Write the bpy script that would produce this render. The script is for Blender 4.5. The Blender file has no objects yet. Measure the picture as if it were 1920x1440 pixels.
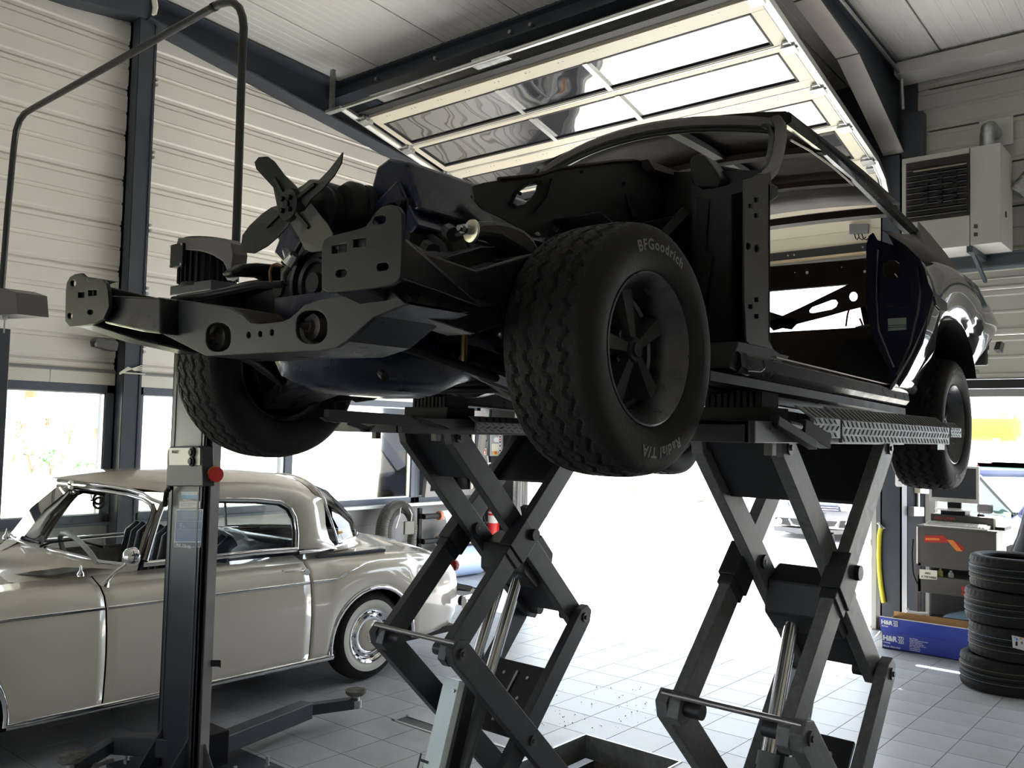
import bpy, bmesh, math, random
from mathutils import Vector as V, Matrix
random.seed(7)
pi=math.pi; cos=math.cos; sin=math.sin
S=bpy.context.scene; COL=S.collection
# ---------------- camera (solved from the photograph's vanishing points) ----------------
F=1671.95; EYE=V((0,0,1.88))
RX=V((0.76718256,0.64099491,0.02358911)); UX=V((0.01641661,-0.05638568,0.99827409)); FX=V((-0.64121869,0.76547122,0.05378107))
cd=bpy.data.cameras.new('camera'); cam=bpy.data.objects.new('camera',cd); COL.objects.link(cam)
cd.sensor_width=36; cd.lens=F/1920*36; cd.clip_start=.05; cd.clip_end=500
cam.matrix_world=Matrix(((RX.x,UX.x,-FX.x,EYE.x),(RX.y,UX.y,-FX.y,EYE.y),(RX.z,UX.z,-FX.z,EYE.z),(0,0,0,1)))
S.camera=cam
def P(x,y,X=None,Y=None,Z=None):
    "world point where the photograph's pixel meets the plane X=, Y= or Z="
    d=RX*((x-960)/F)+UX*((720-y)/F)+FX
    i,v=(0,X) if X is not None else ((1,Y) if Y is not None else (2,Z))
    return EYE+d*((v-EYE[i])/d[i])
# ---------------- world, sun, exposure ----------------
w=bpy.data.worlds.new('sky'); S.world=w; w.use_nodes=True
bg=w.node_tree.nodes['Background']; bg.inputs[0].default_value=(.80,.90,1,1); bg.inputs[1].default_value=1.0
sd=bpy.data.lights.new('sun','SUN'); sd.energy=6.0; sd.angle=.01; sd.color=(1,.95,.86)
so=bpy.data.objects.new('sun',sd); COL.objects.link(so)
el=math.radians(57.5); hd=V((.17,-1,0)).normalized()
so.rotation_euler=(hd*cos(el)-V((0,0,sin(el)))).to_track_quat('-Z','Y').to_euler()
S.view_settings.view_transform='Standard'; S.view_settings.look='None'; S.view_settings.gamma=1
S.view_settings.use_curve_mapping=False; S.view_settings.exposure=2.75
# ---------------- materials ----------------
MATS={}
def mat(name,col,rough=.5,metal=0,spec=.5,bump=0,bscale=40,var=0,vscale=6,coat=0,alpha=1,trans=0,ior=1.45,emit=0,croug=.05):
    if name in MATS: return MATS[name]
    m=bpy.data.materials.new(name); m.use_nodes=True; nt=m.node_tree; b=nt.nodes['Principled BSDF']
    b.inputs['Base Color'].default_value=(*col,1); b.inputs['Roughness'].default_value=rough; b.inputs['Metallic'].default_value=metal
    b.inputs['Specular IOR Level'].default_value=spec; b.inputs['Coat Weight'].default_value=coat; b.inputs['Coat Roughness'].default_value=croug
    b.inputs['Transmission Weight'].default_value=trans; b.inputs['IOR'].default_value=ior; b.inputs['Alpha'].default_value=alpha
    if emit: b.inputs['Emission Color'].default_value=(*col,1); b.inputs['Emission Strength'].default_value=emit
    tc=nt.nodes.new('ShaderNodeTexCoord')
    if var:
        n=nt.nodes.new('ShaderNodeTexNoise'); n.inputs['Scale'].default_value=vscale; n.inputs['Detail'].default_value=5
        nt.links.new(tc.outputs['Object'],n.inputs['Vector'])
        r=nt.nodes.new('ShaderNodeMapRange'); r.inputs[1].default_value=.3; r.inputs[2].default_value=.7; r.inputs[3].default_value=1-var; r.inputs[4].default_value=1+var
        nt.links.new(n.outputs[0],r.inputs[0])
        h=nt.nodes.new('ShaderNodeVectorMath'); h.operation='SCALE'; h.inputs[0].default_value=col
        nt.links.new(r.outputs[0],h.inputs['Scale']); nt.links.new(h.outputs[0],b.inputs['Base Color'])
        r2=nt.nodes.new('ShaderNodeMapRange'); r2.inputs[3].default_value=max(.02,rough-.12); r2.inputs[4].default_value=min(1,rough+.12)
        nt.links.new(n.outputs[0],r2.inputs[0]); nt.links.new(r2.outputs[0],b.inputs['Roughness'])
    if bump:
        n=nt.nodes.new('ShaderNodeTexNoise'); n.inputs['Scale'].default_value=bscale; n.inputs['Detail'].default_value=4
        nt.links.new(tc.outputs['Object'],n.inputs['Vector'])
        bp=nt.nodes.new('ShaderNodeBump'); bp.inputs['Strength'].default_value=bump; bp.inputs['Distance'].default_value=.01
        nt.links.new(n.outputs[0],bp.inputs['Height']); nt.links.new(bp.outputs[0],b.inputs['Normal'])
    MATS[name]=m; return m
def glassmat(name,col=(1,1,1),gl=.12):
    "thin pane: mostly clear with a soft mirror"
    if name in MATS: return MATS[name]
    m=bpy.data.materials.new(name); m.use_nodes=True; nt=m.node_tree; nt.nodes.clear()
    o=nt.nodes.new('ShaderNodeOutputMaterial'); t=nt.nodes.new('ShaderNodeBsdfTransparent'); t.inputs[0].default_value=(*col,1)
    g=nt.nodes.new('ShaderNodeBsdfGlossy'); g.inputs['Roughness'].default_value=.02
    lw=nt.nodes.new('ShaderNodeFresnel'); lw.inputs[0].default_value=1.5
    x=nt.nodes.new('ShaderNodeMixShader'); nt.links.new(lw.outputs[0],x.inputs[0]); nt.links.new(t.outputs[0],x.inputs[1]); nt.links.new(g.outputs[0],x.inputs[2]); nt.links.new(x.outputs[0],o.inputs[0])
    MATS[name]=m; return m
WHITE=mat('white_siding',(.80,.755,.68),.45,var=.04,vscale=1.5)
CEIL=mat('ceiling_sheet',(.60,.585,.54),.5,var=.04,vscale=1.2)
STEEL=mat('anthracite_steel',(.045,.055,.07),.45,var=.12,vscale=5)
FRAME=mat('anthracite_frame',(.10,.115,.145),.45,var=.08)
CREAM=mat('cream_panel',(.66,.60,.48),.4,var=.03,vscale=2)
ALU=mat('aluminium',(.66,.66,.64),.35,metal=1,var=.04,vscale=5)
GALV=mat('galvanised_steel',(.45,.46,.46),.42,metal=1,var=.2,vscale=25)
RUBBER=mat('black_rubber',(.017,.016,.0155),.7,spec=.25,bump=.15,bscale=120,var=.2,vscale=20)
BLACK=mat('black_paint',(.011,.011,.013),.5,spec=.25,var=.15,vscale=14)
BLACKGLOSS=mat('gloss_black_paint',(.009,.009,.012),.3,spec=.35,coat=.12,var=.15,vscale=14)
DARKPL=mat('dark_plastic',(.03,.03,.032),.5)
CHROME=mat('chrome',(.85,.86,.88),.06,metal=1)
DULLCHROME=mat('dull_chrome',(.35,.36,.38),.2,metal=1,var=.15,vscale=20)
WHITEPL=mat('white_plastic',(.8,.8,.78),.4)
RED=mat('red_paint',(.6,.025,.02),.35)
# ---------------- mesh helpers ----------------
def frame_of(d):
    d=d.normalized(); a=V((0,0,1)) if abs(d.z)<.9 else V((1,0,0))
    u=d.cross(a).normalized(); return u,d.cross(u).normalized()
class MB:
    def __init__(s): s.v=[]; s.f=[]
    def add(s,vs,fs):
        o=len(s.v); s.v+= [V(p) for p in vs]; s.f+=[[i+o for i in f] for f in fs]; return s
    def box(s,a,b):
        x0,y0,z0=[min(a[i],b[i]) for i in range(3)]; x1,y1,z1=[max(a[i],b[i]) for i in range(3)]
        return s.add([(x0,y0,z0),(x1,y0,z0),(x1,y1,z0),(x0,y1,z0),(x0,y0,z1),(x1,y0,z1),(x1,y1,z1),(x0,y1,z1)],
            [(0,3,2,1),(4,5,6,7),(0,1,5,4),(1,2,6,5),(2,3,7,6),(3,0,4,7)])
    def bar(s,p,q,w,h,side=None):
        "rectangular bar p->q, w along side, h across"
        p=V(p);q=V(q);d=(q-p).normalized()
        if side is None: u,v=frame_of(d)
        else:
            u=(V(side)-d*V(side).dot(d)).normalized(); v=d.cross(u)
        c=[u*(w/2)+v*(h/2),u*(-w/2)+v*(h/2),u*(-w/2)-v*(h/2),u*(w/2)-v*(h/2)]
        return s.add([p+k for k in c]+[q+k for k in c],[(0,1,2,3),(7,6,5,4)]+[(i,4+i,4+(i+1)%4,(i+1)%4) for i in range(4)])
    def prism(s,pts,vec):
        n=len(pts); vec=V(vec); pts=[V(p) for p in pts]
        return s.add(pts+[p+vec for p in pts],[list(range(n))[::-1],[n+i for i in range(n)]]+[(i,(i+1)%n,n+(i+1)%n,n+i) for i in range(n)])
    def cyl(s,p,q,r,n=16,r2=None):
        p=V(p);q=V(q);u,v=frame_of(q-p); r2=r if r2 is None else r2
        a=[p+(u*cos(2*pi*i/n)+v*sin(2*pi*i/n))*r for i in range(n)]; b=[q+(u*cos(2*pi*i/n)+v*sin(2*pi*i/n))*r2 for i in range(n)]
        return s.add(a+b,[list(range(n)),[n+i for i in range(n)][::-1]]+[(i,n+i,n+(i+1)%n,(i+1)%n) for i in range(n)])
    def tube(s,pts,r,n=8,closed=False):
        pts=[V(p) for p in pts]; m=len(pts); rs=r if isinstance(r,(list,tuple)) else [r]*m
        o=len(s.v); pu=None
        for i,p in enumerate(pts):
            a=pts[i-1] if (i or closed) else p; b=pts[(i+1)%m] if (i<m-1 or closed) else p
            d=(b-a).normalized()
            if pu is None: pu,_=frame_of(d)
            u=(pu-d*pu.dot(d)).normalized(); v=d.cross(u); pu=u
            s.v+=[p+(u*cos(2*pi*k/n)+v*sin(2*pi*k/n))*rs[i] for k in range(n)]
        for i in range(m if closed else m-1):
            j=(i+1)%m
            s.f+=[[o+i*n+k,o+j*n+k,o+j*n+(k+1)%n,o+i*n+(k+1)%n][::-1] for k in range(n)]
        if not closed: s.f+=[[o+k for k in range(n)],[o+(m-1)*n+k for k in range(n)][::-1]]
        return s
    def lathe(s,prof,o,ax,n=32,a0=0,a1=2*pi,closedprof=False):
        "prof: (radius, along axis)"
        o=V(o); ax=V(ax).normalized(); u,v=frame_of(ax); full=abs(a1-a0-2*pi)<1e-6; b=len(s.v); m=len(prof); N=n if full else n+1
        for i in range(N):
            t=a0+(a1-a0)*i/n; d=u*cos(t)+v*sin(t)
            s.v+=[o+d*r+ax*h for r,h in prof]
        for i in range(n):
            j=(i+1)%N
            for k in range(m if closedprof else m-1):
                l=(k+1)%m
                s.f.append([b+i*m+k,b+j*m+k,b+j*m+l,b+i*m+l])
        return s
    def grid(s,rows,close=False):
        b=len(s.v); m=len(rows[0])
        for r in rows: s.v+=[V(p) for p in r]
        for i in range(len(rows)-1):
            for j in range(m if close else m-1):
                k=(j+1)%m
                s.f.append([b+i*m+j,b+i*m+k,b+(i+1)*m+k,b+(i+1)*m+j])
        return s
    def loft(s,rings):
        b=len(s.v); m=len(rings[0]); s.grid(rings,True)
        s.f+=[[b+i for i in range(m)][::-1],[b+(len(rings)-1)*m+i for i in range(m)]]; return s
    def plate(s,outer,holes,vec):
        "flat plate with real holes, extruded by vec"
        bm=bmesh.new(); loops=[outer]+holes; ed=[]
        for lp in loops:
            vs=[bm.verts.new(V(p)) for p in lp]
            ed+=[bm.edges.new((vs[i],vs[(i+1)%len(vs)])) for i in range(len(vs))]
        bmesh.ops.triangle_fill(bm,use_beauty=True,use_dissolve=False,edges=ed)
        r=bmesh.ops.extrude_face_region(bm,geom=bm.faces[:])
        bmesh.ops.translate(bm,verts=[e for e in r['geom'] if isinstance(e,bmesh.types.BMVert)],vec=V(vec))
        bm.verts.index_update(); o=len(s.v)
        s.v+=[v.co.copy() for v in bm.verts]; s.f+=[[o+v.index for v in f.verts] for f in bm.faces]; bm.free(); return s
def mesh_of(name,mb,m,smooth=None):
    me=bpy.data.meshes.new(name); me.from_pydata([tuple(p) for p in mb.v],[],mb.f)
    bm=bmesh.new(); bm.from_mesh(me); bmesh.ops.recalc_face_normals(bm,faces=bm.faces); bm.to_mesh(me); bm.free()
    for k in (m if isinstance(m,(list,tuple)) else [m]): me.materials.append(k)
    if smooth is not None:
        me.polygons.foreach_set('use_smooth',[True]*len(me.polygons)); me.set_sharp_from_angle(angle=math.radians(smooth))
    return me
PLACE={}
def obj(name,mb,m,parent=None,smooth=None,bevel=0,me=None,loc=None):
    if me is None: me=mesh_of(name,mb,m,smooth)
    o=bpy.data.objects.new(name,me); COL.objects.link(o)
    if loc is not None: o.location=loc
    if parent is not None:
        o.parent=parent; o.matrix_parent_inverse=PLACE.get(parent.name,Matrix.Identity(4)).inverted()
    PLACE[o.name]=PLACE.get(parent.name,Matrix.Identity(4)).copy() if (parent is not None and loc is None) else Matrix.Identity(4)
    if loc is None: PLACE[o.name]=Matrix.Identity(4)
    else: PLACE[o.name]=Matrix.Translation(V(loc))
    if bevel:
        b=o.modifiers.new('bevel','BEVEL'); b.width=bevel; b.segments=2; b.limit_method='ANGLE'
    return o
def tag(o,label=None,cat=None,group=None,kind=None):
    if label: o['label']=label
    if cat: o['category']=cat
    if group: o['group']=group
    if kind: o['kind']=kind
    return o
def thing(name,label,cat,loc=(0,0,0),group=None):
    o=bpy.data.objects.new(name,None); COL.objects.link(o); o.location=loc; o.empty_display_size=.1
    PLACE[o.name]=Matrix.Translation(V(loc)); return tag(o,label,cat,group)
def struct(name,mb,m,parent=None,smooth=None,bevel=0):
    o=obj(name,mb,m,parent,smooth,bevel)
    if parent is None: o['kind']='structure'
    return o
def copy_tree(o,parent=None):
    c=o.copy(); COL.objects.link(c)
    if parent is not None: c.parent=parent
    for ch in o.children: copy_tree(ch,c)
    return c
def rounded(cx,cy,w,h,r,n=5):
    out=[]
    for (sx,sy,a) in ((1,1,0),(-1,1,90),(-1,-1,180),(1,-1,270)):
        for k in range(n+1):
            t=math.radians(a+90*k/n); out.append((cx+sx*(w/2-r)+r*cos(t),cy+sy*(h/2-r)+r*sin(t)))
    return out
def circ(cx,cy,r,n=16,ry=None): return [(cx+r*cos(2*pi*k/n),cy+(ry or r)*sin(2*pi*k/n)) for k in range(n)]
def text_mb(txt,size,origin,ux,uy,depth=.001,spacing=1,align='LEFT',shear=0,bold=0):
    "lettering as mesh, baseline direction ux, up direction uy"
    cu=bpy.data.curves.new('lettering','FONT'); cu.body=txt; cu.size=size; cu.space_character=spacing; cu.align_x=align; cu.shear=shear; cu.offset=bold; cu.resolution_u=3
    t=bpy.data.objects.new('lettering',cu); COL.objects.link(t)
    dg=bpy.context.evaluated_depsgraph_get(); me=bpy.data.meshes.new_from_object(t.evaluated_get(dg))
    ux=V(ux).normalized(); uy=V(uy).normalized(); n=ux.cross(uy); mb=MB(); o=V(origin)
    vs=[v.co.copy() for v in me.vertices]; fs=[list(p.vertices) for p in me.polygons]
    bpy.data.objects.remove(t); bpy.data.curves.remove(cu); bpy.data.meshes.remove(me)
    if callable(depth): pass
    mb.add([o+ux*v.x+uy*v.y+n*depth for v in vs],fs); mb.raw=vs
    return mb
# =====================================================================
# SETTING
# =====================================================================
WX=-8.2; FY=9.4                       # inner faces of the left wall and the far wall
def zc(y): return 5.95-.058*(y-4.1) if y>4.1 else 5.95-.058*(4.1-y)     # ceiling height (ridge at y=4.1)
# ---- floor: screed with a recess for the lift, tiles laid one by one
TX,TY,X0,Y0=.3275,.3166,-4.104,5.018
PITS=[(-3.26,2.1,-2.59,4.69),(-1.72,2.1,-1.05,4.69)]
SCREED=mat('tile_joint',(.10,.10,.10),.8)
TILE=mat('grey_floor_tile',(.40,.41,.43),.38,spec=.35,var=.16,vscale=3.2,bump=.04,bscale=60)
mb=MB(); mb.plate([(-8.6,-6,-.2),(7,-6,-.2),(7,9.7,-.2),(-8.6,9.7,-.2)],
  [[(a,b,-.2),(c,b,-.2),(c,d,-.2),(a,d,-.2)] for a,b,c,d in PITS],(0,0,.197))
floor=struct('floor',mb,SCREED)
mb=MB()
for a,b,c,d in PITS: mb.box((a-.02,b,-.22),(c+.02,d+.02,-.14))
obj('pit_floor',mb,mat('pit_concrete',(.07,.06,.055),.7,var=.2),floor)
drain=(P(757,1339,Z=0),P(730,1349,Z=0),P(825,1381,Z=0)); DY0=drain[1].y; DY1=drain[0].y; DX0=drain[1].x+.02; DX1=-3.30
def cut(r,h):
    "pieces of rectangle r outside rectangle h"
    x0,y0,x1,y1=r; a,b,c,d=h
    if x1<=a or x0>=c or y1<=b or y0>=d: return [r]
    o=[]
    if x0<a: o.append((x0,y0,a,y1))
    if x1>c: o.append((c,y0,x1,y1))
    if y0<b: o.append((max(x0,a),y0,min(x1,c),b))
    if y1>d: o.append((max(x0,a),d,min(x1,c),y1))
    return [q for q in o if q[2]-q[0]>.02 and q[3]-q[1]>.02]
cells=[]
for i in range(-14,34):
    for j in range(-34,15):
        x=X0+i*TX; y=Y0+j*TY; cells.append((x+.0025,y+.0025,x+TX-.0025,y+TY-.0025,i,j))
full=[];part=[]
for c in cells:
    rs=[c[:4]]
    for h in PITS+[(DX0,DY0,DX1,DY1)]: rs=[q for r in rs for q in cut(r,h)]
    if len(rs)==1 and rs[0]==c[:4]: full.append(c)
    else: part+=rs
def vis(c):
    p=V(((c[0]+c[2])/2,(c[1]+c[3])/2,0))-EYE; z=p.dot(FX)
    if z<1: return 1e9
    u=960+F*p.dot(RX)/z; v=720-F*p.dot(UX)/z
    return z if (-60<u<1980 and v<1520 and c[3]<9.5) else 1e6+z
full.sort(key=vis)
tme=mesh_of('tile',MB().prism([(0,0,0),(TX-.005,0,0),(TX-.005,TY-.005,0),(0,TY-.005,0)],(0,0,.004)),TILE)
for k,c in enumerate(full[:290]):
    o=obj('tile',None,None,floor,me=tme,loc=(c[0],c[1],-.0045+random.uniform(-.0005,.0003)))
mb=MB()
for c in full[290:]+[r for r in part]: mb.box((c[0],c[1],-.004),(c[2],c[3],-.0006))
tag(obj('tile',mb,TILE,floor),kind='stuff')
mb=MB()
for a,b,c,d in PITS:
    for q in ((a-.006,b,c+.006-(c-a)-.0,d),(c-.006,b,c+.006,d),(a-.006,d-.006,c+.006,d+.006)):
        mb.box((q[0],q[1],-.15),(q[2] if q[2]>q[0] else q[0]+.012,q[3],.004))
obj('pit_edge',mb,GALV,floor)
# ---- drain
dr=thing('floor_drain','long steel floor drain channel with slotted grating set between grey tiles','drain',(DX0,DY0,0))
mb=MB(); mb.box((DX0,DY0,-.02),(DX1,DY0+.02,.003)); mb.box((DX0,DY1-.02,-.02),(DX1,DY1,.003)); mb.box((DX0,DY0,-.02),(DX0+.02,DY1,.003)); obj('frame',mb,GALV,dr)
mb=MB(); mb.box((DX0,DY0,-.06),(DX1,DY1,-.05)); obj('gutter',mb,BLACK,dr)
n=int((DX1-DX0-.04)/.017); bmz=mesh_of('grating_bar',MB().box((0,DY0+.02,-.02),(.007,DY1-.02,.0)),mat('grating_steel',(.22,.23,.24),.4,metal=1))
for k in range(n): obj('grating_bar',None,None,dr,me=bmz,loc=(DX0+.022+k*.017,0,0))
# ---- left wall
wl=struct('wall_left',MB().box((WX-.25,-6,2.36),(WX-.06,9.7,6.3)),WHITE)
prof=[(0,-.02),(.007,-.02),(.011,.004),(.036,.000),(.052,.014),(.195,.014),(.204,-.002),(.222,.002),(.234,.020),(.244,.014),(.372,.014),(.388,.0),(.424,.004),(.428,-.02),(.434,-.02)]
pm=[]
for k in range(-3,8):
    z=3.298+.434*k
    pts=[(WX+d,0,max(z+h,2.37)) for h,d in prof]
    pts+=[(WX-.07,0,pts[-1][2]),(WX-.07,0,pts[0][2])]
    for (y0,y1) in ((-6,4.06),(4.06,9.7)):
        obj('siding_panel',MB().prism([(a,y0,c) for a,b,c in pts],(0,y1-y0,0)),WHITE,wl)
GREYBAND=mat('grey_flashing',(.30,.30,.31),.5)
obj('flashing',MB().prism([(WX-.1,-6,2.37),(WX+.02,-6,2.37),(WX+.05,-6,2.345),(WX+.05,-6,2.335),(WX-.1,-6,2.335)],(0,15.7,0)),GREYBAND,wl)
WOODB=mat('beige_fascia',(.74,.70,.61),.5,var=.03)
for y0,y1 in ((-6,2.0),(2.005,3.40),(3.405,3.985),(4.2,6.2),(6.205,9.4)):
    obj('fascia_board',MB().box((WX-.1,y0,2.225),(WX+.04,y1,2.335)),WOODB,wl)
LOWW=mat('low_wall_boards',(.52,.49,.43),.5,var=.05); LOWG=mat('low_wall_grey',(.33,.325,.32),.5,var=.08)
for i,(z0,z1) in enumerate(((.0,.24),(.244,.48),(.484,.72),(.724,.955))):
    for y0,y1,m in ((-6,3.98,LOWW),(4.2,6.1,LOWW),(6.104,9.4,LOWG)):
        obj('wall_board',MB().box((WX-.2,y0,z0),(WX-.02+.012*(i%2),y1,z1)),m,wl)
# ---- windows in the left wall
PANE=glassmat('window_glass')
def window(n,y0,y1,z0,z1,mull,f=.075,sash=True):
    r=bpy.data.objects.new('window_%d'%n,None); COL.objects.link(r); r.location=(WX-.05,y0,z0); PLACE[r.name]=Matrix.Translation(r.location); r['kind']='structure'
    mb=MB(); xo,xi=WX-.12,WX+.03
    mb.box((xo,y0,z0),(xi,y0+f,z1)); mb.box((xo,y1-f,z0),(xi,y1,z1)); mb.box((xo,y0,z0),(xi,y1,z0+f)); mb.box((xo,y0,z1-f),(xi,y1,z1))
    obj('window_frame',mb,FRAME,r,bevel=.004)
    for m in mull: obj('mullion',MB().box((xo,m-.05,z0+f),(xi,m+.05,z1-f)),FRAME,r,bevel=.004)
    e=[y0]+mull+[y1]
    for a,b in zip(e[:-1],e[1:]):
        a2=a+(f if a==y0 else .05); b2=b-(f if b==y1 else .05)
        mb=MB(); t=.012
        mb.box((WX-.03,a2,z0+f),(WX+.012,a2+t,z1-f)); mb.box((WX-.03,b2-t,z0+f),(WX+.012,b2,z1-f)); mb.box((WX-.03,a2,z1-f-t),(WX+.012,b2,z1-f)); mb.box((WX-.03,a2,z0+f),(WX+.012,b2,z0+f+t))
        obj('glazing_bead',mb,ALU,r)
        obj('pane',MB().box((WX-.03,a2,z0+f),(WX-.024,b2,z1-f)),PANE,r)
    obj('sill',MB().box((WX-.14,y0,z0-.02),(WX+.07,y1,z0+.004)),FRAME,r)
    return r
window(1,1.2,3.99,.96,2.225,[]); window(2,4.2,7.9,.96,2.225,[5.97]); window(3,-3.5,1.1,.96,2.225,[-1.2])
r=window(4,7.9,9.1,.96,2.225,[])
# tilted casement of the fourth window
mb=MB()
th=math.radians(7); 
def tl(x,y,z): 
    dz=z-1.05; return (WX+.05+x+sin(th)*dz,y,1.05+cos(th)*dz)
def tbox(mb,y0,y1,z0,z1,t=.06):
    pts=[tl(0,y0,z0),tl(0,y1,z0),tl(0,y1,z1),tl(0,y0,z1)]; mb.prism(pts,(t,0,0))
tbox(mb,8.0,8.08,1.03,2.16); tbox(mb,8.95,9.03,1.03,2.16); tbox(mb,8.08,8.95,1.03,1.1); tbox(mb,8.08,8.95,2.09,2.16)
sash=obj('casement',mb,mat('brown_grey_sash',(.22,.2,.19),.5),r)
# ---- columns, rafters, ceiling
t1=struct('trim_1',MB().box((WX-.06,3.99,0),(-8.0,4.01,5.7)).box((WX-.06,4.14,0),(-8.0,4.16,5.7)).box((-8.03,3.985,0),(-8.01,4.165,5.7)).box((WX,4.05,0),(-8.02,4.09,5.7)).box((WX,3.99,0),(WX+.06,4.16,5.7)),STEEL)
for z in (2.55,3.1,3.7,4.4,5.1): obj('bolt',MB().cyl((-8.03,4.17,z),(-7.985,4.17,z),.014,8).cyl((-8.03,4.17,z+.05),(-7.985,4.17,z+.05),.014,8),GALV,t1)
mb=MB()
top=lambda y: zc(y)-.012
for xs in ((WX-.05,-7.93),):
    pr=[(4.05,5.70),(6.4,5.36),(9.4,4.93),(9.4,top(9.4)),(4.05,top(4.05))]
    mb.prism([(-8.16,y,z) for y,z in pr],(.02,0,0))
    mb.bar((-8.07,4.05,5.70),(-8.07,6.4,5.36),.24,.02,side=(1,0,0)); mb.bar((-8.07,6.4,5.36),(-8.07,9.4,4.93),.24,.02,side=(1,0,0))
    mb.bar((-8.07,4.05,top(4.05)-.01),(-8.07,9.4,top(9.4)-.01),.24,.02,side=(1,0,0))
    mb.prism([(-8.19,y,z) for y,z in ((4.05,5.70),(4.05,top(4.05)),(-6,top(-6)),(-6,5.2),(3.4,5.62))],(.22,0,0))
struct('trim_2',mb,STEEL)
lf=[P(1486.7,0,X=-2.9),P(1568,107,X=-2.9),P(1657,290,X=-2.9)]
prf=[(4.05,5.70)]+[(q.y,q.z) for q in lf]
mb=MB(); mb.prism([(-2.81,y,z) for y,z in prf+[(9.4,4.72),(9.4,top(9.4)),(4.05,top(4.05))]],(.02,0,0))
for (a,b) in zip(prf[:-1],prf[1:]): mb.bar((-2.8,a[0],a[1]),(-2.8,b[0],b[1]),.2,.018,side=(1,0,0))
mb.bar((-2.8,4.05,top(4.05)-.01),(-2.8,9.4,top(9.4)-.01),.2,.02,side=(1,0,0))
mb.prism([(-2.81,4.05,5.70),(-2.81,4.05,top(4.05)),(-2.81,-6,top(-6)),(-2.81,-6,5.15)],(.02,0,0)); mb.bar((-2.8,4.05,5.7),(-2.8,-6,5.15),.2,.018,side=(1,0,0))
rf=struct('trim_3',mb,STEEL)
mb=MB(); 
for x in (2.6,): mb.prism([(x-.01,y,z) for y,z in prf+[(9.4,4.72),(9.4,top(9.4)),(4.05,top(4.05))]],(.02,0,0)); mb.bar((x,4.05,5.7),(x,9.3,4.9),.2,.018,side=(1,0,0))
struct('trim_4',mb,STEEL)
LITFL=mat('flange_lit_tone',(.42,.39,.36),.5,var=.05)  # light on the rafter's underside, put into a paler strip
mb=MB()
for (a,b) in zip(prf[:-1],prf[1:]): mb.bar((-2.8,a[0]+.02,a[1]-.014),(-2.8,b[0]-.01,b[1]-.012),.2,.008,side=(1,0,0))
obj('lit_flange_strip',mb,LITFL,rf)
mb=MB(); mb.tube([(-2.68,5,5.83-.05),(-2.68,9.0,5.6-.05),(-2.68,9.15,5.5),(-2.68,9.2,5.2)],.018,8); obj('conduit',mb,GALV,rf)
# main column beside the big door
cw=struct('trim_5',MB().box((-2.90,9.22,0),(-2.885,9.42,4.75)).box((-2.715,9.22,0),(-2.70,9.42,4.75)).box((-2.90,9.22,0),(-2.70,9.235,4.75)).box((-2.72,9.30,3.5),(-2.52,9.42,5.18)),STEEL)
obj('pier_side',MB().box((-2.72,9.40,0),(-2.70,10.12,3.55)),mat('matt_dark_pier',(.012,.013,.016),.85,spec=.1),cw)
# tie beam under the roof
mb=MB(); mb.box((WX,6.31,5.635),(6,6.49,5.655)); mb.box((WX,6.31,5.80),(6,6.49,5.835)); mb.box((WX,6.395,5.65),(6,6.41,5.83))
tb=struct('trim_6',mb,STEEL)
mb=MB()
for x in (-7.3,-6.4,-5.4,-5.15): mb.cyl((x,6.28,5.68),(x,6.34,5.68),.02,8)
obj('bolt',mb,GALV,tb)
# ceiling sheets
ce=struct('ceiling',MB().prism([(-8.5,9.7,zc(9.7)+.10),(-8.5,4.1,6.05),(-8.5,-6.2,zc(-6.2)+.10),(-8.5,-6.2,zc(-6.2)+.2),(-8.5,4.1,6.15),(-8.5,9.7,zc(9.7)+.2)],(15.5,0,0)),CEIL)
def sheet(x0,y0,y1):
    m=MB(); n=9; prof=[]
    for i in range(n):
        a=x0+.010+.982*i/n; b=.982/n
        prof+= [(a,.0),(a+b*.70,.0),(a+b*.78,.004),(a+b*.92,.004)]
    prof=[(x0+.004,.02),(x0+.009,.02)]+prof+[(x0+.993,0),(x0+.994,.02)]
    lo=[(x,y0,zc(y0)+d) for x,d in prof]; hi=[(x,y1,zc(y1)+d) for x,d in prof]
    m.grid([lo,hi]); k=len(prof)
    m.add([(x0+.004,y0,zc(y0)+.09),(x0+.996,y0,zc(y0)+.09),(x0+.996,y1,zc(y1)+.09),(x0+.004,y1,zc(y1)+.09)],[(0,1,2,3)])
    for (a,b) in ((0,0),): pass
    return m
for k in range(15):
    x0=-8.3+k*1.0
    obj('ceiling_sheet',sheet(x0,4.102,9.6),CEIL,ce); obj('ceiling_sheet',sheet(x0,-6.2,4.098),CEIL,ce)
# ---- far wall
SHADESID=mat('shaded_white_siding',(.47,.45,.41),.45,var=.04,vscale=1.5)  # same white siding, darkened to carry the shade on this side
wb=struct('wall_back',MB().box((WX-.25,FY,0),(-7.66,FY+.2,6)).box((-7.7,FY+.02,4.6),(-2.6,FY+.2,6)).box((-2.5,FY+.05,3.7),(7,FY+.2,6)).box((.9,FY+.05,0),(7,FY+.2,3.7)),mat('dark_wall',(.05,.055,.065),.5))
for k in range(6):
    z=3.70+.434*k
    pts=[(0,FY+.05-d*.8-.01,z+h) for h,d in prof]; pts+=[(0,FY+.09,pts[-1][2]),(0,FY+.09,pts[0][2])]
    obj('siding_panel',MB().prism([(-2.7,b,c) for a,b,c in pts],(9.7,0,0)),SHADESID,wb)
obj('eave_trim',MB().box((-2.72,9.05,zc(9.2)-.02),(7,9.4,zc(9.2)-.14)),CEIL,wb)
lb=MB(); lb.box((-2.7,FY-.08,3.54),(7,FY-.065,3.68)).box((-2.7,FY-.12,3.665),(7,FY+.04,3.68)).box((-2.7,FY-.12,3.54),(7,FY+.04,3.555))
struct('trim_7',lb,mat('slate_lintel',(.10,.12,.14),.5))
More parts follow.
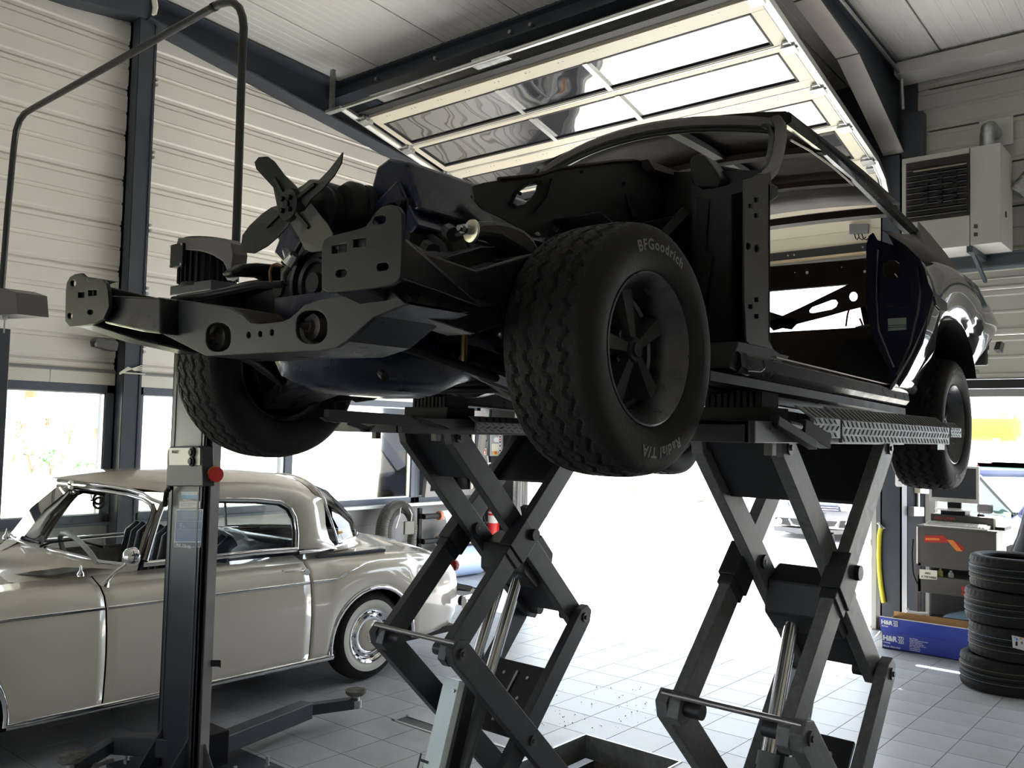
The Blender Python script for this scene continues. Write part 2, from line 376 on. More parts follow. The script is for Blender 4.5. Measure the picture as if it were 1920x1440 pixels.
# unseen sides of the hall, with an opening added for fill light
wr=struct('wall_right_unseen',MB().box((6,-6,0),(6.2,9.7,6.3)),WHITE)
wf=struct('wall_front_unseen',MB().box((-8.45,-6.2,0),(6.2,-6,.9)).box((-8.45,-6.2,2.4),(6.2,-6,6.3)).box((-8.45,-6.2,.9),(-5.5,-6,2.4)).box((-2.2,-6.2,.9),(6.2,-6,2.4)),WHITE)
# ---- big overhead door
def dz(y): return 5.26-.24*(y-6.28)
d1=bpy.data.objects.new('door_1',None); COL.objects.link(d1); d1.location=(-5.14,FY,0); PLACE[d1.name]=Matrix.Translation(d1.location); d1['kind']='structure'
XL,XR=-7.40,-2.90
nrm=V((0,.24,1)).normalized(); tdir=V((0,1,-.24)).normalized()
def dp(x,y,h=0): return V((x,y,dz(y)))+nrm*h
def dbox(mb,x0,x1,y0,y1,h0,h1):
    mb.prism([dp(x0,y0,h0),dp(x1,y0,h0),dp(x1,y1,h0),dp(x0,y1,h0)],nrm*(h1-h0))
ACR=mat('acrylic_door_pane',(.05,.05,.055),.03,spec=1.0,ior=2.1)
nt=ACR.node_tree; tc=[n for n in nt.nodes if n.type=='TEX_COORD'][0]
nz=nt.nodes.new('ShaderNodeTexNoise'); nz.inputs['Scale'].default_value=1.6; nz.inputs['Detail'].default_value=1; nt.links.new(tc.outputs['Object'],nz.inputs['Vector'])
bp=nt.nodes.new('ShaderNodeBump'); bp.inputs['Strength'].default_value=.35; bp.inputs['Distance'].default_value=.05; nt.links.new(nz.outputs[0],bp.inputs['Height']); nt.links.new(bp.outputs[0],nt.nodes['Principled BSDF'].inputs['Normal'])
ROWS=[6.28,6.92,7.55,8.20,8.84]
MX=[-5.67,-4.62]
GASK=mat('door_gasket',(.015,.015,.017),.6)
for i,(a,b) in enumerate(zip(ROWS[:-1],ROWS[1:])):
    wide0=.15 if i in (0,2) else .05; wide1=.05 if i==0 else (.14 if i==1 else .05)
    mb=MB(); dbox(mb,XL,XR,a,a+wide0,0,.04); dbox(mb,XL,XR,b-wide1,b-.006,0,.04); dbox(mb,XL,XL+.09,a+wide0,b-wide1,0,.04); dbox(mb,XR-.12,XR,a+wide0,b-wide1,0,.04)
    sec=obj('door_section',mb,CREAM,d1,bevel=.003)
    mb=MB(); e=.016; x0,x1,y0,y1=XL+.09,XR-.12,a+wide0,b-wide1
    for q in ((x0,x1,y0,y0+e),(x0,x1,y1-e*1.6,y1),(x0,x0+e,y0,y1),(x1-e,x1,y0,y1)): dbox(mb,*q,-.004,.02)
    obj('gasket',mb,GASK,sec)
    for m in MX:
        mb=MB(); dbox(mb,m-.025,m+.025,y0,y1,-.012,.03); obj('mullion',mb,ALU,sec)
    ex=[x0]+MX+[x1]
    for p,q in zip(ex[:-1],ex[1:]):
        mb=MB(); dbox(mb,p+.012,q-.012,y0+.01,y1-.01,.012,.018); obj('pane',mb,ACR,sec)
    # rail line of screws / alu joint bead
    mb=MB(); dbox(mb,XL,XR,b-.03,b-.012,-.006,.0); obj('joint_bead',mb,ALU,sec)
    mb=MB()
    for k in range(12):
        x=XL+.25+k*.385
        mb.cyl(dp(x,a+.05,-.003),dp(x,a+.05,.01),.008,6); mb.cyl(dp(x+.05,a+.05,-.003),dp(x+.05,a+.05,.01),.008,6)
    obj('rivet',mb,GALV,sec)
# solid sections curving down to the opening
curve=[(8.84,dz(8.84)),(9.05,4.56),(9.2,4.42),(9.28,4.22),(9.305,4.04)]
mb=MB(); 
lo=[(XL,y,z) for y,z in curve]; hi=[(XR,y,z) for y,z in curve]; lo2=[(XL,y+.03,z+.03) for y,z in curve]; hi2=[(XR,y+.03,z+.03) for y,z in curve]
mb.grid([lo,hi]); mb.grid([lo2,hi2]); obj('door_section',mb,CREAM,d1,smooth=60)
sec=obj('door_section',MB().box((XL,9.30,3.915),(XR,9.34,4.06)),CREAM,d1,bevel=.003)
obj('bottom_seal',MB().box((XL,9.29,3.826),(XR,9.35,3.915)),GASK,sec); obj('bottom_rail',MB().box((XL,9.285,3.80),(XR,9.36,3.826)),mat('warm_alu',(.8,.66,.45),.3,metal=1),sec)
mb=MB()
for k in range(6): mb.cyl((XL+.3+k*.8,9.28,3.87),(XL+.3+k*.8,9.30,3.87),.01,6); mb.cyl((XL+.37+k*.8,9.28,3.87),(XL+.37+k*.8,9.30,3.87),.01,6)
obj('rivet',mb,GALV,sec)
# tracks, hinges and shaft
for x,s in ((XL-.07,-1),(XR+.06,1)):
    mb=MB(); pa=[dp(x,6.0,-.02),dp(x,8.84,-.02),V((x,9.08,4.50)),V((x,9.24,4.3)),V((x,9.27,4.1)),V((x,9.27,0.0))]
    if s>0: pa=pa[:-1]+[V((x,9.27,3.4))]
    for p,q in zip(pa[:-1],pa[1:]): mb.bar(p,q,.055,.012,side=(1,0,0)); mb.bar(p+V((s*.03,0,0)),q+V((s*.03,0,0)),.012,.06,side=(1,0,0)); mb.bar(p+V((-s*.028,0,.0)),q+V((-s*.028,0,0)),.01,.03,side=(1,0,0))
    tr=obj('door_track',mb,ALU,d1)
    for y in ROWS[:]+[9.0]:
        xx=x-s*.05
        mb=MB(); dbox(mb,xx-.07,xx+.05,y-.05,y+.05,-.05,-.0); dbox(mb,xx-.045,xx+.03,y-.08,y+.075,-.03,.0); mb.cyl(dp(x+s*.03,y,-.03),dp(xx-s*.06,y,-.03),.014,8)
        obj('hinge',mb,GALV,d1,bevel=.004)
mb=MB(); mb.box((XL-.2,5.95,5.285),(XR+.2,5.99,5.289)).box((XL-.2,5.95,5.285),(XR+.2,5.953,5.312)).box((XL-.2,5.987,5.285),(XR+.2,5.99,5.312)); obj('stiffener_rail',mb,ALU,d1)
mb=MB(); mb.box((XL-.05,6.15,5.285),(XR+.1,6.26,5.31)); obj('top_seal',mb,GASK,d1)
mb=MB(); mb.box((XL-.25,5.94,5.30),(XL-.2,5.98,5.75)).box((XL-.3,5.93,5.28),(XL-.05,6.0,5.31)).box((-5.62,6.02,5.3),(-5.2,6.1,5.36)); mb.box((-5.6,5.98,5.31),(-5.25,6.02,5.35)); obj('hanger',mb,GALV,d1)
op=obj('limit_switch_box',MB().box((-3.45,9.2,3.98),(-3.05,9.29,4.09)) if False else MB().prism([P(1592,420,Y=9.25),P(1628,419,Y=9.25),P(1627,437,Y=9.25),P(1592,439,Y=9.25)],(0,.04,0)),mat('grey_box',(.16,.17,.18),.5),d1,bevel=.004)
mb=MB()
for x0,x1 in ((1602,1607),(1609,1620),(1616,1628)): mb.tube([P(x0,438,Y=9.26),P(x0+2,446,Y=9.25),P((x0+x1)/2+2,450,Y=9.25),P(x1+4,444,Y=9.26)],.006,6)
obj('cable',mb,BLACK,op)
mb=MB(); mb.box((XL-.2,FY-.03,3.56),(XR+.1,FY+.02,4.7)); obj('lintel',mb,mat('grey_lintel',(.17,.175,.18),.5),d1)
# jamb on the left of the big opening: pale track, frame
mb=MB(); mb.box((-7.66,9.22,0),(-7.625,9.40,3.6)); obj('jamb',mb,GALV,d1); mb=MB(); mb.box((-7.62,9.26,0),(-7.56,9.45,3.6)); obj('jamb',mb,mat('mid_grey_jamb',(.4,.4,.38),.5),d1)
mb=MB(); mb.box((-7.555,9.3,0),(-7.53,9.5,3.6)); obj('jamb',mb,ALU,d1)
mb=MB(); mb.box((-3.0,9.26,0),(-2.955,9.5,3.6)); obj('jamb',mb,mat('mid_grey_jamb',(.4,.4,.38)),d1)
# ---- half-closed door of the right bay
d2=bpy.data.objects.new('door_2',None); COL.objects.link(d2); d2.location=(0,9.45,0); PLACE[d2.name]=Matrix.Translation(d2.location); d2['kind']='structure'
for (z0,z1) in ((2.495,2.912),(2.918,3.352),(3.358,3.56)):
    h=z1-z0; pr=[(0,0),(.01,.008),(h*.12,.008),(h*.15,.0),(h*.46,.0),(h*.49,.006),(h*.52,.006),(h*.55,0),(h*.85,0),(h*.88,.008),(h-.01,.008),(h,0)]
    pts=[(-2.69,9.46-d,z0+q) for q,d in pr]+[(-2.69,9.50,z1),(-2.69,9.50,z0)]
    obj('door_section',MB().prism(pts,(3.7,0,0)),SHADESID,d2)
obj('bottom_seal',MB().box((-2.69,9.44,2.405),(1.0,9.5,2.49)),GASK,d2); obj('bottom_rail',MB().box((-2.69,9.44,2.325),(1.0,9.5,2.40)),mat('grey_rail',(.25,.25,.26),.5),d2)
mb=MB(); mb.box((-2.70,10.04,0),(-2.60,10.14,3.55)); obj('jamb',mb,mat('mid_grey_jamb',(.4,.4,.38)),d2)
mb=MB(); mb.box((-2.60,10.06,0),(-2.585,10.14,3.4)); obj('jamb',mb,ALU,d2)
# =====================================================================
# STRIPPED COUPE ON THE SCISSOR LIFT
# =====================================================================
XC=-2.14
DARKP=mat('chassis_black',(.010,.0105,.012),.45,spec=.3,var=.2,vscale=9,bump=.05,bscale=90)
DARKG=mat('chassis_grey_black',(.011,.012,.0135),.42,spec=.35,var=.15,vscale=9)
BROWN=mat('brown_primer',(.024,.015,.012),.62,spec=.15,var=.35,vscale=7,bump=.25,bscale=14)
PRIMER=mat('matt_body_primer',(.070,.063,.055),.55,var=.15,vscale=5)
BLUEENG=mat('engine_blue',(.005,.010,.032),.28,coat=.2,spec=.4,var=.15,vscale=8)
BODYBLUE=mat('reflection_toned_blue',(.075,.078,.085),.12,coat=1,spec=.8,bump=.04,bscale=9,croug=.04)  # dark blue paint lightened to stand for wall reflections
JAMBBLUE=mat('jamb_blue',(.007,.008,.028),.35,coat=.3)
car=thing('stripped_coupe','dark stripped fastback coupe without doors or fenders raised on the scissor lift','car',(XC,3.6,1.93))
# ---------------- wheels
TR=.345; TW=.27
def tyre_mesh():
    mb=MB(); NA=252; half=TW/2
    prof=[(.198,-.100),(.203,-.112),(.222,-.125),(.262,-.136),(.300,-.134),(.318,-.127)]
    side=prof[:]
    tre=[]
    NT=46; tw=.116
    rows=[]
    for i in range(NA):
        a=2*pi*i/NA; ring=[]
        for r,h in side: ring.append((r,h))
        for j in range(NT+1):
            x=-tw+2*tw*j/NT
            base=TR-.0135*abs(x/tw)**3.0
            z=0; ph=i/NA*36
            zig=.0105*math.asin(sin(2*pi*ph))/1.57
            for g in (-.078,-.028,.028,.078):
                if abs(x-g-zig*(1 if g<0 else -1))<.0048: z=1
            lane=int((x+tw)//.0387)
            f=(ph*2+(lane%2)*.5+ (x*22 if lane%2 else -x*22))%1
            if f<.11: z=max(z,.55)
            ring.append((base-.008*z,x))
        for r,h in reversed(side): ring.append((r,-h))
        rows.append([V((h,r*cos(a),r*sin(a))) for r,h in ring])
    rows.append(rows[0])
    mb.grid(rows); return mb
TYRE=mesh_of('tyre',tyre_mesh(),RUBBER,40)
def rim_mb():
    mb=MB()
    mb.lathe([(.196,-.11),(.205,-.112),(.207,-.108),(.200,-.10),(.188,-.09),(.178,-.03),(.176,.06),(.19,.10),(.205,.112),(.207,.118),(.202,.120),(.197,.114),(.186,.10),(.172,.07),(.163,.055),(.160,.02),(.150,.015),(.150,.0),(.168,.0),(.17,-.1)],(0,0,0),(1,0,0),48)
    return mb
RIM=mesh_of('rim',rim_mb(),mat('dark_wheel_lip',(.10,.10,.105),.3,metal=.85,var=.15,vscale=20),40)
def spokes_mb():
    mb=MB()
    mb.lathe([(0,.022),(.155,.012),(.160,.0),(0,.0)],(0,0,0),(1,0,0),40)
    return mb
DISC=mesh_of('wheel_disc',spokes_mb(),BLACK,40)
def sp_mb(k):
    mb=MB(); a=2*pi*k/5+.5
    d=V((0,cos(a),sin(a))); t=V((0,-sin(a),cos(a))); X=V((1,0,0))
    i,o=d*.034,d*.163
    w0,w1=.013,.024
    p=[i-t*w0+X*.066,i+t*w0+X*.066,o+t*w1+X*.058,o-t*w1+X*.058]; q=[i-t*w0*1.5+X*.02,i+t*w0*1.5+X*.02,o+t*w1*1.7+X*.012,o-t*w1*1.7+X*.012]
    mb.add(p+q,[(0,1,2,3),(0,4,5,1),(1,5,6,2),(2,6,7,3),(3,7,4,0),(4,7,6,5)]); return mb
SPM=mat('spoke_grey',(.06,.06,.062),.3,metal=.5)
SPOKE=[mesh_of('spoke',sp_mb(k),SPM) for k in range(5)]
CAP=mesh_of('centre_cap',MB().lathe([(0,.078),(.018,.078),(.02,.072),(.031,.072),(.036,.066),(.036,.02)],(0,0,0),(1,0,0),28),DARKG,40)
LUG=mesh_of('lug_nut',MB().cyl((.02,0,0),(.05,0,0),.0105,6),DULLCHROME)
def letters(txt,r,a0,size,spacing=1.05):
    "raised lettering round the outer sidewall; reads clockwise from angle a0"
    mb=text_mb(txt,size,(0,0,0),(1,0,0),(0,1,0),0,spacing,bold=.0012); out=MB(); vs=[]
    for v in mb.raw:
        rr=r+v.y; a=a0-v.x/r
        t=(rr-.262)/.04
        xx=.1375-.0022*abs(t)**2 if rr<.30 else .1355-(rr-.30)*.38
        vs.append((xx,rr*cos(a),rr*sin(a)))
    out.add(vs,mb.f); return out
LETM=mat('tyre_letter_grey',(.16,.15,.135),.7)
def ang(r,y,z): return math.atan2(z,y)
L1=mesh_of('lettering',letters('BFGoodrich',.262,math.radians(112),.040,1.18),LETM); L2=mesh_of('lettering',letters('Radial T/A',.262,math.radians(-62),.040,1.12),LETM)
HUBM=mesh_of('brake_drum',MB().lathe([(0,-.02),(.13,-.02),(.135,-.03),(.135,-.08),(.12,-.085),(.05,-.085),(.05,-.12),(0,-.12)],(0,0,0),(1,0,0),32),DARKG,40)
def wheel(x,y,z,flip,letter=True,steer=0):
    o=obj('wheel',None,None,car,me=RIM,loc=(x,y,z))
    PLACE[o.name]=Matrix.Identity(4)
    kids=[('tyre',TYRE),('wheel_disc',DISC),('centre_cap',CAP),('brake_drum',HUBM)]+[('spoke',m) for m in SPOKE]
    if letter: kids+=[('lettering',L1),('lettering',L2)]
    rot=Matrix.Rotation(pi if flip else 0,4,'Z')
    o.matrix_parent_inverse=Matrix.Translation(-V((XC,3.6,1.93))); o.location=(x,y,z); o.rotation_euler=(0,0,pi if flip else 0)
    for n,m in kids:
        c=bpy.data.objects.new(n,m); COL.objects.link(c); c.parent=o
    for k in range(5):
        a=2*pi*k/5+.5+pi/5
        c=bpy.data.objects.new('lug_nut',LUG); COL.objects.link(c); c.parent=o; c.location=(0,.058*cos(a),.058*sin(a))
    return o
wheel(-1.355,2.05,2.11,False); wheel(-2.945,2.05,2.105,True)
wheel(-1.335,5.06,1.975,False); wheel(-2.945,5.06,1.975,True)
# ---------------- frame
def part(name,mb,m=DARKP,smooth=None,bevel=0,parent=None,label=None):
    o=obj(name,mb,m,parent or car,smooth,bevel)
    if label: o['label']=label
    return o
# bumper mounting plates
def ply(pts,Y): return [P(x,y,Y=Y) for x,y in pts]
def slot(x,y,w,h,sk,Y): 
    return [P(x+a,y+b+a*sk,Y=Y) for a,b in rounded(0,0,w,h,min(w,h)*.45,3)]
def sq(x,y,w,h,sk,Y): return [P(x+a,y+b+a*sk,Y=Y) for a,b in ((-w/2,-h/2),(w/2,-h/2),(w/2,h/2),(-w/2,h/2))]
Yp=1.25
rp=[(603,541),(603,462),(606,452),(616,443),(668,430),(685,424),(695,412),(703,398),(714,388),(730,383),(745,387),(753,400),(754,430),(752,490),(751,515),(745,527),(733,534),(700,540),(640,547),(615,549)]
mb=MB(); mb.plate(ply(rp,Yp),[slot(711,412,24,16,-.15,Yp),sq(636,466,28,15,-.15,Yp),sq(674,455,24,15,-.12,Yp),slot(640,512,21,14,-.1,Yp),slot(717,500,22,14,-.1,Yp)],(0,.012,0))
part('bumper_bracket',mb,DARKG,bevel=.002)
lp=[(122,602),(123,545),(125,530),(131,519),(140,514),(152,512),(158,518),(161,527),(168,529),(182,524),(192,524),(199,531),(202,545),(204,575),(194,598),(175,607),(150,611),(130,613)]
mb=MB(); mb.plate(ply(lp,Yp),[slot(137,531,10,12,0,Yp),sq(152,553,12,11,-.05,Yp),sq(173,549,16,11,-.05,Yp),slot(169,585,11,10,0,Yp),slot(131,592,9,11,0,Yp)],(0,.012,0))
mb.prism([P(158,518,Y=Yp),P(161,527,Y=Yp),P(168,529,Y=Yp),P(182,524,Y=Yp),P(192,524,Y=Yp)],(0,.06,0))
part('bumper_bracket',mb,DARKG,bevel=.002)
# frame horns and rails
zr=2.25
for s,xa in ((1,-1.53),(-1,-2.80)):
    mb=MB(); xi=xa-s*.0
    w=.075
    sec=[(1.262,2.245,.10,.13),(1.42,2.22,.10,.15),(1.62,2.20,.10,.16),(1.8,2.26,.10,.17),(2.05,2.33,.10,.17),(2.35,2.30,.10,.15),(2.7,2.12,.10,.13),(3.1,2.06,.10,.12),(4.2,2.03,.1,.12),(4.6,2.10,.1,.12),(5.06,2.25,.1,.12),(5.5,2.2,.1,.11),(6.1,2.15,.1,.1)]
    rings=[]
    for y,z,ww,hh in sec:
        xx=xa if y<2.6 else xa+s*.12*min(1,(y-2.6)/.4)
        if y>4.4: xx=xa-s*.02
        rings.append([(xx-ww/2,y,z-hh/2),(xx+ww/2,y,z-hh/2),(xx+ww/2,y,z+hh/2),(xx-ww/2,y,z+hh/2)])
    mb.loft(rings); part('frame_rail',mb,BLACKGLOSS,bevel=.006)
# spring tower boxes (upper)
mb=MB()
tw=[(745,520),(770,505),(800,495),(840,480),(878,470),(905,462),(945,462),(985,470),(985,600),(900,620),(790,560)]
mb.prism([P(x,y,X=-1.62) for x,y in tw],(-.10,0,0)); part('spring_tower',mb,DARKP,bevel=.01)
mb=MB(); mb.prism([P(x,y,X=-1.62)+V((-1.10,0,0)) for x,y in tw],(-.10,0,0)); part('spring_tower',mb,DARKP,bevel=.01)
# front crossmember
Yc=1.33
cm=[(296,557),(360,565),(430,577),(455,590),(470,605),(490,607),(530,602),(545,595),(570,572),(600,560),(690,545),(735,545),(762,570),(700,595),(650,640),(630,652),(600,658),(500,662),(387,668),(375,662),(296,622)]
mb=MB()
h1=[P(409+a,632+b,Y=Yc) for a,b in rounded(0,0,46,54,20,5)]; h2=[P(584+a,613+b,Y=Yc) for a,b in rounded(0,0,58,62,24,5)]
hs=[[P(x+a,y+b,Y=Yc) for a,b in circ(0,0,4,10,6)] for x,y in ((466,628),(488,626),(510,623))]
mb.plate(ply(cm,Yc),[h1,h2]+hs,(0,.012,0))
cmo=part('crossmember',mb,mat('satin_frame_grey',(.022,.025,.029),.45,spec=.3,var=.1,vscale=8),bevel=.003)
low=[P(x,y,Y=Yc) for x,y in ((296,622),(387,668),(500,662),(600,658),(650,640),(705,592),(762,570))]
back=[p+V((0,.20,.0)) for p in low]
mb=MB(); mb.grid([[p+V((0,.01,0)) for p in low],back]); mb.grid([[p+V((0,.01,.006)) for p in low],[p+V((0,0,.006)) for p in back]]); part('crossmember_floor',mb,BLACKGLOSS,parent=cmo)
up=[P(x,y,Y=Yc) for x,y in ((296,557),(360,565),(430,577),(470,605),(530,602),(570,572),(600,560),(690,545))]
mb=MB(); mb.grid([[p+V((0,.01,0)) for p in up],[p+V((0,.16,-.0)) for p in up]]); part('crossmember_top',mb,BROWN,parent=cmo)
mb=MB(); mb.prism([P(x,y,Y=1.47) for x,y in ((300,565),(430,585),(470,612),(530,608),(600,566),(720,560),(640,650),(400,660),(300,620))],(0,.01,0)); part('crossmember_web',mb,DARKP,parent=cmo)
for x,y in ((409,634),(584,613)):
    p=P(x,y,Y=Yc+.05); mb=MB(); mb.lathe([(0,-.0),(.034,.0),(.036,.012),(.036,.1)],p,(0,1,0),20); mb.cyl(p+V((0,-.03,0)),p+V((0,0,0)),.008,8); mb.cyl(p+V((0,-.012,0)),p,.016,6); part('rod_bushing',mb,mat('bushing_grey',(.20,.185,.17),.5),40,parent=cmo)
# left outer horn box beside the crossmember
mb=MB(); mb.prism([P(x,y,Y=1.275) for x,y in ((200,554),(300,558),(300,626),(268,622),(195,606))],(0,.14,0)); part('frame_horn',mb,BLACKGLOSS,bevel=.006)
mb=MB(); mb.loft([[P(752,440,Y=1.26),P(752,520,Y=1.26),P(700,545,Y=1.3),P(690,440,Y=1.3)],[P(800,470,Y=1.6),P(900,575,Y=1.6),P(800,575,Y=1.6),P(760,480,Y=1.6)],[P(850,470,Y=1.85),P(975,570,Y=1.85),P(900,590,Y=1.85),P(800,470,Y=1.85)]])
part('frame_horn',mb,BLACKGLOSS,bevel=.006)
# black swept panel behind the left horn (lower radiator support)
mb=MB()
sw=[(430,577),(455,562),(500,545),(540,536),(600,530),(640,540),(640,600),(560,605),(470,606)]
mb.prism([P(x,y,Y=1.78) for x,y in sw],(0,.02,0)); part('lower_support',mb,BLACK)
mb=MB(); mb.tube([P(325,562,Y=1.5),P(380,556,Y=1.52),P(420,548,Y=1.55),P(480,535,Y=1.6),P(530,533,Y=1.65)],.012,8); part('support_lip',mb,DARKG,60)
# ---------------- engine
fc=P(545,385,Y=1.53)
fan=part('fan',MB().lathe([(0,-.012),(.045,-.012),(.05,.0),(.05,.02),(0,.02)],fc,(0,1,0),24),DARKG,40)
blades=[[(540,398),(520,385),(514,352),(484,318),(480,305),(486,295),(500,293),(511,301),(530,327),(547,342),(562,358),(552,385)],
        [(553,365),(560,352),(580,342),(596,340),(618,318),(644,286),(640,305),(624,330),(600,356),(582,372),(572,388)],
        [(572,395),(585,382),(600,400),(617,420),(628,440),(620,455),(600,470),(580,472),(565,465),(558,445),(548,425),(540,408)],
        [(545,410),(540,423),(524,445),(505,463),(480,476),(462,474),(450,463),(450,440),(462,422),(485,400),(505,388),(530,382)]]
for i,b in enumerate(blades):
    c=V((fc.x,fc.y,fc.z)); pts=[P(x,y,Y=1.53) for x,y in b]
    ctr=sum(pts,V())/len(pts); d=(ctr-c); d.y=0; d.normalize(); t=V((d.z,0,-d.x))
    tw=[]
    for p in pts:
        k=(p-c).dot(t); r=max(0,(p-c).dot(d)-.03)
        p2=p+V((0,k*.16*min(1,r/.08),0)); tw.append(p2+ (p2-EYE)*0)
    mb=MB(); mb.prism(tw,(0,.004,0)); bl=part('fan_blade',mb,DARKG,parent=fan)
    mb=MB(); a=c+d*.03; mb.bar(a+V((0,-.004,0)),c+d*.12+V((0,-.002,0)),.010,.01); part('blade_rib',mb,DARKG,parent=fan)
mb=MB()
for k in range(4): 
    a=pi/4+k*pi/2; p=fc+V((.024*cos(a),-.012,.024*sin(a))); mb.cyl(p,p+V((0,-.012,0)),.008,6)
mb.cyl(fc+V((0,-.012,0)),fc+V((0,-.02,0)),.012,12); part('bolt',mb,BLACK,parent=fan)
wp=V((fc.x+.005,1.56,fc.z-.005))
mb=MB(); mb.cyl(wp,wp+V((0,.05,0)),.035,16); mb.lathe([(0,.05),(.075,.05),(.085,.06),(.085,.07),(.072,.08),(.072,.085),(.085,.095),(.085,.105),(.06,.11),(.06,.2),(0,.2)],wp,(0,1,0),28); part('water_pump_pulley',mb,BLACK,40)
mb=MB(); q=P(690,400,Y=1.80); mb.lathe([(0,0),(.06,0),(.075,.02),(.075,.05),(.065,.06),(.075,.08),(.075,.12),(0,.14)],P(640,385,Y=1.66),(0.1,1,0.02),24); mb.cyl(P(672,390,Y=1.72),P(720,400,Y=1.86),.07,16); mb.box(V((-2.22,1.8,2.42)),V((-2.02,2.0,2.6))); part('timing_cover',mb,BLACK,40)
mb=MB()
for k in range(7): 
    a=k/6; p=P(655+a*60,375+a*22+8*sin(k*2.2),Y=1.74); mb.cyl(p,p+V((0,.08,.0)),.018,8)
part('alternator_fins',mb,DARKPL,40)
cp=P(585,530,Y=1.62)
mb=MB(); mb.lathe([(0,.0),(.03,.0),(.035,.015),(.06,.02),(.065,.01),(.075,.005),(.08,.02),(.092,.02),(.096,.0),(.105,-.004),(.11,.01),(.112,.03),(.103,.045),(.112,.06),(.112,.08),(0,.085)],cp,(0,1,0),40); part('crank_pulley',mb,DARKG,35)
# engine block
mb=MB(); mb.loft([[(XC-.19,y,2.27),(XC+.19,y,2.27),(XC+.24,y,2.40),(XC+.12,y,2.56),(XC-.12,y,2.56),(XC-.24,y,2.40)] for y in (1.72,2.30)]); part('engine_block',mb,BLUEENG,bevel=.012)
for s in (1,-1):
    mb=MB(); hx=XC+s*.25
    ring=[(hx-s*.12,2.53),(hx+s*.02,2.40),(hx+s*.09,2.45),(hx-.0*s,2.60)]
    mb.loft([[(x,y,z) for x,z in ring] for y in (1.72,2.32)]); 
    hd_=part('cylinder_head',mb,BLUEENG,bevel=.008)
    mb=MB()
    for k in range(5): mb.cyl((hx+s*.05,1.75+k*.13,2.435),(hx+s*.075,1.75+k*.13,2.42),.010,6)
    part('head_bolt',mb,BLACK,parent=hd_)
    mb=MB()
    for k in range(4):
        y=1.79+k*.15; mb.tube([(hx+s*.06,y,2.43),(hx+s*.11,y,2.40),(hx+s*.13,y+.02,2.33)],.022,8)
    mb.tube([(hx+s*.13,1.77,2.34),(hx+s*.13,2.3,2.32),(hx+s*.12,2.36,2.2)],.028,8); part('exhaust_manifold',mb,DARKP,50)
# valve covers: ridged blue boxes
vc=[(746,408),(760,360),(782,335),(800,327),(838,328),(864,341),(884,356),(888,385),(905,415),(860,416)]
def vcover(dx):
    front=[V((XC+.10,1.74,2.585)),V((XC+.13,1.74,2.665)),V((XC+.19,1.74,2.685)),V((XC+.27,1.74,2.655)),V((XC+.335,1.74,2.50)),V((XC+.24,1.74,2.47))]
    back=[p+V((0,.60,0)) for p in front]
    if dx<0:
        front=[V((2*XC-p.x,p.y,p.z)) for p in front]; back=[V((2*XC-p.x,p.y,p.z)) for p in back]
    f2=[p+V((0,.03,0)) for p in front]; c=sum(front,V())/6; f1=[c+(p-c)*.93 for p in front]
    mb=MB(); mb.loft([f1,f2,[p+V((0,-.03,0)) for p in back],[c+V((0,.60,0))+(p-c)*.93 for p in front]]); return mb
for d in (1,-1): part('valve_cover',vcover(d),BLUEENG,30,bevel=.010)
mb=MB(); mb.box((XC-.1,1.85,2.56),(XC+.1,2.25,2.62)); mb.box((XC-.07,1.78,2.56),(XC+.07,1.86,2.60)); mb.cyl((XC,2.0,2.62),(XC,2.0,2.64),.05,16); part('intake_manifold',mb,BLUEENG,bevel=.01)
mb=MB(); a=P(742,405,Y=1.72); mb.box(a+V((-.05,0,-.06)),a+V((.05,.05,.045))); mb.box(a+V((-.03,-.02,-.14)),a+V((.08,.04,-.06)))
for dx,dz_ in ((-.03,.03),(.03,.03),(.04,-.1),(0,-.12)): mb.cyl(a+V((dx,-.02,dz_)),a+V((dx,.01,dz_)),.011,8)
part('head_bracket',mb,BLACK,bevel=.004)
mb=MB(); a=P(835,440,Y=1.85); mb.cyl(a,a+V((.08,.05,-.20)),.045,12); mb.cyl(P(800,462,Y=1.7),P(812,470,Y=1.68),.02,8); mb.cyl(P(840,432,Y=1.7),P(850,440,Y=1.68),.02,8); part('engine_mount',mb,DARKP,40)
# power steering pump and fittings left of the crank pulley
a=P(520,515,Y=1.62); mb=MB(); mb.lathe([(0,-.02),(.03,-.018),(.038,0),(.038,.05),(0,.06)],a+V((.02,.06,-.01)),(0,1,0),20); part('steering_pump',mb,BLACK,40)
mb=MB(); b=P(540,490,Y=1.6); mb.cyl(b,b+V((.03,0,.015)),.016,8); mb.cyl(b+V((-.0,.0,.012)),b+V((-.012,0,.035)),.012,8); mb.cyl(b+V((.02,-.01,-.02)),b+V((.035,0,.01)),.012,8); part('pump_fitting',mb,GALV,40)
mb=MB(); mb.tube([P(508,530,Y=1.6),P(506,510,Y=1.6),P(510,498,Y=1.6),P(520,495,Y=1.6),P(530,500,Y=1.6)],.005,6); part('pump_pipe',mb,mat('copper_pipe',(.25,.13,.07),.4,metal=.7),60)
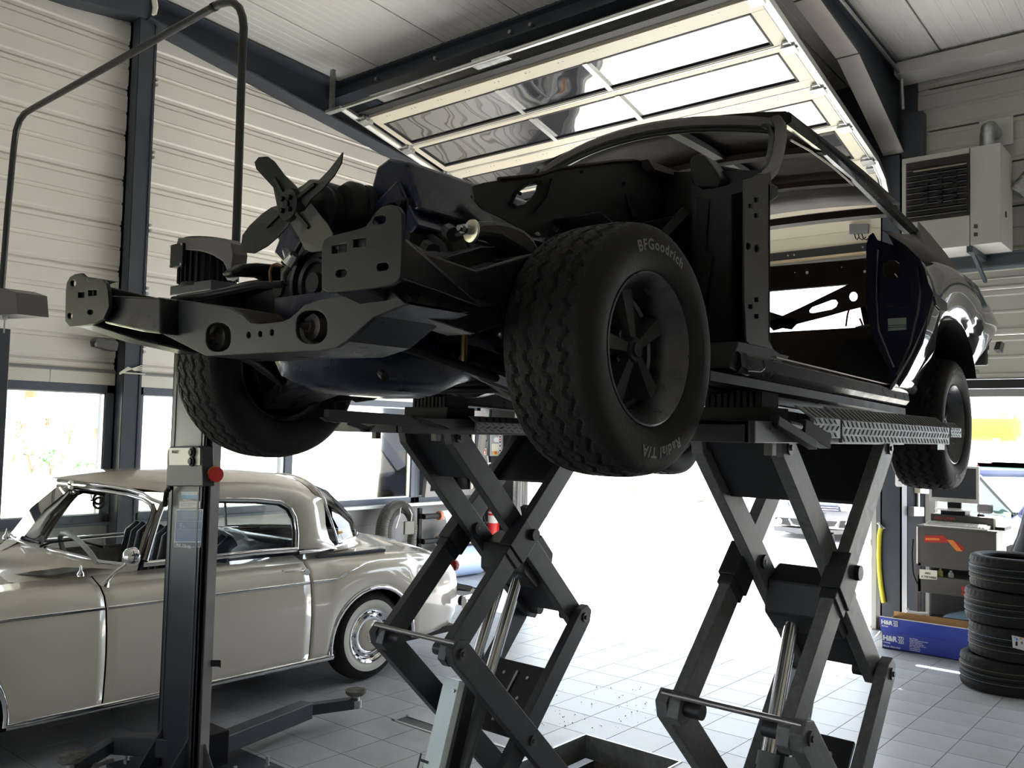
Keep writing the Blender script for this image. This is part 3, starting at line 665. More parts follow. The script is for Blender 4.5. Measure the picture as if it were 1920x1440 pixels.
# oil pan and bellhousing
mb=MB()
def pan(y,zb,zt,w): return [(XC-w,y,zt),(XC-w*1.0,y,zb+.06),(XC-w*.8,y,zb+.015),(XC-w*.4,y,zb),(XC+w*.4,y,zb),(XC+w*.8,y,zb+.015),(XC+w,y,zb+.06),(XC+w,y,zt)]
mb.loft([pan(1.60,2.09,2.27,.15),pan(1.63,2.02,2.27,.18),pan(1.72,1.985,2.27,.20),pan(2.0,1.98,2.27,.20),pan(2.10,2.02,2.27,.20),pan(2.3,2.06,2.27,.19)])
part('oil_pan',mb,BLUEENG,50)
mb=MB(); mb.cyl(P(715,700,Y=1.66),P(722,706,Y=1.64),.012,8); part('drain_plug',mb,BLACK,40)
mb=MB(); mb.lathe([(0,0),(.22,0),(.235,.02),(.23,.06),(.20,.18),(.13,.42),(0,.42)],(XC,2.30,2.23),(0,1,-.04),32); part('bellhousing',mb,BLACKGLOSS,40)
mb=MB(); mb.loft([[(XC-.14,y,z-.08),(XC+.14,y,z-.08),(XC+.14,y,z+.1),(XC-.14,y,z+.1)] for y,z in ((2.5,2.17),(3.2,2.14),(3.5,2.14))]); part('gearbox',mb,mat('gearbox_alu',(.16,.15,.14),.45,metal=.5),bevel=.02)
# ---------------- suspension
mb=MB()
arm=[(880,432),(905,414),(930,413),(958,418),(985,430),(1003,448),(1015,470),(1010,490),(990,478),(965,462),(940,447),(910,443),(890,446)]
mb.prism([P(x,y,X=-1.56) for x,y in arm],(-.07,0,0)); part('upper_control_arm',mb,mat('arm_satin_black',(.032,.031,.03),.34),bevel=.012)
a=P(882,433,X=-1.55); mb=MB(); mb.lathe([(0,0),(.014,0),(.016,-.03),(.012,-.03)],a,(.2,1,0),16); part('shaft_nut',MB().cyl(a+V((0,-.03,0)),a+V((0,-.008,0)),.014,6).cyl(a+V((0,-.045,0)),a+V((0,-.03,0)),.008,8),DULLCHROME)
part('bushing_washer',MB().lathe([(.0,0),(.022,-.003),(.030,.0),(.031,.006),(.0,.008)],a,(.15,1,0),24),mat('plated_washer',(.62,.58,.46),.3,metal=.8),50)
mb=MB(); mb.prism([V((2*XC-p.x,p.y,p.z)) for p in [P(x,y,X=-1.56) for x,y in arm]],(.07,0,0)); part('upper_control_arm',mb,DARKP,bevel=.012)
for s in (1,-1):
    x0=XC+s*.22; x1=XC+s*.72
    mb=MB(); mb.loft([[V((x,1.98-wy,z-.03)),V((x,2.06+wy,z-.03)),V((x,2.06+wy,z+.025)),V((x,1.98-wy,z+.025))] for x,z,wy in ((x0,2.13,.05),(XC+s*.45,2.05,.11),(XC+s*.62,1.99,.06),(x1,1.97,.03))]); part('lower_control_arm',mb,BLACKGLOSS,bevel=.014)
    mb=MB(); pts=[]; 
    for k in range(0,97):
        t=k/16; pts.append(V((XC+s*.47+.065*cos(2*pi*t),2.02+.065*sin(2*pi*t),2.05+.048*t)))
    mb.tube(pts,.0105,8); part('coil_spring',mb,BLACK,60)
    mb=MB(); mb.tube([(XC+s*.55,1.99,2.0),(XC+s*.40,1.7,2.09),(XC+s*.27,1.40,2.155)],.014,8); part('strut_rod',mb,BLACK,60)
    mb=MB(); mb.cyl((XC+s*.40,1.86,2.06),(XC+s*.40,1.86,2.16),.009,8); mb.cyl((XC+s*.40,1.86,2.155),(XC+s*.40,1.86,2.165),.018,10); part('sway_link',mb,mat('brass_link',(.35,.27,.12),.35,metal=.9),40)
    mb=MB(); mb.loft([[V((XC+s*.70,2.0,z)),V((XC+s*.74,2.0,z)),V((XC+s*.74,2.09,z)),V((XC+s*.70,2.09,z))] for z in (1.98,2.1,2.3)]); mb.cyl((XC+s*.66,2.05,2.11),(XC+s*.75,2.05,2.11),.05,14); part('steering_knuckle',mb,BLACK,bevel=.008)
    mb=MB(); mb.lathe([(.04,0),(.14,0),(.145,.006),(.04,.01)],(XC+s*.69,2.05,2.11),(s,0,0),28); part('backing_plate',mb,DARKP,40)
mb=MB(); mb.tube([(XC-.62,2.22,1.99),(XC-.3,2.24,2.02),(XC+.3,2.24,2.02),(XC+.62,2.22,1.99)],.013,8); mb.cyl((XC-.5,2.225,2.0),(XC-.4,2.23,2.01),.022,8); mb.cyl((XC+.4,2.23,2.01),(XC+.5,2.225,2.0),.022,8); part('tie_rod',mb,BLACK,60)
a=[P(610,755,Y=2.25),P(628,745,Y=2.25),P(650,735,Y=2.25),P(668,727,Y=2.25),P(690,722,Y=2.25),P(715,720,Y=2.25)]
mb=MB(); mb.tube(a,[.028,.022,.018,.014,.013,.012],8); b=P(645,748,Y=2.25); mb.cyl(b,b+V((0,0,-.025)),.013,8); b=P(622,757,Y=2.25); mb.cyl(b,b+V((0,0,-.03)),.016,8); part('idler_arm',mb,BLACK,50)
mb=MB(); mb.tube([P(672,620,Y=1.45),P(720,640,Y=1.7),P(800,660,Y=2.0),P(900,690,Y=2.3),P(960,703,Y=2.45)],.016,8); part('stabiliser_bar',mb,DARKP,60)
mb=MB(); mb.tube([P(640,635,Y=1.4),P(720,605,Y=1.6),P(800,580,Y=1.8),P(880,565,Y=2.0)],.012,6); part('brake_line',mb,DARKP,60)
mb=MB(); mb.prism([P(x,y,X=-1.75) for x,y in ((880,655),(930,668),(962,690),(962,745),(925,720),(890,700),(868,680))],(-.03,0,0)); part('lower_arm_shield',mb,mat('shield_grey',(.09,.085,.08),.4),bevel=.006)
mb=MB(); mb.loft([[P(x,y,Y=2.7),P(x+5,y+10,Y=2.7),P(x+8,y+12,Y=2.9),P(x,y,Y=2.9)] for x,y in ((850,722),(905,720),(962,745))]); part('transmission_crossmember',mb,mat('gearbox_alu',(.16,.15,.14)),bevel=.004)
def Ppl(x,y,A,n):
    d=RX*((x-960)/F)+UX*((720-y)/F)+FX; n=V(n); return EYE+d*((V(A)-EYE).dot(n)/d.dot(n))
def mir(p): return V((2*XC-p[0],p[1],p[2]))
# ---- inner fenders
ap=[(885,349),(905,343),(935,338),(985,333),(1010,330),(1045,318),(1100,309),(1150,304),(1192,302),(1205,306),(1215,311),(1250,325),(1293,328),(1300,420),(1295,560),(1200,560),(1130,470),(1075,425),(1030,445),(1003,446),(975,428),(940,408),(905,392),(890,375)]
oval=[(960,381),(966,366),(976,354),(990,344),(1004,340),(1009,347),(1006,359),(996,374),(982,384),(968,387)]
dome=[(1094,412),(1097,404),(1103,398),(1111,396),(1120,397),(1128,402),(1133,410),(1134,416),(1094,420)]
AX=-1.68
pp=lambda pts,X: [P(x,y,X=X) for x,y in pts]
holes=[pp(oval,AX),pp(circ(1009,438,6,10,4),AX),pp(circ(1024,431,3,8,4),AX),pp(circ(1042,427,7,12,8),AX),pp(circ(1111,408,15,12,10),AX),pp(circ(1019,443,1.2,6),AX),pp(circ(1096,411,3,6,3),AX)]
mb=MB(); mb.plate(pp(ap,AX),holes,(-.006,0,0)); af=part('inner_fender',mb,DARKG,bevel=0)
mb=MB(); mb.tube(pp([(935,336),(1010,329),(1045,317),(1150,303),(1192,301),(1215,310),(1250,324),(1290,327)],AX+.004),.007,6); part('inner_fender_flange',mb,BROWN,60,parent=af)
mb=MB()
mb.prism(pp([(1192,303),(1213,312),(1250,326),(1292,329),(1294,337),(1245,334),(1205,322)],AX-.01),(.05,0,0)); part('fender_ledge',mb,mat('lit_brown',(.10,.08,.062),.6),parent=af)  # light on the flange put into a paler brown
mb=MB(); mb.prism(pp([(1172,365),(1190,362),(1200,390),(1210,400),(1203,412),(1185,408)],AX+.01),(.004,0,0)); part('cutout_plate',mb,BLACK,parent=af)
mb=MB(); mb.prism(pp([(1040,330),(1028,380),(1010,402),(1000,398),(1022,372),(1032,335)],AX+.012),(.006,0,0)); part('fender_rib',mb,DARKP,parent=af)
mb=MB()
for x,y in ((1014,341),(1090,322),(1170,344),(975,363),(955,382),(1250,349),(1228,330)): mb.cyl(P(x,y,X=AX),P(x,y,X=AX+.006),.006,8)
part('bolt',mb,BLACK,parent=af)
mb=MB(); rim=pp([(960,381),(966,366),(976,354),(990,344),(1004,340),(1009,347),(1006,359),(996,374),(982,384),(968,387)],AX+.004); mb.tube(rim,.004,6,closed=True); part('opening_lip',mb,DARKG,60,parent=af)
mb=MB(); mb.plate([mir(p) for p in pp(ap,AX)],[[mir(p) for p in h] for h in holes[:1]],(.006,0,0)); part('inner_fender',mb,DARKG)
# wheel house behind the front tyre
mb=MB(); rows=[]
for k in range(8):
    a=math.radians(105+k*8); rows.append([V((x,2.05-.52*cos(a),2.13+.43*sin(a))) for x in (-1.69,-1.60,-1.50)])
mb.grid(rows); o=part('wheel_house',mb,DARKP,50); s=o.modifiers.new('thick','SOLIDIFY'); s.thickness=.006
mb=MB(); mb.prism(pp([(1188,420),(1290,400),(1296,560),(1230,520)],-1.62),(-.02,0,0)); mb.bar(P(1215,470,X=-1.58),P(1285,395,X=-1.5),.02,.03); mb.bar(P(1200,425,X=-1.58),P(1290,405,X=-1.58),.03,.02); part('fender_brace',mb,DARKP)
# radiator/cross braces seen behind the valve cover
mb=MB(); mb.bar(P(888,365,X=-1.80),P(1000,425,X=-1.74),.012,.04,side=(0,0,1)); part('heater_pipe',mb,mat('gearbox_alu',(.16,.15,.14)),bevel=.003)
# ---- firewall, cowl and pillars
FWY=2.86
mb=MB(); mb.plate([V((-1.30,FWY,2.08)),V((-2.98,FWY,2.08)),V((-2.98,FWY,2.80)),V((-2.6,FWY,2.86)),V((-1.68,FWY,2.86)),V((-1.30,FWY,2.80))],[[V((XC+.25*cos(t*.6),FWY,2.1+.22*sin(t*.6))) for t in range(1,6)]],(0,.008,0)); fw=part('firewall',mb,DARKP)
mb=MB(); mb.box((-2.9,2.87,2.72),(-1.38,3.03,2.80)); mb.prism([V((-1.36,2.87,2.70)),V((-1.36,2.87,2.82)),V((-1.36,3.15,2.82)),V((-1.36,3.15,2.78)),V((-1.36,3.0,2.70))],(-1.56,0,0)); part('cowl',mb,DARKG,bevel=.008)
for s in (1,-1):
    f=(lambda p:p) if s>0 else mir
    pts=[P(x,y,Y=2.80) for x,y in ((1293,330),(1293,300),(1297,292),(1308,288),(1320,290),(1328,300),(1340,316),(1352,335),(1345,352),(1300,352))]
    mb=MB(); mb.prism([f(p) for p in pts],(0,.10,0)); part('cowl_bracket',mb,DARKG,bevel=.012)
    pts=[P(x,y,Y=2.72) for x,y in ((1297,345),(1320,356),(1345,352),(1396,338),(1396,560),(1398,640),(1380,680),(1340,700),(1300,640))]
    mb=MB(); mb.prism([f(p) for p in pts],(0,.012,0)); cs=part('cowl_side',mb,DARKG)
    pts=[P(x,y,Y=2.71) for x,y in ((1305,370),(1330,372),(1322,470),(1336,480),(1318,600),(1308,590))]
    mb=MB(); mb.prism([f(p) for p in pts],(0,.012,0)); part('cowl_side_rib',mb,DARKP,parent=cs,bevel=.004)
    # hinge pillar
    hp=[(1396,338),(1445,322),(1447,345),(1443,380),(1443,640),(1450,655),(1462,664),(1480,668),(1470,680),(1440,672),(1400,640),(1396,560)]
    hh=[[ (x-4,y-4.5),(x+4,y-4.5),(x+4,y+4.5),(x-4,y+4.5)] for x,y in ((1418,375),(1407,386),(1418,404),(1418,562),(1407,575),(1418,593))]+[circ(1403,462,5,8,7),circ(1419,466,5,8,8)]
    PX=-1.25
    mb=MB(); mb.plate([f(p) for p in pp(hp,PX)],[[f(p) for p in pp(h,PX)] for h in hh],(-s*.006,0,0)); hpo=part('hinge_pillar',mb,mat('pillar_primer',(.047,.043,.040),.5,var=.2,vscale=8))
    mb=MB(); mb.prism([f(p)+V((-s*.05,0,0)) for p in pp([(1398,360),(1441,350),(1441,640),(1400,636)],PX)],(-s*.01,0,0)); part('pillar_inner',mb,BLACK,parent=hpo)
    mb=MB(); mb.prism([f(p) for p in pp([(1441,345),(1444,345),(1444,642),(1441,640)],PX)],(-s*.16,0,0)); part('pillar_return',mb,BROWN,parent=hpo)
    # windscreen pillar
    ap_=[(P(1428,338,X=-1.29),.055),(P(1445,322,X=-1.32),.05),(P(1459,290,X=-1.38),.042),(P(1465,262,X=-1.44),.038),(P(1464,238,X=-1.48),.036),(P(1455,222,X=-1.51),.034)]
    rings=[]
    for p,wd in ap_:
        d=V((-.35,.8,.5)).normalized(); u=V((1,0,0)); u=(u-d*u.dot(d)).normalized(); v=d.cross(u)
        rings.append([f(p+u*a*wd*.62+v*b*wd*.42) for a,b in ((1,-.3),(.7,.6),(-.1,1),(-1,.6),(-1,-.6),(-.2,-1),(.7,-.8))])
    mb=MB(); mb.loft(rings); wp_=part('windscreen_pillar',mb,mat('pillar_primer',(.055,.05,.046),.5),35)
    mb=MB(); mb.tube([f(p) for p in [P(1345,315,Y=2.95),P(1400,325,Y=2.93),P(1427,324,Y=2.93),P(1436,312,Y=3.0),P(1444,285,Y=3.2),P(1447,255,Y=3.38),P(1442,240,Y=3.44),P(1425,234,Y=3.47)]],.011,7); part('windscreen_channel',mb,BLACK,60,parent=wp_)
# ---- header and roof
def roofz(x,y):
    c=1-((x-XC)/.72)**2
    base=3.235-.005*(y-3.5)-.030*(y-3.5)**2+.012*(y-3.5) if y>3.5 else 3.235
    return base-.02+.055*c
hd=[]
for k in range(15):
    x=-1.50-1.28*k/14; t=(x-XC)/.64; y=3.40+.10*t*t
    hd.append(V((x,y,3.175+.075*(1-t*t))))
mb=MB(); rings=[[p+V((0,a,b)) for a,b in ((-.03,-.012),(-.035,.012),(-.01,.032),(.05,.03),(.05,-.01),(.0,-.026))] for p in hd]
mb.loft(rings); part('windscreen_header',mb,mat('pillar_primer',(.055,.05,.046)),35)
mb=MB(); mb.tube([p+V((0,-.012,-.028)) for p in hd],.012,7); part('windscreen_channel',mb,BLACK,60)
rows=[]
for j in range(9):
    y=3.43+j*.2
    rows.append([V((XC+.66*t,y+.06*t*t*(1-j/8),roofz(XC+.66*t,y)+.01)) for t in [k/8-1 for k in range(17)]])
mb=MB(); mb.grid(rows); o=part('roof_panel',mb,BROWN,60); s=o.modifiers.new('thick','SOLIDIFY'); s.thickness=.004
mb=MB()
for y,w_ in ((4.02,.05),(4.55,.05)): 
    rings=[[V((XC+.62*t,y+a,roofz(XC+.62*t,y)+b)) for a,b in ((-w_,-.004),(-w_*.6,-.026),(w_*.6,-.026),(w_,-.004))] for t in [k/8-1 for k in range(17)]]
    mb.loft(rings)
part('roof_bow',mb,BROWN,40)
mb=MB(); a0=P(1213,256,Y=3.5); rings=[[V((-2.02+.0*k+e,3.5+k*.26,roofz(-2.02,3.5+k*.26)+b)) for e,b in ((-.035,.0),(-.025,-.02),(.025,-.02),(.035,.0))] for k in range(5)]
mb.loft(rings); part('roof_bow',mb,mat('bow_black_brown',(.02,.016,.015),.4),40)
mb=MB(); rings=[[V((XC+.64*t,5.0+a+.03*t*t,3.14+.012*(1-t*t)+b)) for a,b in ((-.10,.0),(-.09,-.035),(.02,-.03),(.035,.01),(.0,.03))] for t in [k/8-1 for k in range(17)]]
mb.loft(rings); part('rear_window_header',mb,BROWN,40)
for s in (1,-1):
    f=(lambda p:p) if s>0 else mir
    rl=[(P(1474,222,X=-1.50),.030),(P(1540,272,X=-1.52),.03),(P(1600,326,X=-1.53),.03),(P(1660,385,X=-1.50),.032),(P(1700,424,X=-1.46),.034),(P(1718,442,X=-1.44),.03)]
    rings=[]
    for p,wd in rl: rings.append([f(p+V((a*wd*.8,0,b*wd))) for a,b in ((1,-.6),(1,.5),(.4,.9),(-1,.8),(-1,-.7),(.2,-.95))])
    mb=MB(); mb.loft(rings); part('roof_rail',mb,BLACKGLOSS,40)
    mb=MB(); mb.tube([f(P(x,y,X=-1.56)) for x,y in ((1482,262),(1520,283),(1560,312),(1600,347))],.005,6); part('rail_highlight',mb,mat('pale_edge_metal',(.3,.25,.21),.35,metal=.6),60)  # thin strip painted as the highlight along the rail
    # sail panel between roof and quarter
    sail=[(1655,431,-1.42),(1690,438,-1.42),(1718,440,-1.42),(1722,415,-1.46),(1745,440,-1.40),(1772,473,-1.33),(1800,511,-1.215),(1765,497,-1.205),(1730,489,-1.205),(1700,460,-1.29)]
    pts=[f(P(x,y,X=X)) for x,y,X in sail]
    c=sum(pts,V())/len(pts); mb=MB(); n=len(pts); mb.add([c]+pts,[(0,1+i,1+(i+1)%n) for i in range(n)])
    o=part('sail_panel',mb,PRIMER,60); so_=o.modifiers.new('thick','SOLIDIFY'); so_.thickness=.004
    # quarter panel
    VL=[0,.12,.28,.46,.62,.78,.9,1.0]
    fz=[2.10,2.16,2.28,2.43,2.56,2.64,2.70,2.735]; fy=[4.03,4.09,4.19,4.30,4.385,4.41,4.42,4.43]
    fx=[-1.235,-1.215,-1.180,-1.15,-1.135,-1.16,-1.19,-1.21]
    def zbot(y):
        z=2.085+.0*y
        if y>5.34: z=2.19+(y-5.34)*.30
        d=(y-4.90)/.45
        if abs(d)<1: z=max(z,2.10+.41*math.sqrt(1-d*d))
        return z
    def ztop(y): 
        t=(y-4.43)
        return 2.735+.16*t-.115*t*t if t<1.0 else 2.78-.07*(t-1)-.115*(t-1)**2-.0
    rows=[]
    NU=44
    for i in range(NU+1):
        u=i/NU; col=[]
        for v in range(8):
            yend=6.16-.10*abs(VL[v]-.75)
            y=fy[v]+(yend-fy[v])*u
            zb=zbot(y); zt=max(ztop(y),zb+.05)
            zmap=zb+(zt-zb)*VL[v]
            w_=min(1,u/.12); zf=fz[v]
            z=zf*(1-w_)+zmap*w_
            if u<.5 and v==0: z=max(zb,2.085) if y>4.42 else zf
            x=fx[v]+ .0
            if y>5.2 and v<4: x=(-1.27,-1.24,-1.195,-1.155)[v]
            elif z>2.30 and v<3: x=-1.135-.02*(3-v)
            t=max(0,(y-5.5)/.7); x-= .13*t*t
            col.append(f(V((x,y,z))))
        rows.append(col)
    mb=MB(); mb.grid(rows); o=part('quarter_panel',mb,BODYBLUE,50); so_=o.modifiers.new('thick','SOLIDIFY'); so_.thickness=.005; so_.offset=-1
    # wheel house liner
    mb=MB(); rr=[]
    for k in range(15):
        a=.1+(pi-.45)*k/14; rr.append([f(V((x,4.90-.45*cos(a),2.09+.41*sin(a)))) for x in (-1.17,-1.35,-1.62)])
    mb.grid(rr); mb.prism([f(V((-1.62,4.90-.45*cos(.1+(pi-.45)*k/14),2.09+.41*sin(.1+(pi-.45)*k/14)))) for k in range(15)],(-s*.005,0,0)); part('wheel_house',mb,BLACK,50)
    # lock pillar (door shut face)
    A=V((-1.15,4.40,2.58)); n=((V((-1.22,4.10,2.10))-A).cross(V((-1.50,4.42,2.45))-A)).normalized()
    jb=[(1637,436),(1645,450),(1676,460),(1660,431),(1690,450),(1729,487),(1740,530),(1749,548),(1744,576),(1729,642),(1700,700),(1684,724),(1670,700),(1640,640),(1625,590),(1624,460),(1629,442)]
    q=lambda pts:[f(Ppl(x,y,A,n)) for x,y in pts]
    nn=n if n.y>0 else -n
    if s<0: nn=V((-nn.x,nn.y,nn.z))
    mb=MB(); mb.plate(q(jb),[q([(1657,492),(1662,488),(1678,488),(1686,494),(1688,512),(1680,524),(1662,522),(1656,510)])],nn*.01); jo=part('lock_pillar',mb,JAMBBLUE)
    mb=MB(); mb.tube(q([(1646,470),(1644,560),(1648,620),(1676,690)]),.006,6); mb.tube(q([(1722,500),(1727,545),(1722,580),(1708,645),(1682,705)]),.008,6); mb.prism([p-nn*.004 for p in q([(1660,535),(1708,530),(1706,572),(1660,577)])],-nn*.004); part('pillar_pressing',mb,JAMBBLUE,60,parent=jo)
    if s>0:
        mb=MB(); mb.prism([p-nn*.002 for p in q([(1665,598),(1700,596),(1700,619),(1666,621)])],-nn*.001); part('sticker',mb,mat('pale_green_sticker',(.20,.26,.24),.5),parent=jo)
        mb=MB()
        for y in (611,615): mb.prism([p-nn*.004 for p in q([(1666,y),(1699,y-1.4),(1699,y-.4),(1666,y+1)])],-nn*.001)
        part('sticker_line',mb,mat('dark_green_line',(.02,.07,.05),.5),parent=jo)
        mb=MB(); c=q([(1674,558)])[0]; mb.cyl(c-nn*.003,c-nn*.005,.024,20); part('sticker',mb,mat('round_label',(.10,.085,.06),.5),parent=jo)
        mb=MB()
        for dx in (-4,0,4): mb.prism([p-nn*.006 for p in q([(1674+dx-1,552),(1674+dx+1,552),(1674+dx+1,564),(1674+dx-1,564)])],-nn*.001)
        part('sticker_line',mb,BLACK,parent=jo)
        mb=MB(); c=q([(1672,506)])[0]+nn*.03; mb.tube([c,c+V((.02,0,-.03)),c+V((.03,-.01,-.05))],.004,6); mb.cyl(c+V((.06,-.01,-.02)),c+V((.05,-.02,-.06)),.003,6); part('latch_wire',mb,DULLCHROME,60,parent=jo)
        mb=MB(); mb.prism([P(x,y,X=-1.131) for x,y in ((1752,556),(1766,560),(1776,568),(1776,583),(1766,582),(1756,572))],(-.006,0,0)); part('quarter_recess',mb,mat('recess_grey',(.03,.03,.032),.5))
    # rocker and sill
    mb=MB(); rings=[]
    for y,dzz in ((2.58,.0),(3.4,-.018),(4.32,-.036)):
        rings.append([f(V((x,y,z+dzz))) for x,z in ((-1.255,2.16),(-1.235,2.14),(-1.23,2.10),(-1.245,2.082),(-1.30,2.075),(-1.44,2.075),(-1.44,2.19),(-1.36,2.19),(-1.35,2.175))])
    mb.loft(rings); rk=part('rocker_panel',mb,BLACKGLOSS,30)
    mb=MB(); mb.tube([f(V((-1.242,2.86,2.152))),f(V((-1.242,4.28,2.122)))],.004,6); part('sill_highlight',mb,mat('pale_edge_metal',(.3,.25,.21)),60,parent=rk)  # strip painted as the lit line along the sill
    mb=MB(); mb.prism([f(p) for p in pp([(1385,640),(1440,652),(1470,668),(1460,690),(1400,705),(1368,690)],-1.245)],(-s*.1,0,0)); mb.tube([f(p) for p in pp([(1400,695),(1425,697),(1432,690),(1430,675)],-1.235)],.006,6); part('torque_box',mb,DARKG,bevel=.004)
    mb=MB(); mb.bar(f(V((-1.32,2.45,2.065))),f(V((-1.32,4.4,2.02))),.10,.03,side=(1,0,0)); part('pinch_weld',mb,BLACK)
# ---- floor, rear bulkhead, parcel shelf, tail
mb=MB(); mb.box((-2.9,2.86,2.075),(-1.38,4.62,2.085)); mb.box((-2.23,2.86,2.085),(-2.05,4.62,2.20)); part('floor_pan',mb,BROWN)
mb=MB(); mb.prism([V((-1.42,4.62,2.08)),V((-1.42,4.60,2.455)),V((-1.42,4.98,2.46)),V((-1.42,5.0,2.30))],(-1.44,0,0)); part('seat_riser',mb,BROWN)
mb=MB(); br=[(1436,606),(1500,577),(1582,537),(1628,514),(1628,573),(1590,582),(1555,592),(1500,606),(1450,620)]
YB=5.02
mb.plate([P(x,y,Y=YB) for x,y in br],[[P(x,y,Y=YB) for x,y in ((1518,586),(1517,582),(1522,576),(1560,562),(1567,562),(1571,568),(1568,575),(1560,580),(1524,587))],[P(x,y,Y=YB) for x,y in circ(1600,556,8,12,9)]],(0,.006,0)); part('seat_back_brace',mb,BROWN)
brp=[P(x,y,Y=YB) for x,y in br]; mb=MB(); mb.plate([mir(p) for p in brp],[],(0,.006,0)); part('seat_back_brace',mb,BROWN)
p0=P(1443,500,Y=5.12); 
mb=MB(); mb.plate([V((-1.42,5.12,2.905)),V((-2.86,5.12,2.935)),V((-2.86,5.12,2.79)),V((-1.42,5.12,2.765))],[[P(x+a,y+b,Y=5.12) for a,b in circ(0,0,r,8)] for x,y,r in ((1490,511,1.2),(1513,511,3.2),(1578,501,1.5),(1621,509,3))],(0,.005,0)); mb.box((-2.86,5.13,2.90),(-1.42,5.30,2.915)); mb.box((-2.86,5.1,2.77),(-1.42,5.14,2.795)); part('parcel_shelf',mb,BROWN)
mb=MB(); sp=P(1630,560,Y=5.5); mb.lathe([(.0,-.05),(.10,-.05),(.19,-.04),(.2,.0),(.2,.03),(.19,.04),(.0,.04)],sp,(.9,.2,.1),28); part('fuel_filler_bowl',mb,BLACK,40)
mb=MB(); mb.lathe([(.195,-.01),(.205,-.008),(.205,.012),(.195,.014)],sp,(.9,.2,.1),28); part('filler_ring',mb,mat('pale_ring',(.5,.42,.36),.4),40)
mb=MB(); mb.tube([P(1593,577,Y=5.4),P(1589,590,Y=5.4),P(1586,612,Y=5.4)],.006,6); mb.tube([P(1612,597,Y=5.3),P(1616,606,Y=5.3),P(1618,612,Y=5.3)],.006,6); part('wiring',mb,RED,60)
mb=MB(); c=P(1545,625,Y=5.3); mb.lathe([(0,-.08),(.20,-.08),(.26,-.03),(.26,.05),(0,.05)],V((-2.0,5.55,2.44)),(0,0,1),28); part('spare_wheel_well',mb,BLACK,40)
mb=MB(); mb.box((-2.95,5.0,2.32),(-1.33,6.12,2.335)); part('boot_floor',mb,BLACK)
mb=MB(); mb.prism([V((-1.28,6.12,2.36)),V((-1.28,6.17,2.46)),V((-1.28,6.16,2.55)),V((-1.28,6.11,2.56)),V((-1.28,6.10,2.36))],(-1.72,0,0)); tp=part('tail_panel',mb,BODYBLUE,bevel=.01)
mb=MB(); mb.prism([P(x,y,X=-1.235) for x,y in ((1878,640),(1884,644),(1880,662),(1873,655))],(-.03,0,0)); part('side_marker',mb,BLACK,parent=tp)
mb=MB(); mb.loft([[V((x,5.06-.06,1.93)),V((x,5.06+.06,1.93)),V((x,5.06+.06,2.03)),V((x,5.06-.06,2.03))] for x in (-1.5,-2.8)]); mb.cyl((XC,4.92,1.98),(XC,5.2,1.98),.14,20); part('rear_axle',mb,BLACK,bevel=.02)
mb=MB(); mb.cyl((XC,3.5,2.12),(XC,4.95,1.99),.04,12); part('propeller_shaft',mb,BLACK,40)
mb=MB(); mb.prism([V((-1.9,3.2,2.05)),V((-1.55,3.1,2.05)),V((-1.55,3.75,2.03)),V((-1.9,3.9,2.03))],(0,0,-.006)); part('lit_frame_patch',mb,mat('copper_light',(.45,.22,.14),.35,metal=.6))  # copper-coloured light on the frame, painted as a plate
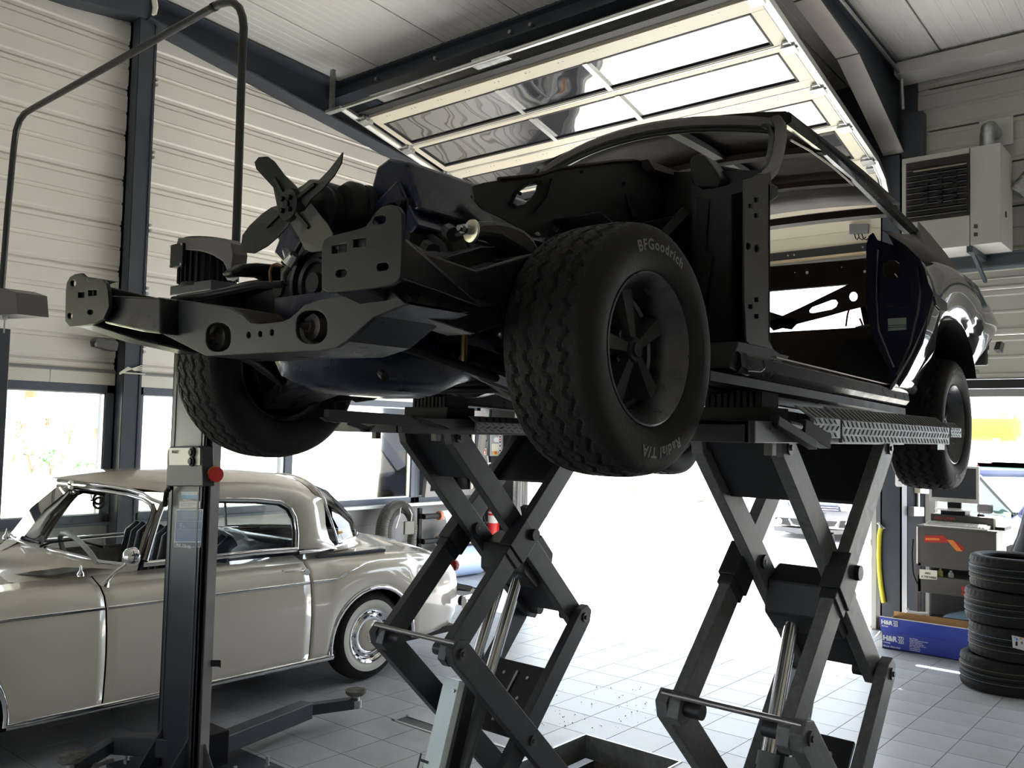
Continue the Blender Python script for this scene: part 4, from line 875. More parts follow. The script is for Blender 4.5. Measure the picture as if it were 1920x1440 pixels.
# =====================================================================
# SCISSOR LIFT UNITS
# =====================================================================
ARM=mat('scissor_arm_steel',(.052,.054,.060),.42,var=.18,vscale=14,bump=.06,bscale=160)
ARMD=mat('scissor_dark_steel',(.022,.023,.027),.45,var=.15)
PLATE=mat('platform_steel',(.04,.043,.05),.4,var=.12)
TREADM=mat('tread_plate_grey',(.17,.19,.195),.45,var=.1,vscale=10)
FJ=(2.81,.94); RJ=(3.77,.95); TF=(2.86,1.85); TB=(3.74,1.85); BR=(3.80,-.02); BF=(2.86,-.02)
def scissor(cx,label,lit,front_plate):
    t=thing('scissor_lift',label,'vehicle lift',(cx,3.3,-.13),'pair of scissor lift units under the stripped coupe')
    am=lit
    def arm(a,b,x,w=.105,th=.045,ea=.06,eb=.06):
        a=V((x,*a)); b=V((x,*b)); d=(b-a).normalized(); s=V((0,-d.z,d.y))*(w/2)
        p0=a-d*ea; p1=b+d*eb
        pts=[p0-s*.45,p0+d*.05-s,p1-d*.05-s,p1-s*.45,p1+s*.45,p1-d*.05+s,p0+d*.05+s,p0+s*.45]
        o=obj('arm',MB().prism([p-V((th/2,0,0)) for p in pts],(th,0,0)),am,t,bevel=.003)
        mb=MB()
        for p,e in ((a,1),(b,1),((a+b)/2,1)): obj('pivot_pin',MB().cyl(p+V((th/2,0,0)),p+V((th/2+.008,0,0)),.024,16).cyl(p+V((th/2+.006,0,0)),p+V((th/2+.014,0,0)),.011,6),mat('pin_steel',(.10,.10,.10),.4,metal=.6),o,smooth=40)
        return o
    for s in (-1,1):
        arm(TF,RJ,cx+s*.145); arm(TB,FJ,cx+s*.195); arm(FJ,BR,cx+s*.240,w=.115); arm(RJ,BF,cx+s*.195,w=.105)
    for (y,z) in (FJ,RJ,((TF[0]+RJ[0])/2,(TF[1]+RJ[1])/2)):
        hw=.25 if (y,z)!=RJ else .21
        obj('pivot_tube',MB().cyl((cx-hw,y,z),(cx-hw+.14,y,z),.028,16),ARMD,t,smooth=40); obj('pivot_tube',MB().cyl((cx+hw-.14,y,z),(cx+hw,y,z),.028,16),ARMD,t,smooth=40)
    obj('cross_rod',MB().cyl((cx-.25,FJ[0]-.03,FJ[1]+.045),(cx+.25,FJ[0]-.03,FJ[1]+.045),.011,10),mat('bright_rod',(.3,.29,.28),.3,metal=.8),t,smooth=40)
    def tplate(a,b,f0,f1,hw,th=.02,name='torque_plate',m=ARMD,bolts=False):
        A=V((0,*a)); B=V((0,*b)); p=A+(B-A)*f0; q=A+(B-A)*f1
        mb=MB(); mb.bar(V((cx,p.y,p.z)),V((cx,q.y,q.z)),hw*2,th,side=(1,0,0)); o=obj(name,mb,m,t,bevel=.003)
        if bolts:
            d=(q-p).normalized(); n=V((0,-d.z,d.y)); n=n if n.y<0 else -n; mb=MB()
            for sx in (-.5,.0,.5):
                for k in (.2,.5,.8):
                    c=V((cx+sx*hw,p.y,p.z))+V((0,d.y,d.z))*((q-p).length*k)+n*th/2; mb.cyl(c,c+n*.008,.009,8)
            mb.bar(V((cx,p.y,p.z))+n*(th/2+.004)+V((0,d.y,d.z))*.05,V((cx,q.y,q.z))+n*(th/2+.004)-V((0,d.y,d.z))*.05,.012,.01,side=(1,0,0))
            obj('bolt',mb,GALV,o)
        return o
    tplate(TF,RJ,-.02,.20,.14); tplate(TB,FJ,-.02,.235,.19); tplate(RJ,BF,.24,.52,.15,bolts=True); tplate(TF,RJ,.70,.96,.14,.05)
    mb=MB(); mb.loft([[V((x,y,z)) for y,z in ((3.36,1.33),(3.50,1.38),(3.60,1.28),(3.58,1.16),(3.46,1.12),(3.36,1.2))] for x in (cx-.14,cx+.14)]); obj('piston_head_block',mb,ARMD,t,bevel=.01)
    # collars and latches on the arms
    for s in (-1,1):
        c=V((cx+s*.195,3.31,1.43)); d=(V((0,*FJ))-V((0,*TB))).normalized(); mb=MB(); mb.bar(c-d*.0,c+d*.16,.075,.135,side=(1,0,0)); mb.bar(c+d*.16,c+d*.2,.06,.12,side=(1,0,0)); obj('collar',mb,ARMD,t,bevel=.004)
    mb=MB()
    for s in (-1,1):
        a=V((cx+s*.06,3.10,1.28)); b=V((cx+s*.06,3.32,1.0)); 
    mb.bar((cx+.09,3.42,1.52),(cx+.09,3.52,1.22),.035,.03,side=(1,0,0)); mb.bar((cx+.05,3.50,1.36),(cx+.09,3.62,1.20),.03,.03,side=(1,0,0)); obj('safety_pawl',mb,ARMD,t)
    # cylinders
    for s in (-1,1):
        x=cx+s*.052; top=V((x,3.47,1.26)); bot=V((x,2.95,.12)); d=(bot-top).normalized()
        mid=top+d*.62
        o=obj('piston_rod',MB().cyl(top,mid,.028,24),mat('hard_chrome_rod',(.62,.63,.65),.13,metal=1),t,smooth=40)
        obj('cylinder',MB().cyl(mid,bot,.036,24).cyl(mid-d*.02,mid+d*.03,.041,24),mat('cylinder_grey',(.16,.18,.18),.4),t,smooth=40)
    if front_plate:
        a=V((cx,3.06,.735)); b=V((cx,2.80,-.05)); d=(b-a).normalized(); n=V((0,d.z,-d.y)); n=n if n.y<0 else -n
        w=.066; h=.045
        def sec(p): return [p+V((dx,0,0))+n*k for dx,k in ((-w,-h),(-w,.0),(-w*.8,h*.55),(w*.62,h*.55),(w,.0),(w,-h))]
        cv=obj('cylinder_cover',MB().loft([sec(a),sec(b)]),mat('silver_cover',(.60,.68,.68),.42,metal=.35,var=.06,vscale=9),t)
        mb=MB(); q=a+d*.05+V((w*.35,0,0))+n*h*.55; mb.cyl(q,q+n*.008,.008,10); obj('bolt',mb,GALV,cv)
        mb=MB(); mb.bar(a+V((w+.012,0,0))-n*.02,b+V((w+.012,0,0))-n*.02,.02,.07,side=(1,0,0)); obj('cover_edge',mb,BLACK,cv)
        o=a+d*.36+V((-w*.42,0,0))+n*(h*.55+.0015)
        tm=text_mb('TT',.085,o+d*.085,-d,V((-1,0,0)),0,.9,bold=.002); obj('lettering',tm,mat('letter_black',(.01,.01,.012),.5),cv)
    # base rails in the recess
    mb=MB(); mb.box((cx-.27,2.4,-.14),(cx-.21,4.5,-.06)).box((cx+.21,2.4,-.14),(cx+.27,4.5,-.06)).box((cx-.25,2.75,-.14),(cx+.25,2.95,-.10)); obj('base_frame',mb,ARMD,t)
    return t
LITARM=mat('lit_arm_grey',(.115,.12,.12),.45,var=.25,vscale=45)  # arm steel lightened for the light on its front faces
sl=scissor(-2.855,'black scissor lift unit with silver cylinder cover nearest the cream coupe',ARM,True)
sr=scissor(-1.36,'lit scissor lift unit below the right side of the stripped coupe',LITARM,False)
# ---- platforms
def platform(cx,par,s):
    mb=MB(); mb.box((cx-.26,2.45,1.915),(cx+.215,3.95,1.93)); mb.box((cx-.26,2.45,1.865),(cx-.245,3.95,1.93)); mb.box((cx+.20,2.45,1.865),(cx+.215,3.95,1.93)); mb.box((cx-.26,2.45,1.865),(cx+.215,2.465,1.93)); mb.box((cx+.215,2.45,1.865),(cx+.235,3.05,1.93))
    o=obj('platform',mb,PLATE,par,bevel=.003)
    mb=MB(); mb.box((cx+.236,2.55,1.905),(cx+.240,3.0,1.909)); obj('edge_strip',mb,mat('pin_steel',(.10,.10,.10)),o)
    # light end blocks where the arms run in
    for x in (cx-.215,cx+.165): obj('slide_block',MB().box((x-.014,2.70,1.835 if s<0 else 1.825),(x+.014,2.73,1.875)),LITARM,o)
    mb=MB(); x=cx; 
    mb.box((x-.19,2.86,1.93),(x+.09,3.04,1.985)); bk=obj('rubber_block',mb,RUBBER,o,bevel=.004)
    mb=MB(); 
    for k in range(9): mb.box((x-.15+k*.024,2.875,1.985),(x-.15+k*.024+.014,3.03,2.062))
    mb.box((x-.15,2.885,1.985),(x+.058,3.02,2.06)); obj('ribbed_pad',mb,RUBBER,o)
    return o
pl=platform(-2.855,sl,-1); pr=platform(-1.36,sr,1)
def tread(par,x,y0,y1,z0,z1,lean,s=1):
    "folded ramp plate with chevron tread: lower face upright, upper face leaning inwards"
    mb=MB(); zm=z0+(z1-z0)*.62
    mb.prism([V((x,y0,z0)),V((x,y0,zm)),V((x-s*lean,y0,z1)),V((x-s*(lean+.01),y0,z1)),V((x-s*.012,y0,zm)),V((x-s*.012,y0,z0))],(0,y1-y0,0))
    o=obj('ramp_plate',mb,TREADM,par)
    mb=MB(); pit=.045; n=int((y1-y0)/pit); rows=3; hh=(zm-z0)/rows
    for k in range(n):
        for r in range(rows):
            y=y0+.02+k*pit; za=z0+r*hh+.004; zb=za+hh-.006; sl_=.022*(1 if r%2 else -1)+.0
            mb.prism([V((x+s*.0005,y,za)),V((x+s*.0005,y+.009,za)),V((x+s*.0005,y+.009+sl_,zb)),V((x+s*.0005,y+sl_,zb))],(s*.0015,0,0))
        y=y0+.02+k*pit
        a=V((x-s*lean*.05,y,zm+.004)); b=V((x-s*lean*.95,y+.03,z1-.003)); mb.prism([a,a+V((0,.009,0)),b+V((0,.009,0)),b],(s*.002,0,.001))
    tag(obj('tread_pattern',mb,mat('tread_slit_dark',(.025,.027,.028),.6),o),kind='stuff')  # dark bars draw the slanted slits of the tread
    return o
tread(sr,-1.11,2.86,3.10,1.885,1.99,.06); tread(sr,-1.11,3.12,4.52,1.87,1.995,.06); tread(sr,-1.11,4.55,4.74,1.905,1.975,.03)
tread(sl,-2.58,2.85,3.9,1.875,1.945,.04)
mb=MB(); mb.bar(P(1452,788,X=-1.12),P(1525,835,X=-1.10),.03,.03,side=(1,0,0)); mb.bar(P(1500,800,X=-1.13),P(1548,828,X=-1.11),.04,.05,side=(1,0,0)); mb.cyl(P(1478,795,X=-1.12),P(1500,800,X=-1.12),.012,8); obj('ramp_hinge',mb,ARMD,sr,bevel=.003)
mb=MB(); mb.box((-1.15,4.36,1.845),(-1.12,4.48,1.87)); obj('ramp_foot',mb,PLATE,sr)
mb=MB(); mb.bar(P(612,779,X=-2.62),P(780,790,X=-2.62),.03,.045,side=(1,0,0)); mb.bar(P(655,792,X=-2.62),P(690,806,X=-2.62),.02,.02,side=(1,0,0)); mb.prism([P(x,y,X=-2.61) for x,y in ((684,800),(705,797),(696,808),(682,810))],(-.02,0,0)); mb.prism([P(x,y,X=-2.61) for x,y in ((604,782),(640,784),(634,793),(610,787))],(-.02,0,0)); mb.tube([P(780,783,X=-2.6),P(840,805,X=-2.6)],.006,6); obj('ramp_linkage',mb,PLATE,sl)
# =====================================================================
# TWO-POST LIFT AROUND THE CREAM COUPE
# =====================================================================
POSTM=mat('post_anthracite',(.036,.043,.057),.4,var=.1,vscale=4)
pl2=thing('two_post_lift','dark grey two-post lift with arched cable pipe standing around the cream coupe','vehicle lift',(-6.1,2.75,0))
X0p,X1p,Yp0,Yp1=-4.67,-4.30,2.61,2.70
mb=MB(); mb.box((X0p,Yp0,.02),(X1p,Yp0+.03,2.62)); mb.box((X1p-.03,Yp0,.02),(X1p,Yp1,2.62)); mb.box((X0p,Yp1-.02,.02),(X1p,Yp1,2.62)); mb.box((X0p,Yp0,.02),(X0p+.02,Yp1,2.62))
po=obj('post',mb,POSTM,pl2,bevel=.006)
obj('post_rail',MB().box((X1p,Yp0+.035,.02),(X1p+.008,Yp1-.004,2.62)),mat('pale_rail',(.42,.40,.39),.4,metal=.5,var=.12),po)  # paler metal strip along the right side of the post
mb=MB(); mb.box((X0p+.03,Yp0-.004,.02),(X0p+.05,Yp0,2.6)).box((X1p-.06,Yp0-.004,.02),(X1p-.045,Yp0,2.6)); obj('post_fold',mb,STEEL,po)
mb=MB(); mb.box((-4.85,2.42,0.002),(-4.1,3.05,.022)); mb.prism([(-4.62,2.60,.02),(-4.62,2.46,.02),(-4.62,2.60,.22)],(.014,0,0)); mb.prism([(-4.36,2.60,.02),(-4.36,2.46,.02),(-4.36,2.60,.22)],(.014,0,0)); mb.prism([(-4.29,2.66,.02),(-4.15,2.66,.02),(-4.29,2.66,.2)],(0,.014,0)); obj('base_plate',mb,POSTM,po,bevel=.002)
mb=MB()
for x,y in ((-4.17,2.55),(-4.17,2.78),(-4.17,2.98),(-4.78,2.5),(-4.45,2.46),(-4.28,2.47)): mb.cyl((x,y,.02),(x,y,.04),.018,6); mb.cyl((x,y,.04),(x,y,.085),.010,8)
obj('anchor_bolt',mb,GALV,po)
# motor head
mb=MB(); mb.box((-4.95+.26,2.58,2.60),(-4.27,2.9,2.655)); obj('head_plate',mb,POSTM,pl2,bevel=.004)
mc=V((-4.51,2.70,2.64))
mb=MB(); mb.cyl(mc,mc+V((0,0,.27)),.14,28); 
for k in range(28):
    a=2*pi*k/28; d=V((cos(a),sin(a),0)); mb.bar(mc+d*.145+V((0,0,.02)),mc+d*.145+V((0,0,.22)),.006,.03,side=(-d.y,d.x,0))
mo=obj('motor',mb,BLACK,pl2,smooth=40)
mb=MB(); mb.prism([mc+V((x,-.175,z)) for x,z in rounded(-.03,.165,.13,.13,.012,3)],(0,.05,0)); tbx=obj('terminal_box',mb,BLACK,mo,bevel=.003)
mb=MB()
for x,z in ((-.085,.11),(.025,.11),(-.085,.22),(.025,.22)): mb.cyl(mc+V((x,-.18,z)),mc+V((x,-.174,z)),.007,8)
mb.cyl(mc+V((-.14,-.13,.14)),mc+V((-.10,-.15,.145)),.014,10); obj('screw',mb,GALV,tbx)
mb=MB(); mb.tube([mc+V((-.14,-.13,.14)),mc+V((-.165,-.13,.15)),mc+V((-.17,-.12,.17)),mc+V((-.15,-.11,.18))],.006,6); obj('cable',mb,BLACK,mo)
f=[P(x,y,Y=2.54) for x,y in ((334,446),(380,444),(420,447),(433,456),(436,475),(432,512),(425,506),(418,490),(398,478),(375,470),(335,468),(324,492),(326,475))]
mb=MB(); mb.prism(f,(0,.09,0)); obj('motor_hood',mb,mat('grey_hood',(.085,.08,.078),.42),mo,bevel=.004)
mb=MB(); mb.prism([P(x,y,Y=2.6) for x,y in ((420,513),(433,505),(434,520),(426,525))],(0,.04,0)); obj('hood_bracket',mb,GALV,mo)
# cable arch
pa=[P(x,y,Y=2.83) for x,y in ((440,530),(447,330),(454,110),(457,52),(455,32),(449,15),(438,5),(425,4),(410,8),(62,203),(47,212),(37,225),(30,245),(26,275),(14,400),(3,545))]
mb=MB(); mb.tube(pa,.024,12); arch=obj('cable_pipe',mb,mat('black_tube',(.02,.02,.022),.3),pl2,smooth=60)
mb=MB(); mb.cyl(P(404,11.5,Y=2.83),P(399,14,Y=2.83),.0275,12); obj('pipe_joint',mb,BLACK,arch,smooth=40)
# control box and labels
BY=2.56
mb=MB(); mb.prism([P(x,y,Y=BY) for x,y in ((311,912),(313,845),(318,837),(372,836),(378,840),(381,912))],(0,.07,0)); cb=obj('control_box',mb,DARKPL,pl2,bevel=.006)
pq=lambda pts,Y,t=.003:MB().prism([P(x,y,Y=Y) for x,y in pts],(0,t,0))
fp=obj('switch_panel',pq(((317,840),(375,840),(375,872),(317,872)),BY-.004),mat('brushed_panel',(.40,.385,.35),.45,metal=.3),cb)
mb=MB()
for x,y in ((362,848),(361,865)): c=P(x,y,Y=BY-.006); mb.lathe([(0,-.02),(.015,-.02),(.018,-.012),(.026,-.01),(.028,.0),(0,.0)],c,(0,1,0),20)
obj('push_button',mb,BLACK,cb,smooth=40)
def lab(txt,x,y,size,Y,m,par,sp=1,bold=.0006,ux=V((1,0,0))):
    o=P(x,y,Y=Y); return obj('lettering',text_mb(txt,size,o,ux,V((0,0,1)),0,sp,bold=bold),m,par)
INK=mat('ink_black',(.015,.015,.015),.6); INKW=mat('ink_white',(.75,.75,.75),.5); INKB=mat('label_blue',(.012,.055,.17),.4); INKLB=mat('label_light_blue',(.03,.22,.48),.4)
lab('MAEST',322,849.5,.022,BY-.0055,INK,fp,1.1,.001)
mb=MB(); mb.box((-4.315,2.60,1.50),(-4.27,2.68,1.76)) if False else mb.prism([P(x,y,X=-4.28) for x,y in ((383,848),(397,851),(395,911),(381,911))],(-.01,0,0)); sp_=obj('side_panel',mb,mat('brushed_panel',(.62,.60,.56)),cb)
c=P(397,889,X=-4.27); mb=MB(); mb.cyl(c+V((-.01,0,0)),c+V((.03,0,0)),.045,20); obj('switch_collar',mb,mat('dull_yellow',(.42,.32,.08),.5),sp_,smooth=40)
mb=MB(); mb.cyl(c+V((.03,0,0)),c+V((.05,0,0)),.040,20); obj('main_switch',mb,RED,sp_,smooth=40)
FPY=Yp0-.002
l1=obj('label',pq(((340,922),(372,922),(372,928),(340,928)),FPY,.001),mat('pale_label',(.5,.55,.58),.5),po)
l2=obj('label',pq(((340,928),(372,928),(372,935),(340,935)),FPY,.001),INKLB,po)
lab('STERNER AUTOLIFT AG',343,938,.010,FPY-.001,INKW,l2,1,.0003)
l3=obj('label',pq(((336,940),(376,940),(375,953),(336,953)),FPY,.001),mat('white_label',(.62,.60,.55),.5),po)
mb=MB()
for k,(a,b) in enumerate(((341,368),(339,373),(339,360),(345,372))): mb.prism([P(x,y,Y=FPY-.001) for x,y in ((a,943+k*2.6),(b,943+k*2.6),(b,943.8+k*2.6),(a,943.8+k*2.6))],(0,.0005,0))
obj('label_line',mb,mat('label_grey',(.25,.25,.25),.5),l3)
l4=obj('label',pq(((330,955),(381,954.5),(376.5,1026),(326,1026)),FPY,.001),mat('pale_label',(.5,.55,.58)),po)
b4=obj('label_field',pq(((331,957),(379,956.5),(376,1015),(328,1015)),FPY-.001,.0006),INKB,l4)
obj('label_field',pq(((327.5,1017),(375.5,1017),(375.3,1025),(327,1025)),FPY-.001,.0006),mat('label_navy',(.006,.02,.06),.4),l4)
lab('MAX. 3200 KG',330,1023.5,.0235,FPY-.002,INKW,l4,1.0,.0006)
mb=MB()
for y in (976.5,992.5): mb.prism([P(x,yy,Y=FPY-.002) for x,yy in ((330,y),(378,y),(378,y+.9),(330,y+.9))],(0,.0004,0))
for k in range(6): mb.prism([P(x,yy,Y=FPY-.002) for x,yy in ((341,961+k*2.3),(370,961+k*2.3),(370,961.6+k*2.3),(341,961.6+k*2.3))],(0,.0004,0))
for k in range(5): mb.prism([P(x,yy,Y=FPY-.002) for x,yy in ((352,980+k*2),(368,980+k*2),(368,980.5+k*2),(352,980.5+k*2))],(0,.0004,0))
for k in range(7): mb.prism([P(x,yy,Y=FPY-.002) for x,yy in ((331,996+k*2.5),(372,996+k*2.5),(372,996.6+k*2.5),(331,996.6+k*2.5))],(0,.0004,0))
for y in (981,985,989): mb.prism([P(x,yy,Y=FPY-.002) for x,yy in ((336.5,y),(341,y),(341,y+2.3),(336.5,y+2.3))],(0,.0004,0))
obj('label_line',mb,mat('label_pale_blue',(.25,.36,.5),.5),b4)
lab('Lifts',342.5,988.5,.014,FPY-.002,mat('label_pale_blue',(.25,.36,.5)),b4)
mb=MB(); mb.tube([P(x,y,Y=2.58) for x,y in ((316,918),(312,922),(310,935),(309,950))],.014,8); mb.cyl(P(315,916,Y=2.58),P(322,915,Y=2.58),.012,8); obj('pull_handle',mb,RUBBER,po,smooth=50)
mb=MB(); mb.prism([P(x,y,X=-4.28) for x,y in ((397,1238),(414,1238),(414,1252),(411,1250),(397,1250))],(-.01,0,0)); obj('catch',mb,BLACK,po)
# carriage and arms
def lift_arm(p,q,r,pad,name='swing_arm'):
    o=obj(name,MB().bar(p,q,.13,.11,side=(0,0,1)) if False else MB().bar(p,q,.10,.10,side=V((0,0,1))),POSTM,pl2,bevel=.006)
    obj('arm_extension',MB().bar(q,r,.065,.065,side=V((0,0,1))),POSTM,o,bevel=.004)
    mb=MB(); mb.cyl(pad-V((0,0,.085)),pad-V((0,0,.02)),.026,16); mb.cyl(pad-V((0,0,.10)),pad-V((0,0,.05)),.04,16); obj('pad_socket',mb,GALV,o,smooth=40)
    mb=MB(); mb.lathe([(0,-.02),(.05,-.02),(.065,-.008),(.068,.012),(.0,.012)],pad,(0,0,1),24)
    for k in range(8): a=pi*k/8; mb.bar(pad+V((.06*cos(a),.06*sin(a),.013)),pad-V((.06*cos(a),.06*sin(a),-.013)),.006,.004)
    obj('lift_pad',mb,mat('grimy_pad',(.16,.15,.13),.7,var=.3),o,smooth=40)
pR=P(667,1297,Z=.18); pL=P(133,1421,Z=.16)
qR=P(575,1330,Z=.12); lift_arm(V((-4.42,2.78,.12)),qR,pR-V((0,0,.07)),pR); qL=P(215,1392,Z=.14); lift_arm(V((-4.58,2.66,.12)),qL,pL-V((0,0,.06)),pL)
mb=MB(); mb.box((-4.64,2.68,.03),(-4.36,2.86,.21)); obj('carriage',mb,BLACK,pl2,bevel=.004)
mb=MB(); mb.cyl(P(178,1437,Z=.07),P(212,1425,Z=.07),.012,8); mb.cyl(P(160,1420,Z=.1),P(178,1440,Z=.07),.025,10); obj('arm_lock',mb,GALV,pl2)
# left-hand post at the frame edge
mb=MB(); mb.box((-7.95,2.62,.02),(-7.58,2.65,2.60)); mb.box((-7.95,2.62,.02),(-7.92,2.84,2.60)); mb.box((-7.6,2.62,.02),(-7.57,2.84,2.60)); p2=obj('post',mb,POSTM,pl2,bevel=.006)
mb=MB(); mb.box((-8.0,2.45,.002),(-7.4,3.05,.022)); obj('base_plate',mb,POSTM,p2)
mb=MB(); mb.prism([P(x,y,Y=2.62) for x,y in ((-40,545),(7,540),(30,548),(33,589),(-40,592))],(0,.22,0)); obj('head_cover',mb,mat('grey_hood',(.085,.08,.078)),p2,bevel=.004)
mb=MB(); c=P(6,592,Y=2.6); mb.cyl(c,c+V((0,0,-.03)),.03,6); mb.cyl(c+V((.03,0,-.03)),c+V((.03,0,-.13)),.006,6); obj('cable_nut',mb,GALV,p2)
# =====================================================================
# CREAM VINTAGE COUPE
# =====================================================================
CX=-5.96
CPAINT=mat('cream_paint',(.72,.655,.55),.16,coat=1,spec=.5,croug=.04)
NAVY=mat('navy_leather',(.012,.02,.045),.35,bump=.1,bscale=60)
CGLASS=glassmat('car_glass',(.90,.94,.92))
cp_=thing('vintage_coupe','cream vintage two-door coupe with chrome trim parked behind the lift post','car',(CX,3.6,0))
def interp(tab,y):
    "smooth cubic through the table rows"
    n=len(tab)
    if y<=tab[0][0]: return tab[0][1:]
    if y>=tab[-1][0]: return tab[-1][1:]
    k=max(i for i in range(n-1) if tab[i][0]<=y); out=[]
    h=tab[k+1][0]-tab[k][0]; t=(y-tab[k][0])/h
    for c in range(1,len(tab[0])):
        def m(i):
            if i==0 or i==n-1: return 0
            a=(tab[i][c]-tab[i-1][c])/(tab[i][0]-tab[i-1][0]); b=(tab[i+1][c]-tab[i][c])/(tab[i+1][0]-tab[i][0])
            return 0 if a*b<=0 else 2*a*b/(a+b)
        p,q=tab[k][c],tab[k+1][c]
        out.append((2*t**3-3*t*t+1)*p+(t**3-2*t*t+t)*h*m(k)+(-2*t**3+3*t*t)*q+(t**3-t*t)*h*m(k+1))
    return tuple(out)
#      y    half-width scale, shoulder z, centre z, bottom z
BT=[(.55,.62,.62,.70,.45),(.75,.82,.80,.86,.34),(1.1,.93,.90,.96,.28),(1.6,.985,.93,1.0,.25),(2.2,1.0,.93,1.035,.24),(2.5,1.0,.925,1.03,.24),(3.2,1.0,.93,1.02,.24),(3.9,1.0,.925,1.01,.24),(4.3,1.0,.915,1.02,.24),(4.7,.995,.91,1.03,.24),(5.1,.97,.88,.99,.25),(5.4,.91,.82,.90,.27),(5.6,.80,.74,.81,.31),(5.72,.66,.64,.70,.40),(5.78,.52,.54,.58,.47)]
RA,FA=(4.55,.36),(1.58,.36)
def zb(y,b):
    for (ay,az) in (RA,FA):
        d=(y-ay)/.415
        if abs(d)<1: b=max(b,az+.40*math.sqrt(1-d*d)-.06)
    return b
def half(y):
    w,sz,cz,bz=interp(BT,y); b=zb(y,bz)
    lv=[(.86,0),(.875,.10),(.885,.30),(.888,.48),(.880,.66),(.865,.82),(.835,.93),(.78,1.0)]
    out=[]
    for x,t in lv:
        out.append((x*w,b+(sz-b)*t))
    out+= [(.66*w,sz+(cz-sz)*.45),(.48*w,sz+(cz-sz)*.72),(.25*w,sz+(cz-sz)*.93),(0,cz)]
    return out
def bodygrid(y0,y1,n,s0=0,s1=None,side=1,off=0):
    rows=[]
    for i in range(n+1):
        y=y0+(y1-y0)*i/n; h=half(y)[s0:s1]
        rows.append([V((CX+side*(x+off),y,z)) for x,z in h])
    return rows
def cpart(name,mb,m=CPAINT,smooth=60,parent=None,bevel=0,thick=0):
    o=obj(name,mb,m,parent or cp_,smooth,bevel)
    if thick: q=o.modifiers.new('thick','SOLIDIFY'); q.thickness=thick; q.offset=-1
    return o
for s in (1,-1):
    # front wing, door, rear wing split by real gaps; the cabin opening is left out of the top
    mb=MB(); mb.grid(bodygrid(.55,2.493,44,0,9,s)); cpart('front_wing',mb,thick=.004)
    # bonnet/cowl side of the top
    mb=MB(); mb.grid(bodygrid(2.505,3.938,24,0,8,s)); dr_=cpart('door',mb,thick=.004)
    mb=MB(); mb.grid([[V((CX+s*x,y,z)) for x,z in half(y)[7:9]] for y in (2.505,2.9,3.4,3.938)]); cpart('door_top',mb,parent=dr_,thick=.004)
    mb=MB(); mb.grid(bodygrid(3.950,5.78,56,0,9,s)); cpart('rear_wing',mb,thick=.004)
    for y0 in (2.48,3.93): cpart('door_gap',MB().grid([[V((CX+s*(x-.012),y,z)) for x,z in half(y)[0:9]] for y in (y0,y0+.03)]),BLACK)
wb_y=P(40,1016,X=CX+.05).y
mb=MB()
rows=[]
for i in range(25):
    y=.55+(wb_y-.28-.55)*i/24; h=half(y)[8:]; rows.append([V((CX-x,y,z)) for x,z in h]+[V((CX+x,y,z)) for x,z in reversed(h)][1:])
mb.grid(rows); cpart('bonnet',mb,thick=.004)
rows=[]
for i in range(20):
    y=4.96+.82*i/19; h=half(y)[8:]; rows.append([V((CX-x,y,z)) for x,z in h]+[V((CX+x,y,z)) for x,z in reversed(h)][1:])
mb=MB(); mb.grid(rows); cpart('boot_lid',mb,thick=.004)
# chrome: sill, waist strips, wheel-arch lips
def sx(y,zt): 
    h=half(y)
    for (x0,z0),(x1,z1) in zip(h[:-1],h[1:]):
        if z0<=zt<=z1: return x0+(x1-x0)*(zt-z0)/(z1-z0+1e-9)
    return h[0][0]
for s in (1,-1):
    def st(ys,zf,r,off=.004): 
        mb=MB(); mb.tube([V((CX+s*(sx(y,zf(y))+off),y,zf(y))) for y in ys],r,8); return mb
    L=lambda a,b,n:[a+(b-a)*k/n for k in range(n+1)]
    o=cpart('sill_moulding',st(L(1.99,4.16,14),lambda y:.262-.006*(y-2),.024,.0),CHROME); 
    zt=lambda y:.815-.012*(y-2.5)
    cpart('waist_moulding',st(L(.9,2.49,10),zt,.012),CHROME); cpart('waist_moulding',st(L(2.51,3.93,10),zt,.012),CHROME)
    cpart('waist_moulding',st(L(3.96,4.18,4),zt,.011),CHROME)
    cpart('waist_moulding',st([4.18,4.22,4.28,4.36,4.46,4.6,4.8,5.0,5.2,5.4],lambda y:.795+.095*min(1,max(0,(y-4.18)/.30))**.7-.09*max(0,(y-4.6)/.9)**1.6,.008),CHROME)
    for (ay,az) in (RA,FA):
        mb=MB(); pts=[]
        for k in range(21):
            a=-.10+(pi+.2)*k/20; y=ay-.41*cos(a); z=az+.395*sin(a)-.06
            z=max(z,.255); pts.append(V((CX+s*(sx(y,max(z+.002,half(y)[0][1]))+.004),y,z)))
        mb.tube(pts,.018,8); cpart('arch_moulding',mb,CHROME)
        mb=MB(); rr=[]
        for k in range(15): a=pi*k/14; rr.append([V((CX+s*x,ay-.41*cos(a),az-.06+.40*sin(a))) for x in (.86,.55)])
        mb.grid(rr); mb.prism([V((CX+s*.55,ay-.41*cos(pi*k/14),az-.06+.40*sin(pi*k/14))) for k in range(15)],(-s*.005,0,0)); cpart('wheel_arch_liner',mb,BLACK)
# floor and underside
mb=MB(); mb.box((CX-.8,.7,.22),(CX+.8,5.5,.27)); cpart('underbody',mb,BLACK,None)
mb=MB()
for p in (P(215,1324,X=CX+.86),P(602,1233,X=CX+.86)): mb.cyl(p+V((-.02,0,-.01)),p+V((.01,0,-.01)),.02,10)
cpart('jack_point',mb,DARKPL)
